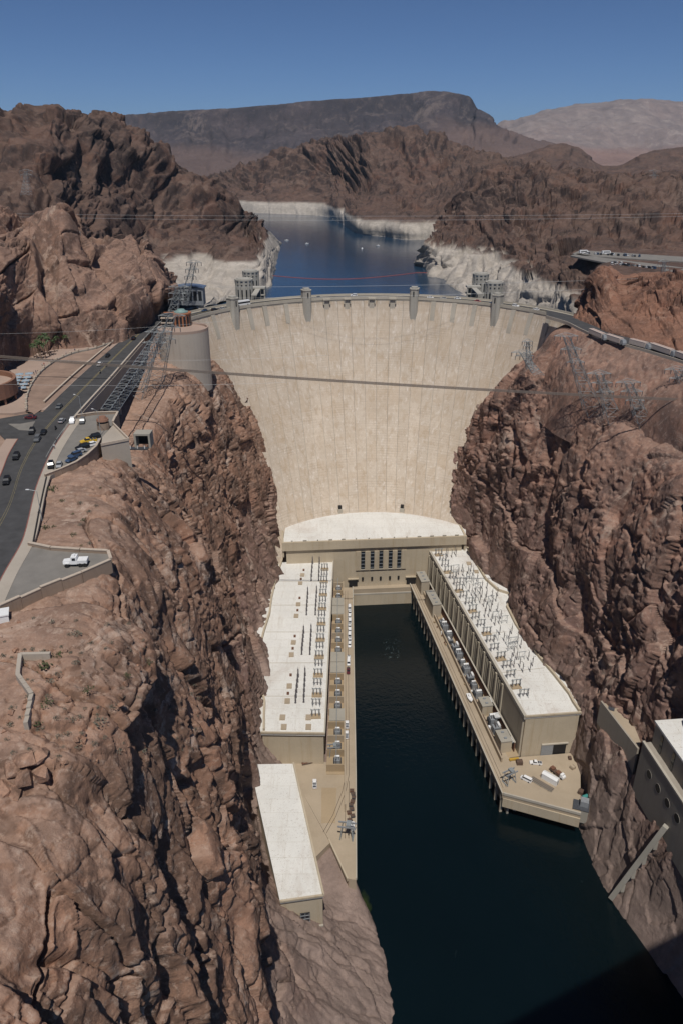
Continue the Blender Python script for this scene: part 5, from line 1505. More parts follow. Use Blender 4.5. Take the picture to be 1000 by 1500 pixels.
for i, (x, y, s, lab) in enumerate(((50, 521, .8, 'leftmost palm of the clump at the plaza back'), (54, 523, .85, 'short palm second from left in the plaza clump'), (58, 519, .9, 'palm third from left in the plaza clump'), (61, 523, 1, 'palm fourth from left in the plaza clump'), (64, 517, 1.1, 'tall palm in the middle of the plaza clump'), (67, 522, .9, 'front palm right of the clump middle'), (70, 516, 1.2, 'tall palm towards the right of the plaza clump'), (73, 519, 1.1, 'tallest palm at the right of the plaza clump'), (80, 513, .7, 'small palm just right of the plaza clump'), (85, 509, .8, 'lone palm left of the two on the bare bank'), (98, 508, .8, 'lone palm at right on the bare bank'), (56, 515, .8, 'palm at the back of the plaza clump'))):
    q = P(x, y + 3, z=ZP + 0.4)
    p_ = empty('palm_tree', q, i * 1.3, lab, 'palm tree', 'palms at the plaza')
    p_.scale = (s * 1.1, s * 1.1, s * 1.1)
    t_, c_ = palm_var[i % 4]
    link_mesh('trunk', t_, p_); link_mesh('crown', c_, p_)
# ------------------------------------------------------------------ upper right bank: red knobs, road, car parks
K = []
for foot, low, top, back in [
    ((832, 476, 181), (838, 466, 470), (846, 452, 500), (850, 446, 560)),
    ((852, 474, 182), (858, 440, 462), (866, 412, 486), (875, 395, 640)),
    ((872, 482, 182.5), (876, 440, 452), (884, 398, 480), (892, 392, 640)),
    ((900, 491, 183), (904, 455, 438), (908, 425, 470), (912, 400, 640)),
    ((930, 498, 183), (935, 455, 430), (940, 418, 462), (940, 398, 640)),
    ((962, 505, 183), (968, 455, 420), (972, 410, 455), (972, 400, 640)),
    ((995, 514, 183), (1000, 460, 412), (1006, 408, 448), (1006, 402, 640)),
    ((1040, 526, 183), (1046, 470, 402), (1052, 415, 440), (1052, 405, 640)),
    ((1120, 548, 183), (1124, 480, 390), (1130, 410, 430), (1130, 405, 640)),
]:
    f = P(*foot[:2], z=foot[2])
    K.append([(f.x - 2, f.y - 3, foot[2] - 6, 0.1), (f.x, f.y, f.z, 0.3), pl(low[0], low[1], Y=low[2], a=0.9), pl(top[0], top[1], Y=top[2], a=0.9), pl(back[0], back[1], Y=back[2], a=0.5)])
rock_sheet('rocky_hill', K, 380, 220, M_ROCK_RED, [('f', 40.0, 3.0, 3), ('c', 18.0, 1.3, 2.6, 0.2, 3.0, 0.9), ('c', 8.0, 1.3, 1.1, 0.2, 1.3, 0.6), ('c', 3.4, 1.3, 0.4, 0.2, 0.3, 0.4), ('f', 6.0, 0.5, 4)], 91, flip=False)

ZQ = 183.2
rl = densify([(800, 462), (832, 470), (852, 478), (880, 489), (915, 499), (955, 510), (1000, 524), (1060, 546)])
rr_ = densify([(800, 467), (830, 476), (850, 486), (877, 498), (912, 508), (952, 519), (1000, 534), (1060, 558)])
m = MB(); m.strip([P(x, y - 8, z=ZQ) for x, y in rl], [P(x, y - 4, z=ZQ) for x, y in rr_], 1.0)
tag(m.build('road', M_ASPH), kind='structure')
gr = empty('guard_wall', P(900, 500, z=ZQ), label='low tan guard wall along the right bank road', cat='wall')
gl = [P(x, y - 3.4, z=ZQ) for x, y in rr_]
m = MB(); m.strip([q + Vector((-0.5, 0, 0.8)) for q in gl], [q + Vector((0, 0, 0.8)) for q in gl], 1.8); wchild(gr, m, 'wall', M_KERBC)
# fill slope under the road
ek = gl[14::7]
rock_sheet('embankment', [[(q.x + 1.0, q.y + 1.5, ZQ - 0.3, 0.1), (q.x - 0.2, q.y - 0.4, ZQ - 0.5, 0.2), (q.x - 5, q.y - 5.5, ZQ - 5.5, 0.8), (q.x - 15, q.y - 15, ZQ - 18, 0.8), (q.x - 22, q.y - 22, ZQ - 48, 0.3)] for q in ek], 150, 50, M_ROCK_R, [('f', 14.0, 0.8, 4), ('c', 3.0, 1.2, 0.3, 0.3, 0.2, 0.3)], 17, flip=True)
# foot paths across the slope
M_PATH = plain('dusty_path', (0.40, 0.31, 0.25), 0.95, var=0.15, world=True, scale=0.3)

# canyon-wall outlet house -------------------------------------------------------------------------
vh = empty('outlet_house', P(940, 1095, z=55), label='grey concrete outlet house with round windows cut by right edge', cat='building')
a0, a1 = P(941, 1088, z=62), P(1004, 1184, z=62)
dv = (a1 - a0).normalized(); a1 = a0 + dv * 62
nv_ = Vector((dv.y, -dv.x, 0))
if nv_.x > 0: nv_ = -nv_
rz_v = math.atan2(dv.y, dv.x)
M_VH = concrete('outlet_house_concrete', (0.36, 0.32, 0.265), (0.2, 0.16, 0.13), 0.4, streak=0.3)
def vpt(s, d, z):
    q = a0 + dv * s + nv_ * d
    return (q.x, q.y, z)
m = MB(); m.box(vpt(31, -8, 49), (62, 16, 26), rz_v); wchild(vh, m, 'lower_wall', M_VH)
m = MB(); m.box(vpt(31, -0.3, 62.3), (62.4, 1.0, 0.9), rz_v); wchild(vh, m, 'ledge', M_CREST)
m = MB(); m.box(vpt(31, -10.2, 66), (61, 13.5, 12), rz_v); wchild(vh, m, 'upper_wall', M_VH)
m = MB(); m.box(vpt(31, -10.2, 72.4), (62, 14.5, 0.9), rz_v); wchild(vh, m, 'roof', M_ROOF)
for k in range(6):
    m = MB(); m.box(vpt(6.5 + 9.0 * k, -3.5, 66.5), (1.6, 0.5, 8.0), rz_v); wchild(vh, m, 'slot_window', M_GLASS)
for s in (8.5, 15.6, 22.8, 30):
    rim = empty('round_window', (0, 0, 0)); rim.parent = vh; rim.matrix_parent_inverse = Matrix.Translation(-Vector(vh.location))
    q = Vector(vpt(s, 0, 53.6))
    m = MB(); m.tube(q - nv_ * 0.2, q + nv_ * 0.06, 1.95, 24); m.build('frame', M_CREST, rim)
    m = MB(); m.tube(q - nv_ * 0.2, q + nv_ * 0.10, 1.70, 24); m.build('glass', M_DARK, rim)
# its access ledge
al = empty('access_terrace', P(900, 1060, z=52), label='tan access terrace with low wall above the right cliff', cat='terrace')
t0 = pts([(880, 1030), (916, 1033), (938, 1087), (934, 1100)], 52)
m = MB(); m.prism([(v.x, v.y) for v in t0], 38, 52); wchild(al, m, 'slab', M_DECK)
m = MB(); c = (t0[0] + t0[3]) / 2; dd = t0[3] - t0[0]; m.box((c.x, c.y, 47), (dd.length, 0.8, 12.4), math.atan2(dd.y, dd.x)); wchild(al, m, 'parapet', M_VH)
m = MB(); m.box((t0[0].x + 3.6, t0[0].y - 3.2, 52.2), (2.6, 4.2, 0.4), -0.4); wchild(al, m, 'hatch', M_TRAFOD)
m = MB(); m.tube((t0[1].x, t0[1].y, 52), (t0[1].x + 0.6, t0[1].y + 0.5, 56), 2.6, 12, 2.0); wchild(al, m, 'portal_hood', M_DECK)
# inclined concrete strut below it
st_ = empty('concrete_chute', P(892, 1318, z=1), label='long straight concrete chute slanting down the cliff to the water', cat='chute')
m = MB()
p0, p1 = P(895, 1316, z=1.0), P(975, 1211, z=46)
m.tube(p0, p1, 1.4, 4); wchild(st_, m, 'trough', M_GREYC)
for f in (0.2, 0.4, 0.6, 0.8):
    q = p0.lerp(p1, f); m = MB(); m.box((q.x + 0.6, q.y, q.z - 1.6), (1.4, 1.4, 4)); wchild(st_, m, 'saddle', M_GREYC)

# right yard furniture ---------------------------------------------------------------------------------
def yard(px, py): return P(px, py, z=DECK + 0.3)
q = yard(805, 1144)
ct = empty('site_container', q, -0.75, 'long white site container with pitched roof on the right yard', 'container')
m = MB(); m.box((0, 0, 1.5), (7.5, 2.8, 3.0)); m.build('body', M_WHITE, ct)
m = MB(); m.add([(-3.8, -1.5, 3.0), (3.8, -1.5, 3.0), (3.8, 1.5, 3.0), (-3.8, 1.5, 3.0), (-3.8, 0, 3.6), (3.8, 0, 3.6)], [(0, 1, 5, 4), (2, 3, 4, 5), (0, 4, 3), (1, 2, 5), (3, 2, 1, 0)]); m.build('roof', M_WHITE, ct)
m = MB(); m.box((3.78, 0, 1.3), (0.1, 1.0, 2.2)); m.build('door', M_TRAFO, ct)
q = yard(793, 1150)
pr = empty('pipe_rack', q, -0.75, 'low rack of long brown pipes beside the white container', 'rack')
for k in range(6): m = MB(); m.tube((-5.5, -1.2 + 0.48 * k, 0.5), (5.5, -1.2 + 0.48 * k, 0.5), 0.18, 6); m.build('pipe', M_BROWNW if k % 2 else M_GREYC, pr)
for x in (-4, 0, 4): m = MB(); m.box((x, 0, 0.18), (0.3, 3.0, 0.36)); m.build('bearer', M_BROWNW, pr)
def gantry(px, py, rz, label, s=1.0):
    q = yard(px, py)
    g = empty('gantry_crane', q, rz, label, 'crane'); g.scale = (s, s, s)
    for sx in (-2.4, 2.4):
        for sy in (-2.0, 2.0):
            m = MB(); m.tube((sx, sy, 0), (sx * 0.75, sy * 0.6, 6), 0.22, 4); m.build('leg', M_STEEL, g)
        m = MB(); m.tube((sx, -2, 0.3), (sx, 2, 0.3), 0.25, 4); m.tube((sx * 0.9, -1.5, 2.6), (sx * 0.9, 1.5, 2.6), 0.15, 4); m.build('side_tie', M_STEEL, g)
    for sy in (-1.2, 1.2): m = MB(); m.box((0, sy, 6.1), (6.8, 0.4, 0.6)); m.build('girder', M_TRAFO, g)
    m = MB(); m.box((0.6, 0, 6.8), (1.8, 2.6, 1.0)); m.build('trolley', M_STEEL, g)
    m = MB(); m.cyl((0.6, 0, 2.2), 0.06, 4.2, 6); m.box((0.6, 0, 2.0), (0.5, 0.4, 0.5)); m.build('hook_block', M_BLACKP, g)
gantry(745, 1146, 0.5, 'grey steel gantry crane at the right quay corner')
gantry(508, 1226, -0.15, 'grey steel gantry crane on the tip of left quay', 1.1)
gantry(489, 1106, 0.1, 'small pale gantry hoist at the end of transformer gallery', 0.9)
q = P(849, 1190, z=9)
ks = empty('pump_kiosk', (q.x, q.y, 6), -0.35, 'grey stepped pump kiosk at the right end of yard', 'kiosk')
m = MB(); m.box((0, 0, 3.2), (6.5, 5.4, 7.0)); m.build('lower_block', M_GREYC, ks)
m = MB(); m.box((1.2, 1.0, 8.0), (3.4, 3.2, 3.4)); m.build('upper_block', M_TRAFO, ks)
m = MB(); m.box((0, 0, 6.85), (6.8, 5.7, 0.3)); m.build('roof', M_TRAFOD, ks)
M_TEAL = plain('teal_paint', (0.05, 0.25, 0.23), 0.5)
q = yard(856, 1170); 
tl = empty('teal_tank', q, 0.4, 'small teal tank by the cliff at the yard end', 'tank')
m = MB(); m.tube((-1.3, 0, 1.1), (1.3, 0, 1.1), 0.9, 12); m.build('tank', M_TEAL, tl)
for x in (-0.8, 0.8): m = MB(); m.box((x, 0, 0.25), (0.3, 1.4, 0.5)); m.build('saddle', M_GREYC, tl)
q = yard(752, 1114)
ys = empty('yellow_spreader', q, 0.15, 'yellow steel spreader beam lying by the tan blockhouse', 'spreader')
m = MB(); m.box((0, 0, 0.7), (4.6, 0.9, 0.9)); m.build('beam', plain('yellow_paint', (0.50, 0.31, 0.05), 0.5), ys)
for x in (-1.8, 1.8): m = MB(); m.box((x, 0, 0.15), (0.3, 1.3, 0.3)); m.build('foot', M_BROWNW, ys)
for i, (px, py, s) in enumerate(((760, 1119, 1.3), (838, 1126, 1.0), (850, 1162, 1.1), (834, 1112, .8))):
    q = yard(px, py)
    c = empty('timber_crate', q, 0.5 * i, ('brown timber crate near the yellow beam', 'tan timber crate against the cliff below the wing corner', 'dark timber crate left of the teal tank', 'small timber crate beside the sliding door')[i], 'crate', 'crates on the right yard')
    m = MB(); m.box((0, 0, 0.7 * s), (2.2 * s, 1.8 * s, 1.4 * s)); m.build('body', M_BROWNW if i != 1 else M_DECK, c)
    for x in (-0.8, 0.8): m = MB(); m.box((x * s, 0, 0.72 * s), (0.16, 1.86 * s, 1.46 * s)); m.build('batten', M_BROWNW, c)
# white slipway frame and mooring float under the quay end
q = P(770, 1187, z=0.4)
sf = empty('landing_stage', (q.x, q.y, 0.3), -0.22, 'white notched landing stage at the water below the quay', 'landing stage')
m = MB(); m.box((0, 0, 1.6), (12, 2.2, 0.6)); m.build('deck', M_CREST, sf)
for x in (-5.2, -0.6, 1.6): m = MB(); m.box((x, -0.6, 0.5), (1.4, 1.4, 2.0)); m.build('support', M_CREST, sf)
q = P(805, 1196, z=0.3)
fo = empty('splash_outfall', (q.x, q.y, 0.1), 0, 'small white outfall splash below the quay end', 'outfall')
m = MB()
for k in range(26):
    a = random.uniform(0, 6.28); r_ = random.uniform(0.1, 1.5); m.cyl((r_ * math.cos(a), r_ * math.sin(a), -0.1), random.uniform(.15, .4), random.uniform(.2, .7), 6, 0.05)
m.build('foam', M_WHITE, fo)
m = MB(); m.tube((0, 1.5, 3.5), (0, 0.2, 1.5), 0.4, 8); m.build('pipe', M_GREYC, fo)
# dark crates along the left quay tip
for i, (px, py) in enumerate(((515, 1160), (517, 1165), (518, 1170), (516, 1176), (514, 1181), (515, 1187), (511, 1192), (516, 1197), (512, 1203))):
    q = yard(px, py)
    c = empty('steel_skip', q, random.uniform(-.5, .5), ORDN[i] + ' dark steel skip from the dam end on the left quay tip', 'skip', 'skips on the left quay tip')
    m = MB(); m.box((0, 0, 0.5), (1.7, 1.5, 1.0), taper=1.15); m.build('body', M_RUST if i % 3 == 0 else M_TRAFOD, c)
    m = MB(); m.box((0, 0, 1.0), (1.7, 1.5, 0.1)); m.build('load', M_BROWNW, c)
q = yard(456, 1118)
lg = empty('log_boom', q, 0.25, 'brown timber boom lying below the left wing end wall', 'timber boom')
for k in range(3): m = MB(); m.tube((-4.5, 0.6 * k - 0.6, 0.5), (4.0, 0.9 * k - 0.4, 0.6), 0.25, 6); m.build('log', M_RUST if k else M_BROWNW, lg)
# ------------------------------------------------------------------ vehicles
CARCOL = {'white': (0.78, 0.78, 0.78), 'black': (0.012, 0.012, 0.014), 'silver': (0.36, 0.37, 0.38), 'grey': (0.13, 0.135, 0.14), 'blue': (0.045, 0.08, 0.15), 'red': (0.28, 0.025, 0.025), 'yellow': (0.62, 0.40, 0.04), 'maroon': (0.10, 0.015, 0.02), 'tan': (0.36, 0.30, 0.22)}
M_CAR = {}
for k_, c_ in CARCOL.items():
    M_CAR[k_] = plain('car_paint_' + k_, c_, 0.45, 0.0, var=0.04)
M_TYRE = plain('tyre_rubber', (0.018, 0.018, 0.018), 0.9)
M_LAMP = plain('headlamp_glass', (0.6, 0.6, 0.58), 0.1)
M_TAIL = plain('tail_lamp', (0.35, 0.02, 0.02), 0.2)
wheel_me = MB().tube((0, -0.12, 0), (0, 0.12, 0), 0.34, 12).mesh('wheel', M_TYRE)
wheel_big = MB().tube((0, -0.2, 0), (0, 0.2, 0), 0.52, 12).mesh('wheel', M_TYRE)
_cache = {}
def loft(secs):
    """closed body from cross-sections (x, half width, z low, z high, half width high)"""
    m = MB(); vs = []
    for x, w, z0, z1, w2 in secs: vs += [(x, -w, z0), (x, w, z0), (x, w2, z1), (x, -w2, z1)]
    n = len(secs)
    fs = [(4 * i + j, 4 * i + 4 + j, 4 * i + 4 + (j + 1) % 4, 4 * i + (j + 1) % 4) for i in range(n - 1) for j in range(4)]
    fs += [(0, 1, 2, 3), (4 * n - 1, 4 * n - 2, 4 * n - 3, 4 * n - 4)]
    m.add(vs, fs); return m
SPEC = {  # length, half width, bonnet z, roof z, cabin x range bottom/top
    'sedan': (4.6, 0.9, 0.92, 1.45, (-1.75, 1.05), (-1.15, 0.45)),
    'suv': (4.8, 0.96, 1.08, 1.78, (-2.3, 1.0), (-2.1, 0.5)),
    'van': (5.4, 1.0, 1.25, 2.15, (-2.6, 1.9), (-2.55, 1.2)),
    'pickup': (5.7, 0.98, 1.1, 1.85, (-0.5, 1.3), (-0.35, 0.75)),
}
def car_meshes(kind, colour):
    key = (kind, colour)
    if key in _cache: return _cache[key]
    L, w, zb, zr, cb, ctp = SPEC[kind]
    h = L / 2
    body = loft([(-h, w * .9, 0.45, zb * .95, w * .82), (-h + .25, w, 0.28, zb, w * .9), (cb[0], w, 0.25, zb, w * .92), (cb[1], w, 0.25, zb, w * .92), (h - .5, w, 0.28, zb * .9, w * .86), (h, w * .88, 0.42, zb * .72, w * .78)])
    if kind == 'pickup': body.box((-1.7, 0, zb + 0.12), (0.1, 1.7, 0.3))
    bm_ = body.mesh('body', M_CAR[colour])
    glass = loft([(cb[0], w * .88, zb - .02, zb + .02, w * .88), (ctp[0], w * .86, zb - .02, zr - .10, w * .74), (ctp[1], w * .86, zb - .02, zr - .10, w * .74), (cb[1], w * .88, zb - .02, zb + .02, w * .88)]).mesh('windows', M_GLASS)
    roof = loft([(ctp[0] - .05, w * .76, zr - .11, zr - .03, w * .68), (ctp[0] + .2, w * .77, zr - .11, zr, w * .7), (ctp[1] - .2, w * .77, zr - .11, zr, w * .7), (ctp[1] + .05, w * .76, zr - .11, zr - .03, w * .68)]).mesh('roof', M_CAR[colour])
    out = [('body', bm_), ('windows', glass), ('roof', roof)]
    if kind == 'pickup':
        out.append(('cargo_bed', MB().box((-1.75, 0, zb + 0.02), (1.9, 1.5, 0.06)).mesh('cargo_bed', M_TRAFOD)))
    for sy in (-1, 1):
        out.append(('headlight', MB().box((h - .12, sy * w * .62, zb * .66), (0.16, 0.4, 0.16)).mesh('headlight', M_LAMP)))
        out.append(('tail_light', MB().box((-h + .03, sy * w * .66, zb * .78), (0.1, 0.3, 0.2)).mesh('tail_light', M_TAIL)))
    _cache[key] = (out, h, w)
    return _cache[key]
NAMES = {'sedan': 'car', 'suv': 'car', 'van': 'van', 'pickup': 'pickup_truck'}
def car(kind, colour, loc, rz, label, group=None, simple=False, s=1.0):
    parts, h, w = car_meshes(kind, colour)
    nm = {'sedan': 'parked_car', 'suv': 'parked_car', 'van': 'parked_van', 'pickup': 'pickup_truck'}[kind]
    o = empty(nm, loc, rz, label, {'sedan': 'car', 'suv': 'car', 'van': 'van', 'pickup': 'pickup'}[kind], group)
    o.scale = (s, s, s)
    for n_, me in parts:
        if simple and n_ in ('headlight', 'tail_light'): continue
        link_mesh(n_, me, o)
    for sx in (-.6, .6):
        for sy in (-1, 1): link_mesh('wheel', wheel_me, o, (sx * h, sy * w * 0.93, 0.34))
    return o
def along(px, py, tx, ty, z):
    a, b = P(px, py, z=z), P(tx, ty, z=z)
    return a, math.atan2(b.y - a.y, b.x - a.x)
# left road and car park (position, point it faces)
for kind, colr, x, y, tx, ty, lab in (
    ('suv', 'black', 10, 707, 0, 730, 'black car nearest the camera on the left road'),
    ('suv', 'black', 24, 671, 14, 690, 'black car second nearest on the left road'),
    ('suv', 'black', 47, 634, 40, 648, 'black car at the junction left of two others'),
    ('sedan', 'black', 64, 635, 56, 648, 'black car at the junction right of another black one'),
    ('suv', 'grey', 55, 645, 48, 657, 'dark grey car in front of two black cars at junction'),
    ('sedan', 'silver', 91, 618, 104, 605, 'silver car leaving the junction towards the viaduct'),
    ('sedan', 'grey', 87, 597, 78, 606, 'grey car coming off the viaduct'),
    ('sedan', 'maroon', 45, 613, 30, 613, 'maroon car crossing in the side street'),
    ('sedan', 'white', 146, 535, 136, 544, 'white car in the middle of the viaduct'),
    ('sedan', 'black', 158, 522, 148, 532, 'black car behind the white one on the viaduct'),
    ('suv', 'black', 187, 495, 178, 504, 'left of two black cars where the road bends'),
    ('suv', 'black', 196, 497, 206, 487, 'right of two black cars where the road bends'),
    ('suv', 'white', 106, 619, 102, 632, 'white car parked at the viaduct end of car park'),
    ('suv', 'grey', 121, 619, 117, 631, 'grey car parked right of the white one'),
    ('pickup', 'yellow', 130, 648, 118, 650, 'yellow pickup parked in the car park row'),
    ('suv', 'black', 138, 642, 126, 645, 'black car parked beyond the yellow pickup'),
    ('sedan', 'white', 134, 653, 122, 656, 'white car parked just in front of yellow pickup'),
    ('suv', 'black', 121, 657, 109, 660, 'black car parked between white and silver ones'),
    ('sedan', 'silver', 117, 663, 105, 666, 'pale silver car in the middle of the parked row'),
    ('suv', 'blue', 110, 669, 98, 673, 'grey blue car parked in the lower row'),
    ('sedan', 'blue', 105, 675, 94, 680, 'blue grey car parked low beside the parapet'),
    ('sedan', 'silver', 87, 683, 84, 694, 'silver car parked alone near the parapet bend'),
    ('suv', 'black', 75, 684, 73, 697, 'black car parked nearest the pavement'),
):
    q, rz = along(x, y, tx, ty, ZP + 0.07)
    car(kind, colr, q, rz, lab, 'cars on the left rim')
# motorcycles on the road
def motorcycle(px, py, tx, ty, lab):
    q, rz = along(px, py, tx, ty, ZP + 0.03)
    o = empty('motorcycle', q, rz, lab, 'motorcycle', 'motorcycles on the road')
    for x in (-.7, .7): m = MB(); m.tube((x, -.07, .32), (x, .07, .32), .32, 12); m.build('wheel', M_TYRE, o)
    m = MB(); m.box((0, 0, .65), (1.3, .3, .4), taper=.8); m.build('body', M_BLACKP, o)
    m = MB(); m.tube((.55, 0, .5), (.35, 0, 1.1), .05, 6); m.tube((.35, -.35, 1.1), (.35, .35, 1.1), .04, 6); m.build('handlebar', M_STEEL, o)
    m = MB(); m.cyl((-.2, 0, .8), .22, .6, 8, .26); m.cyl((-.18, 0, 1.42), .13, .26, 8, .1); m.tube((-.1, .22, 1.3), (.32, .3, 1.08), .07, 6); m.tube((-.1, -.22, 1.3), (.32, -.3, 1.08), .07, 6); m.build('rider', M_BLACKP, o)
motorcycle(82, 629, 92, 618, 'motorcycle at the junction with a rider in black')
motorcycle(147, 547, 137, 556, 'motorcycle in front of the white car on the viaduct')
motorcycle(156, 537, 146, 547, 'motorcycle beside the white car on the viaduct')
# military-looking white work truck on the lay-by
q, rz = along(112, 828, 90, 829, ZP + 0.08)
wt = empty('work_truck', q, rz, 'white flatbed work truck parked on the lay by', 'truck')
m = loft([(-2.9, 1.1, 0.9, 1.55, 1.1), (-0.5, 1.1, 0.9, 1.55, 1.1)]); m.build('cargo_bed', M_WHITE, wt)
m = loft([(-0.5, 1.05, 0.8, 2.7, 0.95), (0.9, 1.05, 0.8, 2.7, 0.9)]); m.build('cab', M_WHITE, wt)
m = loft([(0.9, 0.95, 0.8, 1.75, 0.85), (2.9, 0.85, 0.8, 1.55, 0.75)]); m.build('bonnet', M_WHITE, wt)
m = loft([(-2.9, 1.12, 1.55, 1.8, 1.12), (-0.6, 1.12, 1.55, 1.8, 1.12)]); m.build('bed_cover', M_WHITE, wt)
for sy in (-1, 1):
    m = MB(); m.box((0.2, sy * 1.02, 2.15), (0.8, 0.08, 0.6)); m.build('side_window', M_GLASS, wt)
    m = MB(); m.box((2.0, sy * 1.0, 1.1), (1.3, 0.35, 0.25)); m.build('mudguard', M_WHITE, wt)
    for x in (2.0, -1.2, -2.3): link_mesh('wheel', wheel_big, wt, (x, sy * 1.0, 0.52))
m = MB(); m.box((0.93, 0, 2.2), (0.1, 1.5, 0.6)); m.build('windscreen', M_GLASS, wt)
m = MB(); m.box((0.2, 0, 2.85), (0.5, 1.2, 0.25)); m.build('light_bar', M_WHITE, wt)

# crest road: cars and the white coach
def on_crest(px, r, fwd, z=CREST + 0.06):
    t = th_of(px)
    q = crest_pt(t, r, z)
    return q, -t + (0 if fwd else math.pi)
for i, (px, kind, c_, r, f) in enumerate(((322, 'suv', 'black', 131, 1), (333, 'sedan', 'silver', 131, 1), (314, 'sedan', 'blue', 135, 0), (628, 'sedan', 'white', 131, 1), (646, 'sedan', 'silver', 131, 0), (664, 'sedan', 'white', 135, 1), (695, 'sedan', 'red', 131, 1), (716, 'sedan', 'blue', 131, 0), (749, 'suv', 'white', 131, 1), (778, 'sedan', 'white', 131, 0), (470, 'sedan', 'grey', 131, 1), (520, 'suv', 'white', 135, 0))):
    q, rz = on_crest(px, r, f)
    car(kind, c_, q, rz, ('black car on the crest road left of the left towers', 'silver car on the crest road beside the leftmost lift tower', 'blue car on the crest road behind the visitor terrace', 'white car on the crest just right of the third lift tower', 'silver car on the crest between third and fourth lift towers', 'white car in the far lane before the right gatehouse', 'red car on the crest before the right gatehouse', 'blue car on the crest beside the rightmost lift tower', 'white car on the crest just right of rightmost lift tower', 'white car nearest the right end of the crest', 'grey car on the crest right of the second lift tower', 'white car in the far lane at the middle of crest')[i], 'cars on the crest road')
q, rz = on_crest(361, 131, 1)
co = empty('coach', q, rz, 'white coach with dark window band beside the left intake towers', 'coach')
m = loft([(-6, 1.25, 0.5, 1.6, 1.27), (6, 1.25, 0.5, 1.6, 1.25)]); m.build('body', M_WHITE, co)
m = loft([(-5.9, 1.24, 1.6, 2.7, 1.2), (5.95, 1.22, 1.6, 2.7, 1.1)]); m.build('window_band', M_GLASS, co)
m = loft([(-6, 1.22, 2.7, 3.5, 1.1), (5.7, 1.18, 2.7, 3.5, 1.05)]); m.build('roof', M_WHITE, co)
for x in (-3.6, 3.9):
    for sy in (-1, 1): link_mesh('wheel', wheel_big, co, (x, sy * 1.15, 0.52))

# left quay: the file of white vans, then pickups
ORD = ('first', 'second', 'third', 'fourth', 'fifth', 'sixth', 'seventh', 'eighth', 'ninth')
for k in range(9):
    y = lerp(892, 946, k / 8)
    q = P(511.7 + (0.4 if k % 2 else 0), y, z=DECK + 0.3)
    car(('van', 'pickup', 'suv')[k % 3], 'white', q, R(-91 + random.uniform(-2, 2)), '%s white vehicle from the dam in the file on left quay' % ORD[k], 'white vehicles filed on the left quay')
for kind, c_, px, py, rz, lab in (('pickup', 'white', 510.5, 966, -91, 'white pickup just before the red one on left quay'), ('van', 'white', 510.2, 972, -91, 'white van touching the red pickup on left quay'), ('pickup', 'maroon', 509.8, 984, -91, 'dark red pickup on the left quay'), ('pickup', 'white', 508, 1063, 90, 'upper of two white pickups by the gallery end'), ('pickup', 'white', 507.5, 1078, 90, 'lower of two white pickups by the gallery end'), ('pickup', 'white', 461, 1150, 92, 'white pickup alone in the left yard'), ('suv', 'white', 516, 1212, 90, 'white car by the gantry on left quay tip')):
    car(kind, c_, P(px, py, z=DECK + 0.3), R(rz), lab, 'vehicles on the left quay')
for kind, c_, px, py, tx, ty, lab in (('pickup', 'white', 784, 1119, 774, 1118, 'white pickup parked below the right wing door'), ('van', 'white', 770, 1143, 764, 1140, 'long white car beside the pipes on right yard')):
    q, rz = along(px, py, tx, ty, DECK + 0.3); car(kind, c_, q, rz, lab, 'vehicles on the right yard')
q, rz = along(817, 1136, 822, 1140, DECK + 0.3)
ft = empty('flatbed_truck', q, rz, 'white cabbed flatbed truck with brown load on right yard', 'truck')
m = loft([(1.6, 1.1, 0.7, 2.6, 1.0), (2.6, 1.1, 0.7, 2.5, 0.95), (3.6, 1.0, 0.7, 1.7, 0.9)]); m.build('cab', M_WHITE, ft)
m = MB(); m.box((2.62, 0, 2.1), (0.5, 1.7, 0.6)); m.build('windscreen', M_GLASS, ft)
m = MB(); m.box((-1.6, 0, 1.1), (6.0, 2.3, 0.35)); m.build('bed', M_BROWNW, ft)
for x in (0.0, -3.4): m = MB(); m.box((x, 0, 1.7), (1.9, 2.0, 0.9)); m.build('load', M_RUST, ft)
for x in (2.6, -1.6, -3.2):
    for sy in (-1, 1): link_mesh('wheel', wheel_big, ft, (x, sy * 1.0, 0.52))
q, rz = along(687.5, 1025, 690, 1032, DECK + 0.3)
bt = empty('work_boat', q + Vector((0, 0, 0.4)), rz, 'white work boat lying on the right quay', 'boat')
m = loft([(-3.4, 1.0, 0.3, 1.1, 1.25), (0.5, 1.1, 0.2, 1.2, 1.35), (2.4, 0.7, 0.4, 1.4, 0.9), (3.6, 0.06, 1.0, 1.5, 0.1)]); m.build('hull', M_WHITE, bt)
m = MB(); m.box((-0.6, 0, 1.6), (1.8, 1.5, 1.2), taper=.8); m.build('wheelhouse', M_WHITE, bt)
for x in (-2, 1.4): m = MB(); m.box((x, 0, 0.0), (0.4, 1.8, 0.8)); m.build('cradle', M_BROWNW, bt)

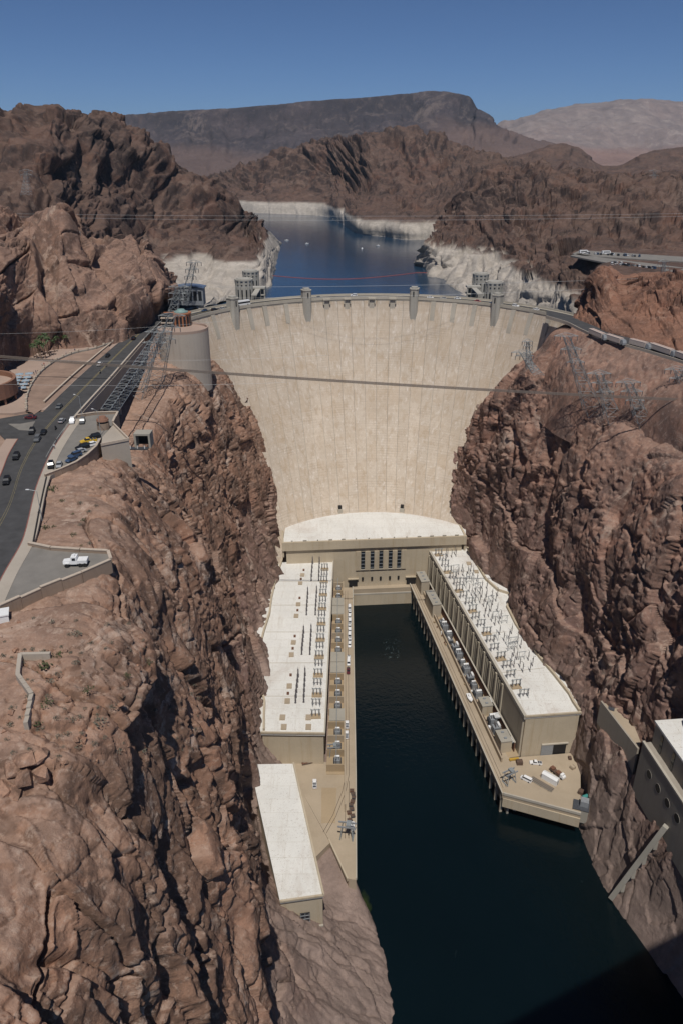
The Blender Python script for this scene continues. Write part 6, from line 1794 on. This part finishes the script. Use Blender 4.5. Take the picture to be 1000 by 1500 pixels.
# articulated trucks queueing on the right bank road
M_TRAIL = plain('pale_trailer_roof', (0.52, 0.44, 0.385), 0.6, var=0.06)
M_STRIPE = plain('trailer_stripe', (0.40, 0.20, 0.15), 0.6)
for i, (x0, y0, x1, y1, lab) in enumerate(((865, 482, 887, 491, 'pale roofed truck nearest the dam on the right bank road'), (889, 490, 914, 498, 'second pale roofed truck from the dam on right bank'), (924, 497, 951, 504, 'third pale roofed truck from the dam on right bank'), (954, 503, 990, 515, 'fourth and longest pale roofed truck on the right bank'), (992, 515, 1014, 523, 'pale roofed truck cut by the right edge'))):
    a, b = P(x0, y0, z=ZQ + 3), P(x1, y1, z=ZQ + 3)
    L = (b - a).length * 0.86
    rz = math.atan2(b.y - a.y, b.x - a.x)
    t = empty('articulated_truck', Vector((a.x, a.y, ZQ + 0.02)), rz, lab, 'truck', 'trucks queueing on the right bank')
    m = MB(); m.box((L / 2, 0, 2.2), (L, 2.6, 2.4)); m.build('trailer', M_TRAIL, t)
    m = MB(); m.box((L / 2, 0, 3.45), (L + 0.1, 2.7, 0.12)); m.build('trailer_roof', M_TRAIL, t)
    m = MB(); m.box((L / 2, 0.2, 3.53), (L * .99, 0.35, 0.05)); m.build('roof_stripe', M_STRIPE, t)
    m = loft([(L + 0.4, 1.2, 0.6, 3.1, 1.15), (L + 2.0, 1.2, 0.6, 3.0, 1.1), (L + 2.6, 1.15, 0.6, 1.7, 1.1)]); m.build('cab', M_TRAFO, t)
    m = MB(); m.box((L + 2.06, 0, 2.3), (0.2, 1.9, 0.8)); m.build('windscreen', M_GLASS, t)
    for x in (1.2, 2.5, L - 1, L + 1.6):
        for sy in (-1, 1): link_mesh('wheel', wheel_big, t, (x, sy * 1.05, 0.52))
q, rz = along(938, 496, 948, 499, ZQ); car('suv', 'red', q + Vector((0, 3, 0)), rz, 'red car between two pale trucks on the right bank', None)

# distant car parks on the right
lot1 = [(838, 371), (850, 366), (1100, 382), (1100, 389), (852, 374)]
lot2 = [(835, 374), (880, 383), (925, 390), (1100, 412), (1100, 404), (940, 384), (890, 378), (845, 371)]
ZD = 189.2
M_EMB = plain('brown_embankment', (0.21, 0.125, 0.09), 0.95, var=0.3, scale=0.08, world=True)
for l_ in (lot1, lot2):
    q = pts(l_, ZD); m = MB(); m.prism([(v.x, v.y) for v in q], ZD - 1.2, ZD); tag(m.build('car_park', M_LOT), kind='structure')
rnd = random.Random(5)
n_ = 0
for (x0, y0, x1, y1, n) in ((848, 371, 940, 376, 15), (893, 385, 960, 394, 16), (895, 388, 925, 391, 7)):
    for k in range(n):
        f = (k + rnd.uniform(.1, .9)) / n
        q = P(lerp(x0, x1, f), lerp(y0, y1, f), z=ZD)
        c_ = rnd.choice(('white', 'black', 'silver', 'grey', 'blue', 'white', 'black'))
        car(rnd.choice(('suv', 'sedan', 'van')), c_, q, rnd.uniform(1.2, 1.9), '%s vehicle far off in the %s car park on right bank' % (c_, 'upper' if y0 < 380 else 'lower'), 'vehicles in the distant car parks', simple=True)
for i, (x, y) in enumerate(((854, 371), (887, 372))):
    q = P(x, y, z=ZD); o = empty('motorhome', q, 0.1, ('left white motorhome in the upper distant car park', 'right white motorhome in the upper distant car park')[i], 'motorhome')
    m = loft([(-4, 1.2, .5, 3.1, 1.2), (3.4, 1.2, .5, 3.1, 1.2), (4.2, 1.1, .5, 1.8, 1.1)]); m.build('body', M_WHITE, o)
    m = MB(); m.box((0, -1.22, 2.1), (6, .06, .8)); m.build('window_band', M_GLASS, o)
    for x_ in (-2.6, 2.8):
        for sy in (-1, 1): link_mesh('wheel', wheel_big, o, (x_, sy * 1.05, .52))
# boats on the lake
for i, (x, y, lab) in enumerate(((450, 357, 'small white boat on the lake left of the middle'), (530, 364, 'white boat in the middle of the lake'), (553, 360, 'white boat right of the middle near the far shore'), (420, 352, 'tiny pale boat near the left promontory'))):
    q = P(x, y, z=LAKE_Z + 0.1)
    b_ = empty('motor_boat', q, 0.5 + i, lab, 'boat', 'boats on the lake')
    m = loft([(-3.4, 1.0, 0.0, 1.0, 1.25), (0.5, 1.1, 0.0, 1.1, 1.35), (2.4, 0.7, 0.2, 1.3, 0.9), (3.6, 0.06, 0.8, 1.4, 0.1)]); m.build('hull', M_WHITE, b_)
    m = MB(); m.box((-0.6, 0, 1.5), (2.0, 1.5, 1.2), taper=.8); m.build('cabin', M_WHITE, b_)

# ------------------------------------------------------------------ visitors on the plaza
def person_mat(name, shirt, legs):
    m, nt, ns, ln, b = newmat(name)
    tc = nt.nodes.new('ShaderNodeTexCoord'); sx = nt.nodes.new('ShaderNodeSeparateXYZ'); ln.new(tc.outputs['Object'], sx.inputs[0])
    dv = node(nt, 'ShaderNodeMath', operation='DIVIDE'); ln.new(sx.outputs[2], dv.inputs[0]); dv.inputs[1].default_value = 1.8
    rp = nt.nodes.new('ShaderNodeValToRGB'); ln.new(dv.outputs[0], rp.inputs[0]); rp.color_ramp.interpolation = 'CONSTANT'
    el = rp.color_ramp.elements
    while len(el) < 4: el.new(0.5)
    for e, (p_, c_) in zip(el, ((0.0, (0.03, 0.025, 0.02)), (0.04, legs), (0.53, shirt), (0.83, (0.36, 0.22, 0.15)))): e.position = p_; e.color = (*c_, 1)
    el.new(0.95).color = (0.04, 0.025, 0.015, 1)
    ln.new(rp.outputs[0], b.inputs['Base Color']); b.inputs['Roughness'].default_value = 0.85
    return m
def person_mesh(stride):
    J = {'pel': (0, 0, .95, .15), 'wai': (0, 0, 1.12, .13), 'che': (0, 0, 1.35, .16), 'nec': (0, 0, 1.50, .06), 'hed': (.02, 0, 1.64, .10), 'top': (.01, 0, 1.74, .08),
         'lh': (0, .10, .90, .10), 'lk': (.5 * stride + .03, .11, .50, .07), 'la': (stride * .8 - .03, .11, .09, .05), 'lt': (stride * .8 + .16, .12, .03, .04),
         'rh': (0, -.10, .90, .10), 'rk': (-.3 * stride + .05, -.11, .50, .07), 'ra': (-stride, -.11, .10, .05), 'rt': (-stride + .17, -.12, .03, .04),
         'ls': (0, .20, 1.42, .065), 'le': (-.10 * stride - .04, .26, 1.13, .05), 'lw': (.16, .25, .90, .035), 'lf': (.22, .25, .80, .03),
         'rs': (0, -.20, 1.42, .065), 're': (.10 * stride - .02, -.26, 1.13, .05), 'rw': (.12, -.25, .90, .035), 'rf': (.18, -.25, .80, .03)}
    E_ = ('pel wai', 'wai che', 'che nec', 'nec hed', 'hed top', 'pel lh', 'lh lk', 'lk la', 'la lt', 'pel rh', 'rh rk', 'rk ra', 'ra rt', 'che ls', 'ls le', 'le lw', 'lw lf', 'che rs', 'rs re', 're rw', 'rw rf')
    keys = list(J); me = bpy.data.meshes.new('person_skeleton')
    me.from_pydata([J[k][:3] for k in keys], [tuple(keys.index(a) for a in e.split()) for e in E_], [])
    o = bpy.data.objects.new('person_skeleton', me); COL.objects.link(o)
    o.modifiers.new('skin', 'SKIN'); sub = o.modifiers.new('sub', 'SUBSURF'); sub.levels = 1
    for i, k in enumerate(keys):
        sv_ = me.skin_vertices[0].data[i]; sv_.radius = (J[k][3], J[k][3]); sv_.use_root = (k == 'pel')
    bpy.context.view_layer.update()
    out = bpy.data.meshes.new_from_object(o.evaluated_get(bpy.context.evaluated_depsgraph_get()))
    bpy.data.objects.remove(o); return out
SH = {'white': (0.6, 0.6, 0.58), 'dark blue': (0.03, 0.05, 0.12), 'red': (0.30, 0.04, 0.04), 'black': (0.02, 0.02, 0.02)}
base_p = [person_mesh(.22), person_mesh(.05)]
pm_ = {}
for i, (x, y, c_, lab) in enumerate(((50, 549, 'black', 'person in black on the plaza left of a pair'), (53, 547, 'dark blue', 'person in dark blue, left one of the plaza pair'), (56, 547, 'black', 'person in black, right one of the plaza pair'), (62, 536, 'white', 'person in a white top by the palm clump'), (65, 536, 'red', 'person in a red top by the palm clump'), (78, 530, 'black', 'person in black near the curved plaza wall'), (97, 519, 'white', 'person in a white top on the far plaza walk'), (110, 515, 'dark blue', 'person in dark blue on the far plaza walk'), (49, 615, 'red', 'person in a red top on the traffic island'), (83, 648, 'black', 'person in black on the pavement by the car park'), (80, 657, 'white', 'person in a white top on the pavement by the car park'))):
    k = (c_, i % 2)
    if k not in pm_:
        me = base_p[i % 2].copy(); me.materials.clear(); me.materials.append(person_mat('clothes_' + c_.replace(' ', '_'), SH[c_], (0.05, 0.06, 0.09))); me.name = 'person'; pm_[k] = me
    z_ = ZP + (0.5 if y < 580 else 0.15)
    tag(link_mesh('person', pm_[k], None, P(x, y, z=z_), i * 1.1), lab, 'person', 'people on the left rim')
# ------------------------------------------------------------------ lattice towers and lines
M_GALV = plain('weathered_galvanised', (0.24, 0.26, 0.27), 0.55, 0.3, var=0.2)
def lattice_tower(base, head, w0, w1, label, group, arms=2, arm_len=7.0, bays=7, r=0.105, thick=1.0):
    """leaning lattice tower: four legs, braced faces, cross-arms with insulator strings"""
    base, head = Vector(base), Vector(head)
    ax = (head - base)
    u = Vector((1, 0, 0)); v = Vector((0, 1, 0))
    t = empty('lattice_tower', base, 0, label, 'pylon', group)
    H = lambda f: ax * f
    def cor(f, i):
        w = lerp(w0, w1, min(1, f * 1.15)) / 2
        sx, sy = ((-1, -1), (1, -1), (1, 1), (-1, 1))[i]
        return H(f) + u * sx * w + v * sy * w
    for i in range(4):
        m = MB()
        for k in range(bays): m.tube(cor(k / bays, i), cor((k + 1) / bays, i), r * 1.3 * thick, 4)
        m.build('leg', M_GALV, t)
        m = MB()
        j = (i + 1) % 4
        for k in range(bays):
            m.tube(cor(k / bays, i), cor((k + 1) / bays, j), r * .75 * thick, 4); m.tube(cor(k / bays, j), cor((k + 1) / bays, i), r * .75 * thick, 4)
            m.tube(cor((k + 1) / bays, i), cor((k + 1) / bays, j), r * .8 * thick, 4)
        m.build('bracing', M_GALV, t)
    for a in range(arms):
        f = 1.0 - 0.16 * a
        c = H(f); m = MB()
        for s in (-1, 1):
            tip = c + u * s * arm_len * (1 - 0.12 * a)
            for dz in (0, 1.6):
                for dy in (-w1 / 2, w1 / 2): m.tube(c + Vector((0, dy, dz)), tip, r * .8 * thick, 4)
            for q_ in (0.35, 0.65): m.tube(c.lerp(tip, q_) + Vector((0, -w1 / 2 * (1 - q_), 0)), c.lerp(tip, q_) + Vector((0, w1 / 2 * (1 - q_), 1.6 * (1 - q_))), r * .6 * thick, 4)
        m.build('crossarm', M_GALV, t)
        for s in (-1, -.5, .5, 1):
            q_ = c + u * s * arm_len * 0.95 * (1 - 0.12 * a)
            m = MB(); m.cyl((q_.x, q_.y, q_.z - 2.2), 0.2, 2.2, 6); m.build('insulator', M_INSUL, t)
    return t
GR = 'leaning pylons on the right bank'
def tower_px(bx, by, bz, hx, hy, hY=None, dY=0.0, **kw):
    b = P(bx, by, z=bz)
    h = P(hx, hy, Y=(b.y + dY))
    return b, h
for bx, by, bz, hx, hy, dY, w0, w1, al, lab in (
    (872, 600, 154, 829, 492, 0, 9, 3.0, 6, 'tallest leaning pylon on the right bank nearest the dam'),
    (905, 622, 150, 877, 547, 0, 9, 3.0, 6, 'middle leaning pylon above the right cliff'),
    (952, 632, 152, 920, 560, 0, 9, 3.0, 6, 'right leaning pylon above the right cliff'),
    (1022, 610, 160, 992, 541, 0, 9, 3.0, 6, 'leaning pylon cut by the right edge'),
    (788, 540, 164, 764, 516, 0, 6, 3.0, 6, 'short leaning pylon at the cliff edge against the dam'),
    (776, 532, 165, 772, 500, 0, 4, 1.2, 3, 'small upright pylon in front of the dam right end'),
):
    b, h = tower_px(bx, by, bz, hx, hy, dY=dY)
    lattice_tower(b + Vector((0, 0, -3)), h, w0, w1, lab, GR, arm_len=al, arms=3 if w0 > 8 else 2)
GL = 'leaning pylons by the visitor terrace'
for bx, by, bz, hx, hy, dY, w0, w1, al, lab in (
    (222, 560, 164, 252, 462, 0, 10, 3.6, 7, 'big leaning pylon in front of the visitor terrace'),
    (196, 575, 162, 232, 486, 0, 9, 3.6, 7, 'leaning pylon beside the viaduct left of the terrace'),
    (248, 470, 184, 262, 420, 0, 7, 3.0, 6, 'pylon standing behind the visitor terrace'),
    (268, 440, 186, 284, 384, 0, 6, 2.6, 5, 'far thin pylon in front of the pale shore rock'),
):
    b, h = tower_px(bx, by, bz, hx, hy, dY=dY)
    lattice_tower(b + Vector((0, 0, -3)), h, w0, w1, lab, GL, arm_len=al, arms=3, thick=1.0)
# long inclined lattice gantry beside the viaduct
a, b = P(150, 616, z=172), P(232, 497, z=186)
ig = empty('lattice_gantry', a, 0, 'long inclined steel lattice gantry beside the viaduct', 'gantry')
for off in (Vector((0, 0, 0)), Vector((4, 0, 0)), Vector((0, 0, 5)), Vector((4, 0, 5))):
    m = MB(); m.tube(off, b - a + off, 0.18, 4); m.build('chord', M_GALV, ig)
m = MB()
for k in range(22):
    p0, p1 = (b - a) * (k / 22), (b - a) * ((k + 1) / 22)
    for o1, o2 in ((Vector((0, 0, 0)), Vector((0, 0, 5))), (Vector((4, 0, 0)), Vector((4, 0, 5))), (Vector((0, 0, 0)), Vector((4, 0, 0))), (Vector((0, 0, 5)), Vector((4, 0, 5)))):
        m.tube(p0 + o1, p1 + o2, 0.08, 4); m.tube(p0 + o1, p0 + o2, 0.08, 4)
m.build('bracing', M_GALV, ig)
# distant pylons
for bx, by, bz, hx, hy, w0, lab in ((970, 420, 188, 972, 383, 5, 'pylon on the red knobs at right'), (957, 288, 236, 958, 250, 9, 'far pylon on the dark ridge at right'), (105, 372, 232, 106, 340, 6, 'pylon on the pink knobs at left'), (38, 280, 270, 38, 250, 8, 'pylon low on the dark hill at left')):
    b = P(bx, by, z=bz) if bz < 230 else P(bx, by, Y=(1060 if bx > 500 else (470 if bx > 60 else 760)))
    h = P(hx, hy, Y=b.y)
    lattice_tower(b + Vector((0, 0, -3)), h, w0, w0 * .3, lab, 'far pylons on the hills', arm_len=w0 * .8, arms=2, thick=0.9)

# wires: slack lines between far supports
M_WIRE = plain('aluminium_wire', (0.42, 0.43, 0.44), 0.5, 0.3)
def wire(name, a, b, sag, r, label, mat=None, n=24, group='lines across the canyon'):
    a, b = Vector(a), Vector(b)
    m = MB()
    L = [a.lerp(b, k / n) - Vector((0, 0, sag * 4 * (k / n) * (1 - k / n))) for k in range(n + 1)]
    m.path(L, r, 4)
    return tag(m.build(name, mat or M_WIRE), label, 'cable', group)
for i, (x0, y0, x1, y1, Y, sag, r, lab) in enumerate((
    (-20, 312, 1020, 312, 600, 2, 0.05, 'upper thin power line over the brown hills'), (-20, 316, 1020, 316, 600, 3, 0.05, 'lower thin power line over the brown hills'),
    (-20, 416, 1020, 404, 520, 4, 0.05, 'thin power line just above the middle lake'), (-20, 432, 1020, 415, 520, 5, 0.05, 'thin power line just above the crest'),
    (-20, 489, 330, 470, 330, 1, 0.03, 'thin line crossing the palms at left'), (-20, 526, 480, 520, 300, 1.5, 0.03, 'thin line crossing the plaza wall at left'), (-20, 562, 420, 560, 290, 1, 0.03, 'thin line crossing the canopies at left'))):
    wire('power_line', P(x0, y0, Y=Y), P(x1, y1, Y=Y), sag, r, lab)
# cableway: a bundle of steel ropes slung right across
M_ROPE = plain('brown_steel_rope', (0.20, 0.165, 0.14), 0.7, 0.2)
cw = empty('cableway', P(-20, 520, Y=330), 0, 'thick brown cableway rope bundle slung across the dam face', 'cableway')
for k in range(5):
    a, b = P(-20, 522, Y=330) + Vector((0, 0, 0.26 * k)), P(1020, 588, Y=330) + Vector((0, 0, 0.26 * k))
    m = MB(); n = 30
    m.path([a.lerp(b, t / n) - Vector((0, 0, 1.5 * 4 * (t / n) * (1 - t / n))) - Vector(cw.location) for t in range(n + 1)], 0.10, 6)
    m.build('rope', M_ROPE, cw)
# red float line on the lake
M_FLOAT = plain('red_float', (0.35, 0.09, 0.07), 0.6)
fl_ = [P(lerp(385, 692, k / 60), 402 + 8 * math.sin(math.pi * min(1, k / 44)) * (1 if k < 44 else 0) - (3 if k > 44 else 3 * k / 44), z=LAKE_Z + 0.15) for k in range(61)]
fb = empty('float_boom', fl_[0], 0, 'red string of floats across the lake behind the dam', 'float boom')
m = MB(); m.path([q - fl_[0] for q in fl_], 0.35, 5); m.build('float_line', M_FLOAT, fb)

# lamp posts along the road
def lamp_post(px, py, rz, lab, h=9.0, z=ZP):
    q = P(px, py, z=z)
    o = empty('street_lamp', q, rz, lab, 'street lamp', 'street lamps on the left rim')
    m = MB(); m.tube((0, 0, 0), (0, 0, h), 0.11, 6, 0.07); m.build('post', M_STEEL, o)
    m = MB(); m.tube((0, 0, h), (2.2, 0, h + 0.4), 0.06, 6); m.build('arm', M_STEEL, o)
    m = MB(); m.box((2.5, 0, h + 0.4), (0.9, 0.35, 0.18)); m.build('lamp_head', M_WHITE, o)
lamp_post(62, 763, 3.1, 'street lamp hanging over the pavement by the shade painted wall')
lamp_post(121, 614, 2.6, 'street lamp at the viaduct end of the car park')
lamp_post(148, 637, 2.6, 'street lamp beside the round stone turret')

# scrub on the near slope ---------------------------------------------------------------------------
M_SCRUB = [plain('scrub_olive', (0.075, 0.085, 0.035), 0.9, var=0.3), plain('scrub_grey', (0.15, 0.14, 0.105), 0.9, var=0.25)]
def scrub_mesh(seed, mat):
    rnd = random.Random(seed); m = MB()
    for k in range(46):
        a = rnd.uniform(0, 6.28); r_ = rnd.uniform(0, .8) ** .7; z = rnd.uniform(0.05, .75) * (1 - .5 * r_)
        c = Vector((r_ * math.cos(a), r_ * math.sin(a), z)); s = rnd.uniform(.10, .24)
        n = Vector((rnd.gauss(0, 1), rnd.gauss(0, 1), rnd.gauss(.6, 1))).normalized(); u_ = n.orthogonal().normalized(); v_ = n.cross(u_)
        m.add([c + u_ * s, c + v_ * s * .5, c - u_ * s, c - v_ * s * .5], [(0, 1, 2, 3)])
    for k in range(5):
        a = rnd.uniform(0, 6.28); m.tube((0, 0, -.3), (.5 * math.cos(a), .5 * math.sin(a), .5), .03, 4)
    return m.mesh('desert_shrub', mat)
scr = [scrub_mesh(s, M_SCRUB[s % 2]) for s in range(6)]
SV = np.concatenate(SURVEY)
sv_dep = SV[:, 1] * CP + (CAM_H - SV[:, 2]) * SP
sv_x = 500 + FPX * SV[:, 0] / sv_dep
sv_y = 750 - FPX * (SV[:, 1] * SP + (SV[:, 2] - CAM_H) * CP) / sv_dep
def drop(px, py):
    """where a sight line meets the modelled ground"""
    near = np.nonzero((np.abs(sv_x - px) < 4) & (np.abs(sv_y - py) < 4) & (sv_dep > 5))[0]
    if not len(near): return None
    return Vector(SV[near[np.argmin(sv_dep[near])]])
zq = [drop(x, y) for x, y in ((72, 961), (33, 962), (24, 992), (50, 1021), (40, 1068))]
zz = empty('zigzag_wall', zq[2], label='zigzag tan concrete wall on the bare slope', cat='wall')
for a, b in zip(zq[:-1], zq[1:]):
    n = 4
    for k in range(n):
        p0, p1 = a.lerp(b, k / n), a.lerp(b, (k + 1) / n); c = (p0 + p1) / 2
        m = MB(); m.box((c.x, c.y, c.z + 0.1), ((p1 - p0).xy.length + 0.05, 0.8, 2.6), math.atan2(b.y - a.y, b.x - a.x)); wchild(zz, m, 'wall_section', M_KERBC)
rnd = random.Random(12)
spots = [(66, 977, 1.5, 0), (80, 958, 1.2, 0), (110, 926, 1.0, 1), (56, 1062, 1.0, 0), (70, 1030, 1.1, 0), (130, 1014, 1.1, 0), (150, 1056, 1.3, 1), (188, 988, 0.9, 0), (220, 970, 1.0, 0), (88, 989, .8, 1), (148, 636 + 26, 1.2, 0), (78, 715, 1.6, 0), (64, 770, 1.1, 0)]
for k in range(90): spots.append((rnd.uniform(5, 300), rnd.uniform(900, 1120), rnd.uniform(.3, .8), 1))
for k in range(14): spots.append((rnd.uniform(75, 160), rnd.uniform(700, 800), rnd.uniform(.45, .9), rnd.randint(0, 1)))
for k in range(16): spots.append((rnd.uniform(860, 995), rnd.uniform(535, 610), rnd.uniform(.5, 1.0), 1))
for i, (x, y, s, g) in enumerate(spots):
    q = drop(x, y)
    if q is None: continue
    o = link_mesh('desert_shrub', scr[(i % 3) * 2 + g], None, q, rnd.uniform(0, 6))
    o.scale = (s * 1.3, s * 1.3, s * 1.2)
    lab = {0: 'olive green shrub on the bare rock of the left rim', 1: 'dry grey shrub scattered on the rocky slope'}[g] if x < 500 else 'dry grey shrub on the red slope at right'
    tag(o, lab, 'shrub', ('olive shrubs on the left rim', 'dry shrubs on the left slope')[g] if x < 500 else 'dry shrubs on the right slope')

# loose boulders on the slope
def boulder_mesh(seed):
    rnd = random.Random(seed); bm = bmesh.new()
    for k in range(16):
        v_ = Vector((rnd.gauss(0, 1), rnd.gauss(0, 1), rnd.gauss(0, 1))).normalized()
        bm.verts.new((v_.x * rnd.uniform(.8, 1.1), v_.y * rnd.uniform(.65, .95), v_.z * rnd.uniform(.5, .75)))
    r_ = bmesh.ops.convex_hull(bm, input=bm.verts)
    bmesh.ops.delete(bm, geom=[e for e in r_['geom_interior'] if isinstance(e, bmesh.types.BMVert)], context='VERTS')
    me = bpy.data.meshes.new('boulder'); bm.to_mesh(me); bm.free(); me.materials.append(M_ROCK_L); return me
bl = [boulder_mesh(s) for s in range(7)]
rnd = random.Random(31)
bspots = [(20, 1125, 2.6), (42, 1112, 2.3), (62, 1108, 2.0), (38, 1138, 2.4), (60, 1135, 2.6), (8, 1155, 2.4), (26, 1160, 2.0), (75, 1125, 1.5)]
for k in range(60):
    x, y = rnd.uniform(0, 260), rnd.uniform(905, 1130)
    bspots.append((x, y, rnd.choice((.25, .35, .45, .6, .9))))
for k in range(30): bspots.append((rnd.uniform(850, 998), rnd.uniform(530, 620), rnd.choice((.4, .6, .9, 1.3))))
for i, (x, y, s_) in enumerate(bspots):
    q = drop(x, y)
    if q is None: continue
    o = link_mesh('boulder', bl[i % 7], None, q + Vector((0, 0, s_ * .15)), rnd.uniform(0, 6)); o.scale = (s_, s_, s_)
    tag(o, ('big angular brown boulder in the heap at the left edge' if i < 8 else 'loose stone lying on the bare left slope') if x < 500 else 'loose stone lying on the red slope at right', 'boulder', ('boulder heap at the left edge' if i < 8 else 'stones on the left slope') if x < 500 else 'stones on the right slope')

# the arch bridge the picture is taken from: deck and parapet overhead, throws its shadow on the river
br = empty('arch_bridge', (0, 0, 255), R(25), 'long concrete road bridge high over the river behind the viewer', 'bridge')
M_BR = concrete('bridge_concrete', (0.45, 0.43, 0.39), (0.3, 0.26, 0.2), 0.2)
m = MB(); m.box((0, -19.0, 12.0), (560, 27, 2.4)); m.build('deck', M_BR, br)
m = MB(); m.box((0, -5.7, 13.7), (560, 0.4, 1.0)); m.build('parapet', M_BR, br)
# ------------------------------------------------------------------ thin desert haze
hz = MB(); hz.box((0, 11700, 640), (46000, 25000, 1320))
m_, nt, ns, ln, b = newmat('air')
nt.nodes.remove(b)
pv = nt.nodes.new('ShaderNodeVolumePrincipled')
pv.inputs['Color'].default_value = (0.64, 0.84, 1.0, 1)
pv.inputs['Density'].default_value = 2.4e-5
pv.inputs['Anisotropy'].default_value = 0.2
ln.new(pv.outputs[0], nt.nodes['Material Output'].inputs['Volume'])
tag(hz.build('haze', m_), kind='stuff')
